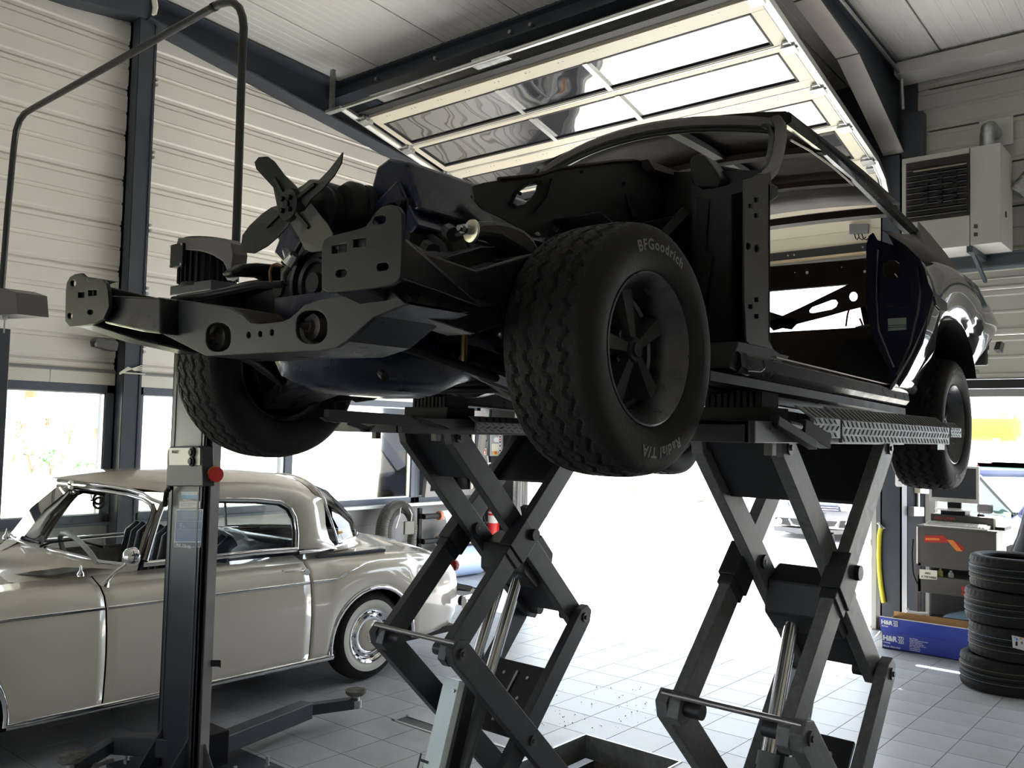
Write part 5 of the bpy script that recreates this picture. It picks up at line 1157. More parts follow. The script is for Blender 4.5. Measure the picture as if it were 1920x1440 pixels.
# wheels
def whitewall():
    mb=MB(); mb.lathe([(.18,-.07),(.20,-.085),(.29,-.095),(.325,-.06),(.333,0),(.325,.06),(.29,.092),(.262,.096)],(0,0,0),(1,0,0),56); return mb
T1=mesh_of('tyre',whitewall(),RUBBER,50)
T2=mesh_of('white_band',MB().lathe([(.262,.0965),(.235,.098),(.205,.090),(.20,.08)],(0,0,0),(1,0,0),56),mat('whitewall',(.72,.70,.64),.6),50)
T3=mesh_of('rim',MB().lathe([(.204,.088),(.20,.097),(.19,.094),(.175,.07),(.165,.066),(.15,.072),(.145,.06),(.0,.05)],(0,0,0),(1,0,0),56),CHROME,40)
T4=mesh_of('hub_cap',MB().lathe([(.125,.066),(.12,.085),(.09,.10),(.0,.112)],(0,0,0),(1,0,0),48),CPAINT,60)
T4b=mesh_of('hub_cap_ring',MB().lathe([(.148,.068),(.138,.09),(.122,.09),(.118,.088)],(0,0,0),(1,0,0),48),CHROME,60)
def star():
    mb=MB(); mb.lathe([(.046,.1085),(.049,.1115),(.052,.1075)],(0,0,0),(1,0,0),32)
    for k in range(3):
        a=pi/2+.5+2*pi*k/3; d=V((0,cos(a),sin(a))); t=V((0,-sin(a),cos(a))); mb.prism([V((.112,0,0))+t*.009,V((.110,0,0))+d*.048,V((.112,0,0))-t*.009],(.003,0,0))
    return mb
T5=mesh_of('wheel_emblem',star(),CHROME,40)
def slots():
    mb=MB()
    for k in range(14):
        a=2*pi*k/14; d=V((0,cos(a),sin(a))); t=V((0,-sin(a),cos(a))); c=d*.172+V((.0705,0,0)); mb.bar(c-t*.014,c+t*.014,.012,.006,side=d)
    return mb
T6=mesh_of('rim_slot',slots(),BLACK)
for (s,y) in ((1,RA[0]),(-1,RA[0]),(1,FA[0]),(-1,FA[0])):
    o=bpy.data.objects.new('wheel',T3); COL.objects.link(o); o.parent=cp_; o.matrix_parent_inverse=Matrix.Translation(-V((CX,3.6,0)))
    o.location=(CX+s*.735,y+.0,.333); o.rotation_euler=(0,0,0 if s>0 else pi)
    for n,m in (('tyre',T1),('white_band',T2),('hub_cap',T4),('hub_cap_ring',T4b),('wheel_emblem',T5),('rim_slot',T6)):
        c=bpy.data.objects.new(n,m); COL.objects.link(c); c.parent=o
# bumper, lamps
mb=MB(); pts=[(CX+.87,5.50,.46),(CX+.86,5.62,.46),(CX+.80,5.80,.46),(CX+.6,5.90,.46),(CX,5.95,.46),(CX-.6,5.90,.46),(CX-.80,5.80,.46),(CX-.86,5.62,.46),(CX-.87,5.5,.46)]
rings=[]
for i,p in enumerate(pts):
    p=V(p); a=V(pts[max(0,i-1)]); b=V(pts[min(len(pts)-1,i+1)]); d=(b-a).normalized(); n=V((d.y,-d.x,0)); n=n if n.dot(p-V((CX,4,.46)))>0 else -n
    rings.append([p+n*q+V((0,0,h)) for q,h in ((0,-.05),(.025,-.045),(.045,-.02),(.048,.02),(.03,.05),(0,.055),(-.01,0))])
mb.loft(rings); cpart('rear_bumper',mb,CHROME,50)
mb=MB(); mb.cyl((CX+.80,5.55,.46),(CX+.86,5.56,.46),.04,16); cpart('bumper_iron',mb,BLACK)
mb=MB(); c=V((CX+.60,5.70,.72)); mb.lathe([(0,.03),(.03,.025),(.05,0),(.055,-.03)],c,(.3,1,.1),16); cpart('tail_lamp',mb,mat('lamp_red',(.3,.02,.02),.2))
# ---- cabin
# seats, dash, steering wheel
mb=MB(); 
for x in (CX+.36,CX-.36):
    for k in range(7):
        xx=x-.27+k*.09; mb.tube([(xx,2.75,.50),(xx,3.15,.55),(xx,3.28,.62),(xx,3.36,.85),(xx,3.40,1.06),(xx,3.46,1.10)],.05,8)
cpart('front_seat',mb,NAVY,60)
mb=MB(); mb.loft([[V((x,3.78,.5)),V((x,3.82,.9)),V((x,3.94,1.06)),V((x,4.08,1.06)),V((x,4.12,.9)),V((x,4.1,.5))] for x in (CX-.6,CX+.6)]); cpart('rear_seat',mb,NAVY,50,bevel=.04)
mb=MB(); mb.box((CX-.74,4.1,.93),(CX+.74,4.75,.95)); cpart('parcel_shelf',mb,mat('dark_cloth',(.04,.045,.055),.8),None)
rows=[[V((CX+.66*t,2.1+.30*abs(t)**2+dy,z)) for t in [k/8-1 for k in range(17)]] for dy,z in ((-.12,1.0),(.10,1.02),(.28,.99),(.34,.90),(.30,.7))]
mb=MB(); mb.grid(rows); cpart('dashboard',mb,mat('dark_dash',(.03,.026,.022),.35),60)
c=V((CX+.37,2.58,1.02)); ax=V((0,.75,.45)).normalized(); u,v=frame_of(ax)
mb=MB(); mb.tube([c+(u*cos(2*pi*k/36)+v*sin(2*pi*k/36))*.21 for k in range(36)],.016,8,closed=True); IV=mat('ivory_bakelite',(.42,.45,.38),.3); sw_=cpart('steering_wheel',mb,IV)
mb=MB(); mb.lathe([(0,.01),(.045,.0),(.055,-.03),(.03,-.06),(.025,-.3),(0,-.3)],c-ax*.04,ax,20); mb.bar(c-u*.2-ax*.0,c-ax*.05,.02,.012); mb.bar(c+u*.2,c-ax*.05,.02,.012); cpart('steering_hub',mb,IV,parent=sw_)
# windscreen surround: base sweep, pillars, header
wb_=[P(18,1003,X=CX-.1),P(40,1016,X=CX+.05),P(85,1028,X=CX+.3),P(140,1041,X=CX+.48),P(190,1054,X=CX+.60),P(225,1058,X=CX+.66),P(252,1053,X=CX+.69),P(262,1040,X=CX+.69)]
wt=[P(108,911,X=CX-.1),P(150,915,X=CX+.1),P(200,921,X=CX+.30),P(240,928,X=CX+.43),P(268,936,X=CX+.52),P(283,946,X=CX+.56),P(289,958,X=CX+.575)]
def mirx(p): return V((2*CX-p.x,p.y,p.z))
DKCH=mat('dark_chrome',(.25,.24,.23),.14,metal=1)
for f in ((lambda p:p),mirx):
    mb=MB(); mb.tube([f(p) for p in wb_],.014,8); cpart('windscreen_moulding',mb,CHROME)
    mb=MB(); mb.tube([f(p) for p in [P(262,1042,X=CX+.69),P(270,1010,X=CX+.655),P(282,980,X=CX+.61),P(289,958,X=CX+.58),P(284,946,X=CX+.56)]],.018,8); cpart('windscreen_pillar',mb,DKCH)
    mb=MB(); mb.tube([f(p) for p in [P(272,1052,X=CX+.72),P(284,1010,X=CX+.68),P(296,970,X=CX+.635),P(306,944,X=CX+.60)]],.020,8); cpart('door_pillar',mb,DKCH)
    mb=MB(); mb.tube([f(p) for p in wt],.013,8); cpart('windscreen_moulding',mb,CHROME)
    mb=MB(); mb.tube([f(p+V((0,.0,.035))) for p in wt[:-1]]+[f(P(303,943,X=CX+.60))],.012,8); cpart('header_moulding',mb,CHROME)
# windscreen pane
def resamp(pts,n):
    d=[0]; 
    for a,b in zip(pts[:-1],pts[1:]): d.append(d[-1]+(b-a).length)
    out=[]
    for i in range(n):
        t=d[-1]*i/(n-1)
        for k in range(len(pts)-1):
            if t<=d[k+1]+1e-9: out.append(pts[k].lerp(pts[k+1],(t-d[k])/max(1e-9,d[k+1]-d[k]))); break
    return out
B=resamp(wb_,12); T=resamp(wt,12)
full_b=[mirx(p) for p in reversed(B)]+B; full_t=[mirx(p) for p in reversed(T)]+T
mb=MB(); mb.grid([full_b,[(a+b)/2+V((0,-.02,.015)) for a,b in zip(full_b,full_t)],full_t]); cpart('windscreen',mb,CGLASS)
def surfz(x,y):
    h=half(y)[7:]; x=abs(x)
    for (x0,z0),(x1,z1) in zip(h[:-1],h[1:]):
        if x1<=x<=x0+1e-6: return z0+(z1-z0)*(x0-x)/max(1e-6,x0-x1)
    return h[0][1] if x>h[0][0] else h[-1][1]
def collar(inner,ymain,drop=.004):
    "skin between a glass base curve (left to right) and the surrounding panels"
    out=[]; n=len(inner)
    for k,p in enumerate(inner):
        t=2*k/(n-1)-1; a=abs(t); sg=1 if t>0 else -1
        if a<.5: y=ymain; x=a/.5*half(ymain)[8][0]
        else: y=ymain+(inner[0].y-ymain)*(a-.5)/.5; x=half(y)[8][0]
        out.append(V((CX+sg*x,y,surfz(x,y))))
    rows=[]
    for j in range(5):
        t=j/4; row=[]
        for p,q in zip(inner,out):
            r=p.lerp(q,t); base=p.z-.012; r.z=base+(q.z-base)*(t*(2-t)); row.append(r)
        rows.append(row)
    return rows
BB_=resamp(wb_,20); cb_=[mirx(p) for p in reversed(BB_)][:-1]+BB_
mb=MB(); mb.grid(collar(cb_,wb_y-.28)); cpart('cowl',mb,CPAINT,80)
# roof
RY=[(2.52,1.515,1.47,.40,1.50),(2.75,1.555,1.435,.50,1.50),(3.0,1.57,1.42,.58,1.50),(3.3,1.575,1.415,.60,1.49),(3.6,1.57,1.40,.61,1.485),(3.9,1.56,1.375,.62,1.465),(4.1,1.535,1.35,.63,1.44),(4.25,1.50,1.30,.64,1.40)]
rows=[]
for y,cz,rz,rx,mz in RY:
    row=[]
    for k in range(17):
        t=k/8-1; a=abs(t); z=cz+(rz-cz)*(a**2.6); row.append(V((CX+rx*t,y-(.0 if y>2.7 else 0)+( .30*a*a if y<2.9 else .0),z)))
    rows.append(row)
mb=MB(); mb.grid(rows); rfo=cpart('roof',mb,CPAINT,80,thick=.01); ss=rfo.modifiers.new('sub','SUBSURF'); ss.levels=1; ss.render_levels=1
# side window frame and rear pillar (both sides)
for f in ((lambda p:p),mirx):
    dlo=[P(270,1058,X=CX+.72),P(405,1044,X=CX+.745),P(480,1036,X=CX+.75),P(556,1030,X=CX+.75),P(557,1000,X=CX+.72),P(553,970,X=CX+.69),P(543,951,X=CX+.67),P(525,941,X=CX+.66),P(480,937,X=CX+.655),P(420,936,X=CX+.65),P(330,936,X=CX+.63),P(306,943,X=CX+.61)]
    mb=MB(); mb.tube([f(p) for p in dlo[3:]],.016,8); cpart('side_window_moulding',mb,CHROME)
    mb=MB(); mb.tube([f(p) for p in dlo[:4]],.018,8); cpart('waist_rail',mb,CHROME)
    mb=MB(); q=[p+V((-.02 if f(p)==p else 0,0,0)) for p in dlo]; mb.tube([f(p+V((-.025,0,-.012))) for p in dlo[3:]],.018,8); cpart('window_rubber',mb,BLACK)
    mb=MB(); n=len(dlo); c=sum(dlo,V())/n; mb.add([f(c)]+[f(p+V((-.02,0,0))) for p in dlo],[(0,1+i,1+(i+1)%n) for i in range(n)]); cpart('side_window',mb,CGLASS)
    inner=[P(557,1030,X=CX+.752),P(558,1000,X=CX+.725),P(554,968,X=CX+.695),P(543,949,X=CX+.675),P(525,939,X=CX+.662),P(480,935,X=CX+.657),P(420,934,X=CX+.652),P(330,934,X=CX+.632)]
    outer=[P(632,1030,X=CX+.76),P(612,1005,X=CX+.74),P(608,970,X=CX+.70),P(608,938,X=CX+.655),P(560,915,X=CX+.64),P(490,905,X=CX+.625),P(420,905,X=CX+.615),P(330,908,X=CX+.60)]
    A_=resamp(inner,16); B_=resamp(outer,16)
    mb=MB(); mb.grid([[f(p) for p in A_],[f((a+b)/2+V((.012,0,.008))) for a,b in zip(A_,B_)],[f(p) for p in B_]]); cpart('rear_pillar',mb,CPAINT,80,thick=.006)
    mb=MB(); mb.tube([f(p) for p in [P(560,1036,X=CX+.77),P(600,1032,X=CX+.775),P(640,1022,X=CX+.72),P(658,1013,X=CX+.6)]],.012,8); cpart('belt_moulding',mb,CHROME)
# rear window
top=[V((CX+.655*t,4.16+.10*(1-t*t)+.04,1.355+.145*(1-abs(t)**2.2))) for t in [k/8-1 for k in range(17)]]
e0=P(608,940,X=CX+.655); e1=P(614,1012,X=CX+.735); b1=P(660,1015,X=CX+.40)
bot=[]
for k in range(17):
    t=k/8-1; a=abs(t); y=4.28+.62*(1-a**2.4); bot.append(V((CX+.735*t,y,1.035-.01*(1-a))))
mid=[a.lerp(b,.5)+V((.02*(1 if a.x>CX else -1)*abs(a.x-CX),.10*(1-((a.x-CX)/.66)**2),.03)) for a,b in zip(top,bot)]
mb=MB(); mb.grid([top,[p.lerp(q,.5)+V((0,.03,.02)) for p,q in zip(top,mid)],mid,[p.lerp(q,.5)+V((0,.03,.01)) for p,q in zip(mid,bot)],bot]); cpart('rear_window',mb,CGLASS,80)
mb=MB(); mb.tube(top+list(reversed(bot)),.012,8,closed=True); cpart('rear_window_moulding',mb,CHROME)
mb=MB(); mb.grid(collar(bot,4.96)); cpart('rear_deck',mb,CPAINT,80)
rows=[[V((CX+.62*t,4.05,1.47-.10*abs(t)**2.2)) for t in [k/8-1 for k in range(17)]],[p+V((0,.0,-.0)) for p in top]]
rows=[[V((CX+.64*t,4.2,1.51-.19*abs(t)**2.6)) for t in [k/8-1 for k in range(17)]],[p+V((0,0,.004)) for p in top]]
mb=MB(); mb.grid(rows); cpart('roof_edge',mb,CPAINT,80)
# door handle, mirror, washer jets, wipers
h0=P(530,1071,X=CX+.885); h1=P(568,1070,X=CX+.885)
mb=MB(); mb.tube([h0,h0+V((.03,0,0)),h1+V((.035,0,.005)),h1+V((.0,.0,0))],.008,8); mb.cyl(h1+V((0,.0,-.005)),h1+V((.05,0,-.005)),.022,14); cpart('door_handle',mb,CHROME)
m0=P(246,1044,X=CX+.86); base=P(196,1094,X=CX+.80)
mb=MB(); mb.lathe([(0,-.05),(.03,-.045),(.05,-.02),(.056,.01),(.05,.03),(0,.035)],m0,(0,1,.1),20); mir_=cpart('wing_mirror',mb,CHROME)
mb=MB(); mb.tube([base+V((0,0,-.01)),base+V((.01,.01,.02)),P(215,1073,X=CX+.82),P(238,1056,X=CX+.85)],[.03,.014,.009,.008],8); cpart('mirror_stalk',mb,CHROME,parent=mir_)
a=P(151,1080,X=CX+.72); mb=MB(); mb.lathe([(.022,0),(.02,.015),(.008,.03),(.003,.06),(0,.06)],a,(0,0,1),12); cpart('washer_jet',mb,CHROME)
a=P(12,1010,X=CX+.3); mb=MB(); mb.lathe([(.022,0),(.02,.015),(.008,.03),(.003,.06),(0,.06)],a,(0,0,1),12); cpart('washer_jet',mb,CHROME)
mb=MB(); mb.tube([P(75,1025,X=CX+.3),P(95,1017,X=CX+.3),P(140,1012,X=CX+.35),P(195,1026,X=CX+.52)],.007,6); mb.tube([P(45,1008,X=CX+.1),P(75,1018,X=CX+.3)],.007,6); cpart('wiper',mb,BLACK)
a=P(165,922,X=CX); mb=MB(); mb.prism([P(x,y,X=CX) for x,y in ((152,917),(175,920),(172,927),(155,925))],(.18,0,0)); mb.tube([P(170,925,X=CX),P(172,935,X=CX)],.004,5); cpart('inner_mirror',mb,BLACK)
mb=MB()
for y0 in (932,940): c=P(185,y0+3,X=CX+.1); mb.tube([c+V((0,.035*cos(2*pi*k/12),.035*sin(2*pi*k/12))) for k in range(12)],.008,6,closed=True)
mb.cyl(P(170,938,X=CX+.1),P(178,938,X=CX+.1),.006,6); cpart('hanging_keys',mb,BLACK)
mb=MB(); rows=[]
random.seed(3)
for i in range(9):
    row=[]
    for j in range(9):
        y=3.45+.42*i/8; x=CX+.45-.6*j/8; z=1.0+.13*sin(pi*i/8)**.5*sin(pi*(j+1)/10)**.5+random.uniform(-.018,.018); row.append(V((x,y,z)))
    rows.append(row)
mb.grid(rows); o=cpart('plastic_dust_sheet',mb,mat('clear_plastic',(.75,.78,.80),.18,spec=.8,alpha=.45),25)
# =====================================================================
# OUTDOORS
# =====================================================================
ASPH=mat('pale_asphalt',(.42,.41,.39),.85,var=.12,vscale=.6,bump=.1,bscale=30)
struct('ground',MB().box((-60,9.7,-.06),(40,80,-.02)).box((-60,-30,-.06),(-8.6,9.7,-.02)).box((7,-30,-.06),(40,9.7,-.02)).box((-8.6,-30,-.06),(7,-6.2,-.02)),ASPH)
BANK=mat('dry_grass_bank',(.55,.54,.36),.9,var=.25,vscale=1.2)
rows=[]
for i in range(20):
    y=-18+i*3.2; rows.append([V((x,y,z+random.uniform(-.12,.12))) for x,z in ((-12.5,-.06),(-14,.3),(-17,1.0),(-22,1.5),(-34,1.7))])
struct('bank',MB().grid(rows),BANK,smooth=60)
def shrub(loc,r,h,label,m,n=260,name='shrub',grp='shrubs beyond the left windows'):
    t=thing(name,label,'shrub',loc,grp)
    mb=MB()
    for k in range(n):
        a=random.uniform(0,2*pi); e=random.uniform(-.2,1); rr=random.uniform(.55,1)
        d=V((cos(a)*math.sqrt(1-max(0,e)**2),sin(a)*math.sqrt(1-max(0,e)**2),e)); c=V(loc)+V((d.x*r*rr,d.y*r*rr,h*.5+d.z*h*.5*rr))
        u=V((random.uniform(-1,1),random.uniform(-1,1),random.uniform(-1,1))).normalized(); v=u.orthogonal().normalized(); s=random.uniform(.07,.14)*max(r,.6)
        mb.add([c-u*s,c+v*s*.5,c+u*s,c-v*s*.5],[(0,1,2,3)])
    o=obj('foliage',mb,m,t); o['kind']='stuff'
    mb=MB()
    for k in range(3): mb.tube([V(loc),V(loc)+V((random.uniform(-.3,.3)*r,random.uniform(-.3,.3)*r,h*.6))],.03*r,5)
    obj('stem',mb,mat('bark',(.2,.15,.1),.9),t)
    return t
G1=mat('leaf_blue_green',(.42,.56,.46),.7); G2=mat('leaf_yellow_green',(.75,.72,.42),.7); G3=mat('leaf_mid_green',(.42,.62,.40),.7)
for i,(x,y,Xs,r,h,m,lb) in enumerate((
  (25,850,-15.3,.42,1.1,G1,'blue-green shrub on the bank at the left edge of the window'),
  (85,838,-16,.40,1.1,G1,'middle blue-green shrub on the pale bank seen through the window'),
  (125,838,-17.0,.36,1.0,G1,'blue-green shrub right of the middle one on the pale bank'),
  (185,832,-17,.45,.75,G1,'small shrub on the bank beside the right window frame'),
  (60,868,-14.0,.5,.7,G2,'yellow-green low bush in front of the blue-green shrubs'),
  (95,874,-13.4,.22,.4,G3,'bright green low tuft in front of the yellow bush'),
  (162,880,-13.8,.22,.28,G3,'small green tuft above the cream coupe roof'))):
    q=P(x,y,X=Xs); shrub((q.x,q.y,max(.0,q.z-.15)),r,h,lb,m)
q=P(60,700,X=-19); t=thing('tree','green leafy tree crown at the top of the left window','tree',(q.x,q.y,1.2))
mb=MB()
for k in range(500):
    c=q+V((random.uniform(-1.3,1.3),random.uniform(-1.6,1.2),random.uniform(-.35,1.5))); u=V((random.uniform(-1,1),random.uniform(-1,1),random.uniform(-1,1))).normalized(); v=u.orthogonal().normalized(); s=random.uniform(.1,.2); mb.add([c-u*s,c+v*s*.5,c+u*s,c-v*s*.5],[(0,1,2,3)])
o=obj('foliage',mb,G3,t); o['kind']='stuff'; obj('trunk',MB().cyl((q.x,q.y,1.2),(q.x,q.y,q.z),.12,8),mat('bark',(.2,.15,.1)),t)
# planted kerb island and far fence
k0=P(985,968,Z=0); k1=P(1200,952,Z=0)
ks=thing('kerb_island','long low stone-edged gravel bed beside the sunlit yard','kerb',(k0.x,k0.y,0))
mb=MB(); rows=[[V((x,y,z)) for x,z in ((-12.35,-.02),(-12.4,.12),(-12.8,.30+random.uniform(-.05,.05)),(-13.4,.34+random.uniform(-.05,.05)),(-14.2,.0))] for y in [12+.6*i for i in range(15)]]
mb.grid(rows); obj('gravel',mb,mat('gravel',(.38,.37,.38),.9,var=.45,vscale=9,bump=.6,bscale=18),ks)
kb=mesh_of('kerb_stone',MB().box((0,0,-.02),(.12,.97,.12)),mat('kerb_stone',(.45,.45,.46),.8))
for i in range(9): obj('kerb_stone',None,None,ks,me=kb,loc=(-12.4,12+i,-.02))
q=P(1195,950,X=-12.7); shrub((q.x,q.y-.3,.25),.35,.45,'small green plant at the far end of the kerb bed',G3,80,grp=None)
fe=thing('mesh_fence','distant wire mesh fence with pale posts seen under the front tyre','fence',(-20,37,0))
for k in range(6):
    x=-24+k*2.6; y=36.5+.3*k; obj('post',MB().cyl((x,y,-.02),(x,y,1.7),.05,8),mat('pale_post',(.7,.68,.6),.6),fe)
mb=MB()
for k in range(50):
    x=-24+k*.26; y=36.5+.03*k
    mb.bar((x,y,.05),(x+.4,y+.02,1.6),.012,.012); mb.bar((x+.4,y,.05),(x,y+.02,1.6),.012,.012)
o=obj('wire_mesh',mb,GALV,fe); o['kind']='stuff'
for i,(x,y,lb) in enumerate(((1312,888,'yellow-green bush against the distant mesh fence'),(1330,893,'brownish bush behind the arm of the right scissor lift'),(1292,886,'dry pale bush at the left end of the distant fence'))):
    q=P(x,y,Z=0.1); k=38/q.y; q=EYE+(q-EYE)*k; shrub((q.x,q.y+i*.7,0),.36,2.0 if i==0 else 1.3,lb,(G2,mat('dry_leaf',(.45,.3,.18),.8),mat('pale_leaf',(.6,.5,.33),.8))[i],200,grp=None)
# silver hatchback facing the hall
GS=mat('silver_grey_paint',(.26,.27,.30),.2,metal=.3,coat=1); TRIMB=mat('black_trim',(.015,.015,.017),.5)
gc=thing('hatchback','silver grey hatchback facing the workshop on the sunlit yard','car',(-6.45,17,0))
gx0,gx1=-7.34,-5.57; gx=(gx0+gx1)/2
def ring(y,z0,z1,z2,w,wt):
    return [V((gx-w*.9,y,z0)),V((gx-w,y,z0+.12)),V((gx-w,y,(z0+z1)/2)),V((gx-w*.96,y,z1)),V((gx-wt,y,z2)),V((gx+wt,y,z2)),V((gx+w*.96,y,z1)),V((gx+w,y,(z0+z1)/2)),V((gx+w,y,z0+.12)),V((gx+w*.9,y,z0))]
mb=MB(); mb.loft([ring(16.66,.22,.62,.70,.62,.5),ring(16.72,.20,.70,.80,.80,.62),ring(16.9,.20,.78,.90,.87,.66),ring(17.5,.20,.92,1.0,.885,.70),ring(17.9,.20,.95,1.03,.885,.70),ring(18.7,.2,.98,1.46,.89,.58),ring(20,.2,.98,1.48,.89,.56),ring(20.7,.25,.95,1.05,.85,.6),ring(20.85,.35,.8,.85,.75,.5)]); obj('body',mb,GS,gc,smooth=35)
mb=MB(); mb.loft([ring(17.95,.9,1.0,1.04,.80,.69),ring(18.68,.9,1.1,1.44,.82,.57)]); obj('windscreen',MB().add([V((gx-.68,17.93,1.05)),V((gx+.68,17.93,1.05)),V((gx+.56,18.66,1.465)),V((gx-.56,18.66,1.465))],[(0,1,2,3)]),mat('dark_car_glass',(.02,.03,.03),.05,coat=1),gc)
GY=16.64
gp=lambda pts,dy=0:[P(x,y,Y=GY+dy) for x,y in pts]
def gplate(name,pts,m,par=gc,t=.02,dy=0): return obj(name,MB().prism(gp(pts,dy),(0,t,0)),m,par)
gplate('grille',((1522,946),(1575,950),(1575,960),(1560,959),(1522,956)),mat('navy_grille',(.02,.03,.07),.3),dy=-.03)
gplate('grille_bar',((1530,949.5),(1572,952),(1572,953),(1530,950.5)),CHROME,dy=-.04); gplate('grille_bar',((1531,954),(1572,956.3),(1572,957.3),(1531,955)),CHROME,dy=-.04)
gplate('lower_intake',((1480,972),(1573,979),(1568,988),(1490,985)),TRIMB,dy=-.02); 
for k in range(3): gplate('intake_bar',((1484,974.5+k*3.2),(1570,980+k*2.6),(1570,980.8+k*2.6),(1484,975.4+k*3.2)),mat('dark_grey_bar',(.08,.08,.09),.4),dy=-.03)
gplate('fog_housing',((1453,970),(1478,972),(1482,985),(1458,982)),TRIMB,dy=-.02); gplate('fog_housing',((1576,977),(1603,979),(1600,990),(1572,990)),TRIMB,dy=-.02)
for x,y in ((1461,977),(1591,983)):
    c=P(x,y,Y=GY-.03); obj('fog_lamp',MB().lathe([(0,-.02),(.05,-.015),(.062,0),(.0,.01)],c,(0,1,0),18),mat('lamp_glass',(.75,.76,.78),.1,metal=.6),gc,smooth=50)
gplate('intake_trim',((1571,978),(1574,978),(1568,989),(1540,991),(1540,989.5),(1565,987)),CHROME,dy=-.035); gplate('intake_trim',((1478,973),(1481,973),(1486,983),(1496,985),(1496,986.5),(1484,985)),CHROME,dy=-.035)
gplate('headlamp',((1572,949),(1580,944),(1602,944),(1601,953),(1592,959),(1578,958)),mat('lamp_glass',(.75,.76,.78)),dy=-.02); gplate('headlamp',((1449,934),(1475,938),(1478,949),(1470,951),(1452,946)),mat('lamp_glass',(.75,.76,.78)),dy=-.02)
np_=gplate('number_plate',((1518,962),(1543,964),(1543,972),(1518,970)),mat('plate_white',(.8,.8,.8),.4),dy=-.045); gplate('plate_holder',((1516,959.5),(1544,962),(1544,964),(1516,962)),TRIMB,dy=-.04)
c=P(1527,950,Y=GY-.06); bd=obj('badge',MB().lathe([(.045,0),(.05,-.012),(.058,-.012),(.062,.01),(.045,.01)],c,(0,1,0),24),CHROME,gc,smooth=40)
mb=MB()
for a,b in (((-.03,.03),(0,-.035)),((.03,.03),(0,-.035)),((-.045,.01),(-.025,-.035)),((.045,.01),(.025,-.035)),((-.025,-.035),(0,.01)),((.025,-.035),(0,.01)),((-.02,.045),(0,.005)),((.02,.045),(0,.005))): mb.bar(c+V((a[0],-.005,a[1])),c+V((b[0],-.005,b[1])),.008,.006)
obj('badge_emblem',mb,CHROME,bd)
gplate('bumper_lip',((1450,986),(1520,993),(1600,995),(1610,1001),(1520,1003),(1452,995)),mat('grey_lip',(.12,.12,.13),.4),t=.1,dy=-.02)
for s in (-1,1):
    c=V((gx+s*.72,17.35,.31)); o=obj('wheel',MB().lathe([(.0,-.1),(.20,-.1),(.29,-.11),(.31,-.08),(.31,.08),(.29,.11),(.2,.1),(0,.1)],c,(1,0,0),28),RUBBER,gc,smooth=40)
    c=V((gx+s*.72,20,.31)); o=obj('wheel',MB().lathe([(.0,-.1),(.20,-.1),(.29,-.11),(.31,-.08),(.31,.08),(.29,.11),(.2,.1),(0,.1)],c,(1,0,0),28),RUBBER,gc,smooth=40)
# a parked wheel-only view behind the column: dark car
def simplecar(name,label,loc,rz,col,L=4.3,hood=False,glass=True):
    t=thing(name,label,'car',loc); m=mat('paint_'+name,col,.2,coat=1); R=Matrix.Translation(V(loc))@Matrix.Rotation(rz,4,'Z')
    def rg(y,z0,z1,z2,w,wt): return [R@V(p) for p in ((-w*.92,y,z0),(-w,y,z0+.1),(-w,y,z1*.7),(-w*.96,y,z1),(-wt,y,z2),(wt,y,z2),(w*.96,y,z1),(w,y,z1*.7),(w,y,z0+.1),(w*.92,y,z0))]
    mb=MB(); mb.loft([rg(-L/2,.4,.6,.68,.65,.5),rg(-L/2+.1,.25,.75,.85,.83,.6),rg(-L/2+1.0,.22,.92,.98,.88,.7),rg(L/2-.4,.22,.98,1.03,.88,.72),rg(L/2-.1,.25,.9,.95,.84,.65),rg(L/2,.4,.7,.75,.7,.5)]); obj('body',mb,m,t,smooth=35)
    mb=MB(); mb.loft([rg(-L/2+1.0,.9,.95,.97,.80,.7),rg(-L/2+1.75,.9,1.0,1.42,.80,.58),rg(L/2-1.1,.9,1.0,1.44,.8,.56),rg(L/2-.25,.9,.98,1.0,.78,.66)]); obj('cabin_glass',mb,mat('green_car_glass',(.06,.12,.10),.06,coat=1,spec=1),t,smooth=30)
    mb=MB(); mb.loft([rg(-L/2+1.85,1.41,1.42,1.46,.60,.54),rg(L/2-1.15,1.41,1.43,1.475,.58,.52)]); obj('roof',mb,m,t,smooth=35)
    for s in (-1,1):
        for y in (-L/2+.85,L/2-.8):
            a=R@V((s*.78,y,.31)); ax=R.to_3x3()@V((1,0,0)); obj('wheel',MB().lathe([(0,-.1),(.2,-.1),(.3,-.1),(.315,-.07),(.315,.07),(.3,.1),(.2,.1),(0,.1)],a,ax,24),RUBBER,t,smooth=40)
        mb=MB(); mb.tube([R@V((s*.72,-L/2+1.05,.98)),R@V((s*.60,-L/2+1.78,1.42)),R@V((s*.59,L/2-1.1,1.44)),R@V((s*.7,L/2-.3,1.0))],.03,6); obj('pillar',mb,TRIMB,t)
        a=R@V((s*.95,-L/2+1.3,1.02)); obj('door_mirror',MB().loft([[a+V((dx,dy*.0+e,dzz)) for dx,dzz in ((-.09,-.06),(.09,-.06),(.09,.07),(-.09,.07))] for e,dy in ((0,0),(.12,0))]),TRIMB,t,bevel=.03)
    if hood:
        a=[R@V(p) for p in ((-.70,-L/2+1.0,.98),(.70,-L/2+1.0,.98),(.62,-L/2+.25,1.92),(-.62,-L/2+.25,1.92))]; obj('bonnet',MB().prism(a,R.to_3x3()@V((0,.03,.03))),m,t,bevel=.01)
    return t
simplecar('estate_car','dark estate car with raised pale blue bonnet outside the right bay',(-2.88,14.26,0),math.radians(53),(.16,.18,.30),hood=True)
simplecar('parked_car','red parked car partly hidden behind the estate car and monitor',(-3.5,19.6,0),pi,(.5,.03,.05))
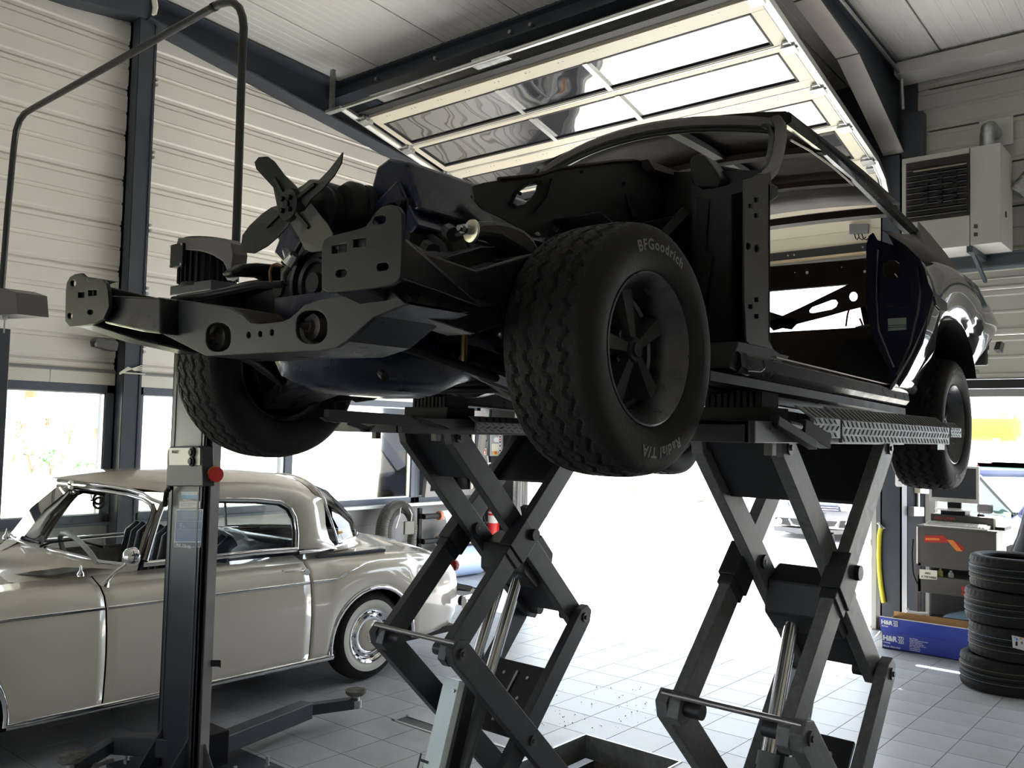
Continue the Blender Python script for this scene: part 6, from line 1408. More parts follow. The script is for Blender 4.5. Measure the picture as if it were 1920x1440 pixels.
# yellow tank
a=P(1800,812,Y=30); b=P(1906,810,Y=30)
tk=thing('storage_tank','long yellow cylindrical tank standing beyond the parked cars','tank',(b.x,b.y,0))
YEL=mat('yellow_tank_paint',(.40,.22,.03),.5,var=.15,vscale=1.5)
mb=MB(); ra=.42; mb.lathe([(0,-.15),(ra*.6,-.12),(ra,.0),(ra,5.5),(ra*.6,5.62),(0,5.65)],b+V((0,0,.12)),(-1,.1,0),28); obj('barrel',mb,YEL,tk,smooth=40)
q=P(1890,783,Y=30); obj('hatch',MB().box(q+V((-.15,-.15,-.12)),q+V((.15,.15,.10))),mat('yellow_hatch',(.5,.36,.03),.5),tk,bevel=.01)
for d in (.5,2.6,4.8): obj('saddle',MB().box((b.x-d-.1,b.y-.25,-.02),(b.x-d+.1,b.y+.35,b.z-.2)),mat('pale_post',(.7,.68,.6)),tk)
# =====================================================================
# THINGS IN THE HALL
# =====================================================================
# ---- heater
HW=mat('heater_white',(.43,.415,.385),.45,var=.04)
hx0,hx1,hy,hyb,hz0,hz1=-2.56,-1.72,8.75,9.24,3.66,4.56
ht=thing('unit_heater','white box unit heater with black louvres on the wall above the lintel','heater',(hx0,hy,hz0))
spl=P(1818,300,Y=hy).x
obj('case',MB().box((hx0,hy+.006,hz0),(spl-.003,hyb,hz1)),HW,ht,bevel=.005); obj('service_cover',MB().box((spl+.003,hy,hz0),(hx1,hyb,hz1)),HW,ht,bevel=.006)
lv=[P(1699,307,Y=hy),P(1817,288,Y=hy),P(1817,406,Y=hy),P(1700,418,Y=hy)]
lx0,lx1,lz0,lz1=lv[0].x,lv[1].x,lv[3].z,lv[0].z
fr=obj('louvre_frame',MB().box((lx0,hy-.004,lz0),(lx1,hy+.01,lz1)),mat('black_louvre',(.018,.016,.015),.45),ht)
n=9
for k in range(n):
    z=lz0+.05+(lz1-lz0-.07)*k/n; obj('slat',MB().prism([(lx0+.015,hy-.004,z),(lx0+.015,hy-.035,z-.018),(lx0+.015,hy-.04,z-.012),(lx0+.015,hy-.004,z+.012)],(lx1-lx0-.03,0,0)),mat('black_louvre',(.018,.016,.015)),fr)
obj('slat_edge',MB().prism([P(x,y,Y=hy-.045) for x,y in ((1712,321),(1812,305),(1812,307.5),(1712,323.5))],(0,.004,0)),mat('pale_edge_metal',(.3,.25,.21)),fr)  # paler line along the upper louvre
mb=MB()
for x in (1736,1763,1790):
    for y in (326,336,345,354,363,372,381): c=P(x,y-(x-1736)*.09,Y=hy-.03); mb.box(c+V((-.02,-.012,-.012)),c+V((.02,.012,.012)))
tag(obj('slat_clip',mb,BLACK,fr),kind='stuff')
for y in (425,440): obj('switch',MB().prism([P(x,yy,Y=hy-.003) for x,yy in ((1826,y-4),(1833,y-4),(1833,y+3),(1826,y+3))],(0,.004,0)),mat('switch_dark',(.06,.055,.045),.4),ht)
obj('side_plug',MB().cyl((hx1,8.95,3.95),(hx1+.004,8.95,3.95),.03,12),BLACK,ht)
mb=MB(); mb.box((-2.0,8.75,3.60),(-1.95,9.4,3.655)); mb.bar((-1.975,8.85,3.62),(-1.975,9.36,3.42),.03,.03); obj('bracket',mb,STEEL,ht)
fl=V((-1.88,9.0,hz1)); mb=MB(); mb.tube([fl,fl+V((0,0,.16)),fl+V((0,.04,.24)),fl+V((0,.12,.27)),fl+V((0,.38,.27))],.062,14); flo=obj('flue_pipe',mb,GALV,ht,smooth=50)
obj('flue_plate',MB().box(fl+V((-.14,.345,.15)),fl+V((.15,.36,.42))),mat('flue_plate',(.5,.5,.47),.5),flo)
mb=MB(); p=P(1905,362,Y=9.22); qd=P(1942,318,Y=9.25)
for k in range(10):
    a=p.lerp(qd,k/10); b2=p.lerp(qd,(k+.8)/10); mb.cyl(a,b2,.075,16)
mb.cyl(p,qd,.07,16); obj('flexible_duct',mb,GALV,thing('flexible_duct','silver flexible duct leading off to the right of the heater','duct',p),smooth=40)
# ---- wall camera and cable tie on the left column
c=P(190,646,X=-8.08); cm_=thing('wall_camera','small dark box camera fixed to the white siding above the window','wall camera',c)
mb=MB(); mb.prism([P(x,y,X=-8.12) for x,y in ((168,640),(173,634),(210,640),(213,645),(210,659),(195,657),(170,650))],(.10,0,0)); obj('housing',mb,mat('grey_hood',(.085,.08,.078)),cm_,bevel=.006)
mb=MB(); mb.cyl(P(176,646,X=-8.0),P(180,646,X=-7.98),.02,10); mb.cyl(P(192,650,X=-8.12),P(192,650,X=-8.2),.02,10); obj('bracket',mb,DARKPL,cm_)
ct=thing('cable_ties','bundle of white cable ties wrapped round the dark column','cable tie',P(250,690,X=-7.96))
for k in range(4):
    pts=[P(x,y,X=-7.97) for x,y in ((224,702-k),(240,694-k*2),(252,690+k*1.5),(264,686+k*3),(274,686+k*4.0))]; obj('tie',MB().tube(pts,.0045,5),mat('pale_tie',(.75,.72,.6),.5),ct)
mb=MB(); mb.tube([(-7.985,3.97,2.34),(-7.985,4.18,2.34)],.006,5); obj('tie_loop',mb,mat('pale_tie',(.75,.72,.6)),ct)
mb=MB(); mb.tube([P(291,0,X=-7.9),P(293,14,X=-7.9),P(290,26,X=-7.9)],.02,8); mb.tube([P(287,0,X=-7.9),P(289,14,X=-7.9),P(287,28,X=-7.9)],.015,8); tag(obj('cable_end',mb,mat('pale_tie',(.75,.72,.6)),None),'two white cable tails hanging off the top of the left column','cable')
# ---- exhaust hose on the low wall
hc=V((-8.0,7.44,.66)); hs=thing('exhaust_hose','coiled grey ribbed exhaust hose hanging on a wire hook on the low wall','hose',hc)
HM=mat('ribbed_hose',(.15,.145,.13),.5)
for dx,r0,dy in ((0,.27,0),(.10,.24,-.05),(.03,.20,.04)):
    mb=MB(); N=110; pts=[];rs=[]
    for k in range(N):
        a=-.35+(pi+.7)*k/(N-1); pts.append(hc+V((dx,dy-r0*cos(a),.0+(.32 if r0>.22 else .26)*max(-.6,sin(a))))); rs.append(.052 if k%2 else .042)
    a0=pts[0]; pts=[a0+V((0,0,-.25+.01*j)) for j in range(25)]+pts+[pts[-1]+V((0,0,-.01*j)) for j in range(1,26)]; rs=[.052 if k%2 else .042 for k in range(len(pts))]
    mb.tube(pts,rs,12); obj('hose_loop',mb,HM,hs,smooth=30)
mb=MB(); 
for dy in (-.1,.1): mb.tube([hc+V((-.1,0,.34)),hc+V((.12,dy*.4,.34)),hc+V((.16,dy,.2)),hc+V((.12,dy*1.2,.05))],.008,6)
obj('wire_hook',mb,ALU,hs); obj('hook_plate',MB().box(hc+V((.12,.0,-.04)),hc+V((.15,.16,.12))),mat('olive_plate',(.14,.14,.10),.5),hs,bevel=.01)
tag(obj('wall_rail',MB().box((-8.16,6.6,.93),(-8.08,8.75,.965)),mat('white_plastic',(.8,.8,.78)),None),'long white rail fixed along the low wall below the windows','rail')
# ---- roll holder with rolls
rh=thing('roll_holder','black wall rack of horizontal arms beside the ribbed hose','rack',(-8.1,7.95,.45))
mb=MB(); mb.box((-8.12,7.90,.05),(-8.08,7.95,.9)).box((-8.12,8.98,.05),(-8.08,9.03,.9)); obj('upright',mb,BLACK,rh)
for z in (.80,.49): obj('arm',MB().cyl((-8.0,7.9,z),(-8.0,9.02,z),.035,12).box((-8.1,7.9,z-.03),(-8.0,7.94,z+.03)).box((-8.1,8.98,z-.03),(-8.0,9.02,z+.03)),BLACK,rh,smooth=40)
r1=thing('paper_roll','small half-used white roll with an orange end on the upper rack arm','roll',(-8.0,8.35,.8)); obj('sheet',MB().cyl((-8.0,8.20,.8),(-8.0,8.60,.8),.06,20),WHITEPL,r1,smooth=40); obj('core_end',MB().cyl((-8.0,8.16,.8),(-8.0,8.2,.8),.058,20),mat('orange_core',(.55,.2,.08),.6),r1,smooth=40)
mb=MB(); mb.prism([(-7.93,8.2,.80),(-7.93,8.6,.8),(-7.92,8.5,.6),(-7.92,8.3,.55)],(.003,0,0)); obj('loose_sheet',mb,WHITEPL,r1)
r2=thing('film_roll','long white roll on the lower rack arm','roll',(-8.0,8.6,.49)); obj('sheet',MB().cyl((-8.0,8.17,.49),(-8.0,8.96,.49),.088,24),WHITEPL,r2,smooth=40); obj('core_end',MB().cyl((-8.0,8.15,.49),(-8.0,8.18,.49),.05,20),mat('card_brown',(.3,.22,.14),.7),r2,smooth=40)
r3=thing('film_roll','thick pale blue film roll lying on the floor behind the cream coupe','roll',(-7.97,8.5,.01)); obj('sheet',MB().cyl((-7.98,8.1,.19),(-7.95,8.85,.19),.185,32),mat('pale_blue_film',(.50,.62,.88),.35,coat=.3),r3,smooth=40); obj('rod',MB().cyl((-8.0,8.85,.2),(-7.95,9.15,.2),.012,8),ALU,r3)
obj('rod_foot',MB().box((-7.96,9.14,.0),(-7.94,9.16,.32)),ALU,r3)
# ---- control pillar at the left of the big door
DKP=mat('dark_pillar',(.06,.065,.075),.4)
cpl=thing('control_cabinet','dark steel service pillar with door controls left of the big opening','cabinet',(-8.1,9.3,0))
mb=MB(); mb.box((-8.42,9.26,0),(-8.15,9.39,3.4)); obj('case',mb,DKP,cpl,bevel=.004); obj('case',MB().box((-8.14,9.28,0),(-7.7,9.39,3.4)),BLACK,cpl,bevel=.004)
CY=9.24
cq=lambda pts,Y=CY,t=.02:MB().prism([P(x,y,Y=Y) for x,y in pts],(0,t,0))
bx=obj('door_control',cq(((918,800),(940,800),(940,855),(918,855)),CY,.06),mat('control_grey',(.36,.36,.40),.4),cpl,bevel=.004)
obj('control_face',cq(((922,832),(935,832),(935,846),(922,846)),CY-.003,.004),mat('cream_label',(.75,.72,.6),.5),bx); obj('control_strip',cq(((935.5,812),(940,812),(940,854),(935.5,854)),CY-.003,.004),mat('pale_strip',(.62,.6,.64),.5),bx)
mb=MB(); mb.prism([P(x,y,Y=CY-.004) for x,y in ((926,822),(929,820),(935,820),(935,829),(929,829),(926,827))],(0,.004,0)); obj('arch_symbol',mb,INKW,bx)
mb=MB(); c=P(929,849,Y=CY-.012); mb.cyl(c,c+V((0,.012,0)),.022,14); obj('rotary_switch',mb,mat('orange_switch',(.7,.14,.02),.4),bx)
obj('switch_plate',cq(((924,845),(933,845),(933,853),(924,853)),CY-.003,.003),mat('switch_yellow',(.75,.55,.1),.4),bx)
for i,y in enumerate((819,824,829,836,845)):
    c=P(937.5,y,Y=CY-.008); obj('button',MB().cyl(c,c+V((0,.008,0)),.011,10),RED if i==1 else BLACK,bx)
wd=thing('warning_wand','red banded hanging wand beside the dark service pillar','wand',P(892,830,Y=9.2)); mb=MB()
for k in range(5): mb.cyl(P(891+k*.5,825+k*4,Y=9.2),P(891+k*.5,828.4+k*4,Y=9.2),.026,12)
obj('band',mb,RED,wd,smooth=40); obj('cord',MB().cyl(P(891,825,Y=9.2),P(890,800,Y=9.2),.012,8).cyl(P(891,825,Y=9.2),P(893,846,Y=9.2),.018,8),mat('dark_red',(.2,.015,.015),.5),wd)
sgn=obj('fire_sign',cq(((904,841),(912,841),(912,853),(904,853)),CY+.01,.004),mat('sign_white',(.75,.72,.72),.4),None); tag(sgn,'small red fire equipment sign on the dark pillar','sign')
so1=obj('sign_field',cq(((904.8,842),(911.2,842),(911.2,852),(904.8,852)),CY+.008,.002),RED,sgn); mb=MB(); mb.prism([P(x,y,Y=CY+.006) for x,y in ((907,850.5),(907,847),(908,844),(909.4,847),(909.4,850.5))],(0,.002,0)); mb.prism([P(x,y,Y=CY+.006) for x,y in ((905.4,844),(906.2,844),(906.2,850),(905.4,850))],(0,.002,0)); obj('sign_symbol',mb,INKW,sgn)
sw=obj('wall_socket',cq(((904,806),(911,806),(911,824),(904,824)),CY+.005,.03),WHITEPL,None,bevel=.003); tag(sw,'white socket box high on the dark service pillar','socket'); obj('socket_base',cq(((905,824),(910.5,824),(910.5,828),(905,828)),CY+.008,.02),mat('grey_box',(.16,.17,.18)),sw)
mb=MB(); mb.tube([P(914,855,Y=9.22),P(916,865,Y=9.22),P(916,882,Y=9.22)],.008,6); mb.cyl(P(912,870,Y=9.22),P(920,868,Y=9.22),.012,6); mb.cyl(P(912,880,Y=9.22),P(920,879,Y=9.22),.012,6); tag(obj('door_bolt',mb,mat('white_plastic',(.8,.8,.78)),None),'bright bolt rod hanging below the control box','bolt')
ex=thing('fire_extinguisher','red fire extinguisher with white label hanging on the dark pillar','fire extinguisher',P(928,1000,Y=9.15))
a=P(926,968,Y=9.15); b=P(930,1003,Y=9.15); b=V((a.x,a.y,b.z))
obj('cylinder',MB().lathe([(0,0),(.07,.0),(.078,.02),(.078,.30),(.06,.35),(.02,.37),(0,.37)],b,(0,0,1),24),RED,ex,smooth=40)
mb=MB(); mb.lathe([(.0785,.16),(.0785,.26)],b,(0,0,1),16,a0=2.2,a1=4.6); obj('label',mb,mat('white_label',(.62,.60,.55)),ex,smooth=40)
mb=MB(); mb.lathe([(.0786,.29),(.0786,.31)],b,(0,0,1),24); obj('band',mb,mat('white_label',(.62,.6,.55)),ex,smooth=40)
mb=MB(); mb.cyl(b+V((0,0,.37)),b+V((0,0,.42)),.022,10); mb.box(b+V((-.06,-.012,.41)),b+V((.02,.012,.43))); obj('valve',mb,BLACK,ex); mb=MB(); mb.tube([b+V((-.02,0,.40)),b+V((-.07,-.02,.42)),b+V((-.11,-.03,.34)),b+V((-.10,-.04,.2))],.010,6); obj('hose',mb,RUBBER,ex)
mb=MB(); mb.lathe([(.02,-.01),(.03,-.005),(.03,.005),(.02,.01)],P(911,980,Y=9.15),(0,1,0),14); mb.cyl(P(908,965,Y=9.17),P(911,980,Y=9.15),.008,6); tag(obj('key_ring',mb,DULLCHROME,None),'small metal ring fitting hanging left of the fire extinguisher','fitting')
# ---- tyre stack
def road_tyre():
    mb=MB(); NA=120; rows=[]; R=.325
    grooves=(-.062,-.021,.021,.062)
    for i in range(NA):
        a=2*pi*i/NA; ring=[(.228,-.095),(.235,-.112),(.265,-.126),(.295,-.124)]
        for j in range(25):
            x=-.115+.23*j/24; z=0
            if min(abs(x-g) for g in grooves)<.006: z=1
            if abs(x)>.070 and i%3==0: z=.6
            ring.append((R-.012*abs(x/.115)**4-.008*z,x))
        ring+=[(.295,.124),(.265,.126),(.235,.112),(.228,.095),(.24,.08),(.285,.05),(.30,0),(.285,-.05),(.24,-.08)]
        rows.append([V((r*cos(a),r*sin(a),h)) for r,h in ring])
    rows.append(rows[0]); mb.grid(rows,True); return mb
RT=mesh_of('car_tyre',road_tyre(),RUBBER,35)
tc0=V((-1.525,7.845,0)); lbs=['lowest tyre of the stack of four on the grey tiles','second tyre from the floor in the stack, bearing a white label','third tyre from the floor in the stack of four','topmost tyre of the stack of four beside the blue box']
offs=[(0,0),(.065,.0),(.04,-.01),(.07,.01)]
LINE1=mat('tyre_line_tan',(.33,.25,.16),.6); LINE2=mat('tyre_line_blue',(.22,.33,.46),.6)
lnm=[mesh_of('tread_line',MB().lathe([(.3255-.001,h),(.3258,h+.0015),(.3255-.001,h+.003)],(0,0,0),(0,0,1),60),m) for h,m in ((.045,LINE1),(.005,LINE2),(-.045,LINE2))]
for k in range(4):
    o=bpy.data.objects.new('car_tyre',RT); COL.objects.link(o); o.location=tc0+V((offs[k][0],offs[k][1],.129+k*.2545)); o.rotation_euler=(pi if k%2 else 0,0,k*.7)
    PLACE[o.name]=Matrix.Translation(o.location)@(Matrix.Rotation(k*.7,4,'Z')@Matrix.Rotation(pi if k%2 else 0,4,'X'))
    tag(o,lbs[k],'tyre','stack of four car tyres')
    for m in lnm: c=bpy.data.objects.new('tread_line',m); COL.objects.link(c); c.parent=o
    if k==1:
        pc=tc0+V((offs[k][0],offs[k][1],.129+k*.2545)); pl_=[]
        def lp(x,y): 
            d=RX*((x-960)/F)+UX*((720-y)/F)+FX; best=None
            # nearest point of the tread cylinder
            A=d.x*d.x+d.y*d.y; B2=2*(d.x*(EYE.x-pc.x)+d.y*(EYE.y-pc.y)); C2=(EYE.x-pc.x)**2+(EYE.y-pc.y)**2-.330**2; t=(-B2-math.sqrt(max(0,B2*B2-4*A*C2)))/(2*A); return EYE+d*t
        r0=[lp(1897+i*3.2,1191+i*.7) for i in range(9)]; r1=[lp(1899+i*3.2,1214+i*.9) for i in range(9)]
        obj('paper_label',MB().grid([r0,r1]),mat('label_white',(.72,.74,.76),.5),o)
        def lq(x0,y0,x1,y1,m,nm='label_mark'): 
            q=[lp(x0,y0),lp(x1,y0),lp(x1,y1),lp(x0,y1)]; q=[p+(EYE-p).normalized()*.003 for p in q]; obj(nm,MB().add(q,[(0,1,2,3)]),m,o)
        lq(1904,1203,1908,1211,INK); lq(1905,1196,1908,1201,mat('mark_blue',(.1,.3,.6),.5)); lq(1912,1195,1917,1199,mat('mark_orange',(.8,.4,.1),.5)); lq(1914,1203,1918,1208,mat('mark_brown',(.35,.2,.1),.5)); lq(1902,1194,1903.5,1196,INK)
# ---- blue carton
BXY=8.50; BB=mat('carton_blue',(.020,.050,.36),.4,var=.05); CARD=mat('card_inside',(.60,.36,.13),.7)
bxo=thing('cardboard_box','open long blue cardboard box with white lettering on the floor by the tyres','box',(-2.3,8.6,0))
x0,x1=-2.655,-1.90
mb=MB(); mb.box((x0,BXY,0.001),(x1,BXY+.006,.145)); fr_=obj('front_panel',mb,BB,bxo)
mb=MB(); mb.prism([(x0-.012,BXY-.004,.148),(x1,BXY-.004,.148),(x1,BXY-.022,.285),(x0-.02,BXY-.022,.285)],(0,.006,0)); fl_=obj('front_flap',mb,BB,bxo)
mb=MB(); mb.box((x0,BXY,0.001),(x0+.006,BXY+.34,.24)).box((x1-.006,BXY,0.001),(x1,BXY+.34,.24)); obj('side_panel',mb,CARD,bxo); mb=MB(); mb.box((x0,BXY+.334,0.001),(x1,BXY+.34,.285)); obj('back_panel',mb,CARD,bxo); obj('base',MB().box((x0,BXY,0.001),(x1,BXY+.34,.007)),CARD,bxo)
mb=MB(); mb.prism([(x0-.02,BXY-.028,.283),(x1,BXY-.028,.283),(x1,BXY-.026,.289),(x0-.02,BXY-.026,.289)],(0,.006,0)); obj('flap_edge',mb,mat('card_white_edge',(.75,.73,.68),.6),fl_)
def btxt(txt,x,z,size,par,y=BXY-.0015,sp=1,bold=.001,shear=0): return obj('lettering',text_mb(txt,size,V((x,y,z)),V((1,0,0)),V((0,0,1)),0,sp,bold=bold,shear=shear),INKW,par)
btxt('H&R',x0+.005,.075,.062,fr_,bold=.003); btxt('Shock Absorber',x0+.008,.018,.020,fr_,sp=1.15,bold=.001); btxt('The Springs',x0+.008,.052,.013,fr_)
btxt('H&R',x0-.005,.222,.05,fl_,y=BXY-.0195,bold=.0025); btxt('The Springs',x0-.002,.200,.012,fl_,y=BXY-.0165)
def coils(x,z,h,n,par,y):
    mb=MB()
    for k in range(n):
        c=x+k*h*.30; pts=[V((c,y,z+h)),V((c+h*.22,y,z+h*.98)),V((c+h*.30,y,z+h*.75)),V((c+h*.14,y,z+h*.52)),V((c+h*.30,y,z+h*.3)),V((c+h*.26,y,z+.0)),V((c+h*.06,y,z))]
        mb.tube(pts,h*.075,5)
    obj('spring_logo',mb,INKW,par)
coils(x0+.135,.068,.055,3,fr_,BXY-.002); coils(x0+.10,.216,.045,3,fl_,BXY-.022)
for k,tx in enumerate(('Sport Springs','Height Adjustable Coil Overs','Cup Kit Suspensions','Wheel / Speed Spacers','Monotube Gas Shock Sets','ETS - Adjustable','Lowering Systems','Industrial Springs')): btxt(tx,x0+.235,.122-k*.0145,.013,fr_,bold=.0003)
# ---- diagnostic cart with monitor
CYF=8.92
ca=thing('diagnostic_cart','grey and red alignment cart standing between column and tyre stack','cart',(-2.15,9.1,0))
CG=mat('cart_grey',(.085,.078,.068),.45,var=.06); CGD=mat('cart_dark',(.02,.02,.022),.5)
cx0=P(1720,985,Y=CYF).x; cx1=P(1868,1000,Y=CYF).x
cz=lambda y:P(1720,y,Y=CYF).z
obj('cabinet',MB().box((cx0,CYF,.72),(cx1,CYF+.42,1.085)),CG,ca,bevel=.006); obj('top',MB().box((cx0-.01,CYF-.02,1.085),(cx1+.01,CYF+.45,1.10)),CG,ca,bevel=.003)
obj('shelf_body',MB().box((cx0,CYF,.48),(cx1,CYF+.42,.64)),CG,ca,bevel=.006); obj('shelf_back',MB().box((cx0+.02,CYF+.38,.1),(cx1-.02,CYF+.42,.75)),CGD,ca)
mb=MB(); mb.box((cx0,CYF,.09),(cx0+.03,CYF+.03,.75)); mb.box((cx1-.03,CYF,.09),(cx1,CYF+.03,.75)); mb.box((cx0,CYF+.39,.09),(cx0+.03,CYF+.42,.75)); mb.box((cx1-.03,CYF+.39,.09),(cx1,CYF+.42,.75)); mb.box((cx0,CYF,.09),(cx1,CYF+.42,.11)); obj('frame',mb,CG,ca)
mb=MB(); mb.box((cx0-.008,CYF-.006,.74),(cx0+.006,CYF,1.10)); obj('edge_trim',mb,WHITEPL,ca)
for x in (cx0+.05,cx1-.05):
    for y in (CYF+.05,CYF+.37): obj('castor',MB().cyl((x-.02,y,.045),(x+.02,y,.045),.045,14),RUBBER,ca,smooth=40)
cf=lambda pts,dy=-.003:MB().prism([P(x,y,Y=CYF+dy) for x,y in pts],(0,.002,0))
REDS=mat('cart_red',(.45,.03,.02),.4); ORS=mat('cart_orange',(.75,.22,.04),.4)
obj('emblem',cf(((1734,1004),(1770,1004),(1776,1011),(1790,1014),(1800,1020),(1808,1027),(1808,1033),(1796,1030),(1784,1016),(1772,1018),(1732,1016))),REDS,ca); obj('emblem',cf(((1735,1008.5),(1760,1009),(1762,1013),(1735,1012.5)),-.005),ORS,ca); obj('emblem',cf(((1775,1012),(1787,1012.5),(1805,1034),(1793,1033)),-.006),ORS,ca)
o=P(1802,1096,Y=CYF-.003); obj('lettering',text_mb('SNAP',.10,V((o.x,CYF-.003,.505)),V((1,0,0)),V((0,0,1)),0,.95,bold=.004),mat('letter_red',(.55,.04,.02),.4),ca)
lb=obj('label',cf(((1724,1067),(1757,1070),(1757,1087),(1724,1085))),mat('cream_label',(.75,.72,.6)),ca); o=P(1735,1076,Y=CYF-.005)
for tx,x,y in (('ASU','1734','1076'),('A-TECHNIK','1727','1082.5')):
    o=P(float(x),float(y),Y=CYF-.005); obj('lettering',text_mb(tx,.026,o,V((1,0,0)),V((0,0,1)),0,1,bold=.0006),INK,lb)
mb=MB(); mb.tube([P(1712,1010,Y=CYF),P(1710,1040,Y=CYF),P(1712,1075,Y=CYF),P(1720,1095,Y=CYF)],.008,6); obj('cable',mb,RUBBER,ca)
# handle and bagged parts on the low shelf
mb=MB(); mb.tube([P(1700,1140,Y=8.86),P(1704,1147,Y=8.86),P(1722,1150,Y=8.86),P(1740,1150,Y=8.86)],.014,8); obj('foot_bar',mb,WHITEPL,ca)
rows=[]
for i in range(10):
    rows.append([V((cx0+.14+.50*i/9,CYF+.06+.24*j/6,.20+.12*sin(pi*i/9)**.5*sin(pi*(j+.5)/7)**.5+random.uniform(-.012,.012))) for j in range(7)])
bg_=obj('plastic_bag',MB().grid(rows),mat('blue_tint_plastic',(.30,.45,.58),.15,coat=.6),None,smooth=60); tag(bg_,'pale blue plastic bag lying on the cart bottom shelf','bag')
mb=MB(); mb.prism([P(x,y,Y=CYF-.02) for x,y in ((1735,1158),(1816,1166),(1816,1173),(1750,1165))],(0,.25,0)); tag(obj('tray',mb,CGD,None),'dark tray below the plastic bag inside the cart','tray')
for i,(x,m,h) in enumerate(((1763,'bottle_yellow',.07),(1783,'bottle_grey',.06),(1746,'bottle_dark',.06))):
    c=P(x,1062,Y=CYF+.06); c.z=.64; tag(obj('bottle',MB().lathe([(0,0),(.022,0),(.024,.01),(.022,h*.6),(.01,h*.8),(.01,h),(0,h)],c,(0,0,1),14),mat(m,((.45,.40,.10),(.4,.4,.4),(.05,.06,.05))[i],.4),None,smooth=40),('small yellowish bottle on the cart middle shelf','small grey bottle on the cart middle shelf','small dark bottle at the left of the cart middle shelf')[i],'bottle','small bottles in the cart')
# control unit, monitor, keyboard, mouse
cu=thing('control_unit','flat grey control unit with red lettering under the monitor','computer',(-2.1,9.12,1.1)); ux0=P(1745,985,Y=9.05).x; ux1=P(1862,990,Y=9.05).x
obj('case',MB().box((ux0,9.05,1.1),(ux1,9.36,1.205)),CGD if False else mat('cart_brown_grey',(.05,.047,.043),.4),cu,bevel=.004); obj('side',MB().box((ux1,9.06,1.1),(ux1+.02,9.36,1.2)),mat('cream_label',(.75,.72,.6)),cu); obj('lettering',text_mb('GEO LINER',.034,V((ux0+.03,9.048,1.16)),V((1,0,0)),V((0,0,1)),0,1.1,bold=.001,shear=.2),mat('letter_red',(.55,.04,.02)),cu)
obj('drive_unit',MB().box((ux1+.021,9.02,1.1),(ux1+.10,9.3,1.13)),BLACK,cu,bevel=.003)
mo=thing('monitor','silver framed flat monitor with black screen on the cart','monitor',(-2.15,9.15,1.2)); MY=9.14
m0,m1=P(1742,875,Y=MY),P(1836,960,Y=MY); mz1=P(1835,875,Y=MY).z+.0; mz0=P(1788,942,Y=MY).z
bz=mat('silver_bezel',(.50,.49,.46),.4)
fr2=obj('bezel',MB().plate([V((m0.x,MY,mz0)),V((m1.x,MY,mz0)),V((m1.x,MY,mz1)),V((m0.x,MY,mz1))],[[V((m0.x+.025,MY,mz0+.04)),V((m1.x-.025,MY,mz0+.04)),V((m1.x-.025,MY,mz1-.02)),V((m0.x+.025,MY,mz1-.02))]],(0,.02,0)),bz,mo,bevel=.003)
obj('screen',MB().box((m0.x+.02,MY+.008,mz0+.035),(m1.x-.02,MY+.02,mz1-.015)),mat('screen_black',(.012,.012,.013),.25),mo); obj('back_shell',MB().box((m0.x+.005,MY+.02,mz0+.005),(m1.x-.005,MY+.06,mz1-.005)),mat('back_grey',(.25,.25,.25),.5),mo,bevel=.01)
mxc=(m0.x+m1.x)/2; obj('stand_neck',MB().box((mxc-.06,MY+.02,1.24),(mxc+.06,MY+.05,mz0+.05)),BLACK,mo); obj('stand_foot',MB().lathe([(0,0),(.17,0),(.17,.008),(.12,.016),(0,.02)],(mxc,MY+.03,1.245),(0,0,1),28),bz,mo,smooth=40)
obj('stand_block',MB().box((mxc-.10,MY-.06,1.205),(mxc+.11,MY+.14,1.245)),BLACK,mo,bevel=.003)
kb_=thing('keyboard','white computer keyboard lying on the cart front edge','keyboard',(-2.15,8.95,1.10)); kx0,kx1=P(1735,990,Y=8.94).x,P(1853,995,Y=8.94).x
obj('base',MB().prism([(kx0,8.90,1.10),(kx0,9.04,1.10),(kx0,9.04,1.135),(kx0,8.90,1.115)],(kx1-kx0,0,0)),mat('keyboard_white',(.75,.73,.68),.5),kb_,bevel=.003)
kk=mesh_of('key',MB().prism([(0,0,0),(.022,0,0),(.022,.020,.003),(0,.020,.003)],(0,0,.008)),mat('key_grey',(.55,.54,.5),.5))
nkx=int((kx1-kx0-.03)/.026)
for i in range(nkx):
    for j in range(5): obj('key',None,None,kb_,me=kk,loc=(kx0+.015+i*.026,8.905+j*.0255,1.117+j*.0036))
ms=obj('mouse',MB().lathe([(0,.03),(.02,.026),(.032,.012),(.034,0),(0,0)],V((ux1-.12,9.15,1.205)),(0,0,1),16),BLACK,None,smooth=50); tag(ms,'black mouse lying on the control unit','mouse')
cv_=thing('covered_stand','tall black covered stand at the right behind the tyre stack','stand',(-1.62,8.7,0))
mb=MB(); rings=[]
for z,w_,x in ((0.0,.26,-1.52),(.6,.25,-1.52),(.9,.19,-1.50),(1.1,.14,-1.47),(1.32,.11,-1.45),(1.36,.06,-1.44)):
    rings.append([V((x+w_*cos(2*pi*k/16)*(1+.06*sin(k*2.1)),8.75+w_*.9*sin(2*pi*k/16),z)) for k in range(16)])
mb.loft(rings); obj('cover',mb,mat('black_vinyl',(.022,.024,.03),.3,bump=.15,bscale=20),cv_,smooth=60)
obj('stand_foot',MB().box((-1.85,8.7,0),(-1.2,8.8,.03)),BLACK,cv_)
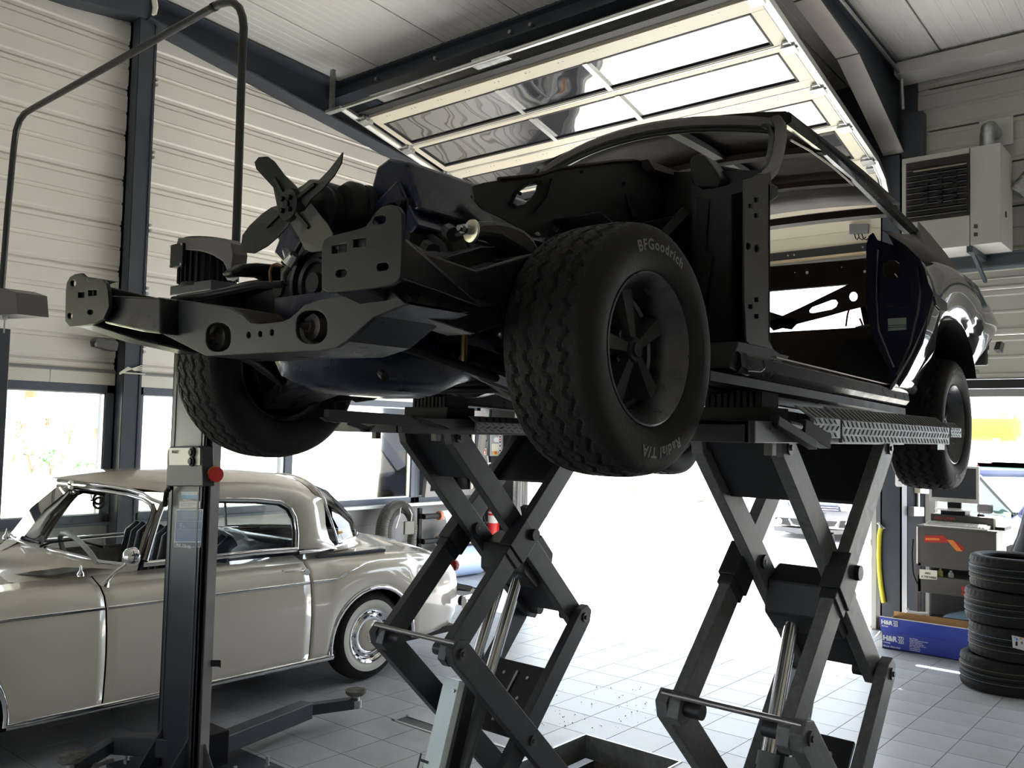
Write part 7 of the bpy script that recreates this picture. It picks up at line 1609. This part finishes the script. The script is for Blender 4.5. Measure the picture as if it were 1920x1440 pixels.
# ---- small things on the main column
rm=thing('remote_holder','white remote control holder fixed to the steel column','remote',P(1686,900,Y=9.21)); mb=MB(); mb.prism([P(1686+a,899+b,Y=9.20) for a,b in rounded(0,0,15,27,4,3)],(0,.02,0)); obj('body',mb,WHITEPL,rm,bevel=.003)
c=P(1686,893,Y=9.198); obj('dial',MB().cyl(c,c+V((0,.004,0)),.022,16),mat('grey_box',(.16,.17,.18)),rm); c=P(1686,901,Y=9.198); obj('button',MB().cyl(c,c+V((0,.004,0)),.009,10),BLACK,rm)
jb_=thing('junction_box','grey junction box with conduit on the dark wall behind the cart','junction box',P(1724,960,X=-2.68)); obj('box',MB().prism([P(x,y,X=-2.64) for x,y in ((1714,950),(1733,951),(1733,968),(1714,968))],(-.06,0,0)),mat('junction_grey',(.36,.36,.35),.5),jb_,bevel=.004); obj('conduit',MB().cyl(P(1721,950,X=-2.68),P(1721,905,X=-2.68),.018,10),GALV,jb_,smooth=40)
mb=MB(); mb.tube([P(1723,962,X=-2.635),P(1727,960,X=-2.63),P(1728,955,X=-2.635)],.005,5); obj('latch',mb,WHITEPL,jb_)
obj_=obj('wall_box',MB().prism([P(x,y,X=-2.64) for x,y in ((1726,905),(1742,905),(1742,926),(1726,925))],(-.06,0,0)),mat('cream_panel',(.82,.76,.64)),None,bevel=.004); tag(obj_,'small cream box on the dark wall behind the monitor','box')
yh=thing('air_hose','yellow air hose hanging down beside the steel column','hose',P(1650,1000,Y=9.2)); mb=MB(); mb.tube([P(x,y,Y=9.2) for x,y in ((1652,990),(1649,1005),(1648,1040),(1649,1070),(1652,1100),(1657,1130))],.022,10); obj('tube',mb,mat('yellow_hose',(.75,.68,.05),.4),yh,smooth=60); mb=MB(); mb.tube([P(x,y,Y=9.2) for x,y in ((1645,980),(1652,985),(1659,990),(1650,993))],.01,6); mb.cyl(P(1652,985,Y=9.2),P(1651,998,Y=9.2),.02,10); obj('coupling',mb,GALV,yh)
ft=obj('column_guard',MB().prism([P(x,y,Y=9.3) for x,y in ((1640,1158),(1660,1158),(1660,1178),(1636,1180),(1630,1176))],(0,.12,0)),mat('guard_brown',(.12,.09,.08),.6),None,bevel=.01); tag(ft,'small brown rubber guard at the foot of the steel column','guard')
# debris on the floor
mb=MB()
for k in range(90):
    c=P(random.uniform(1010,1300),random.uniform(1290,1370),Z=0); s=random.uniform(.002,.007); mb.add([c+V((s,0,.0045)),c+V((0,s*.7,.0045)),c+V((-s,0,.0045)),c+V((0,-s*.6,.0045)),c+V((0,0,.006+s))],[(0,1,4),(1,2,4),(2,3,4),(3,0,4)])
tag(obj('debris',mb,mat('dirt_crumb',(.05,.045,.04),.9),None),'scattered dark dirt crumbs on the tiles behind the lift recess','dirt',kind='stuff')
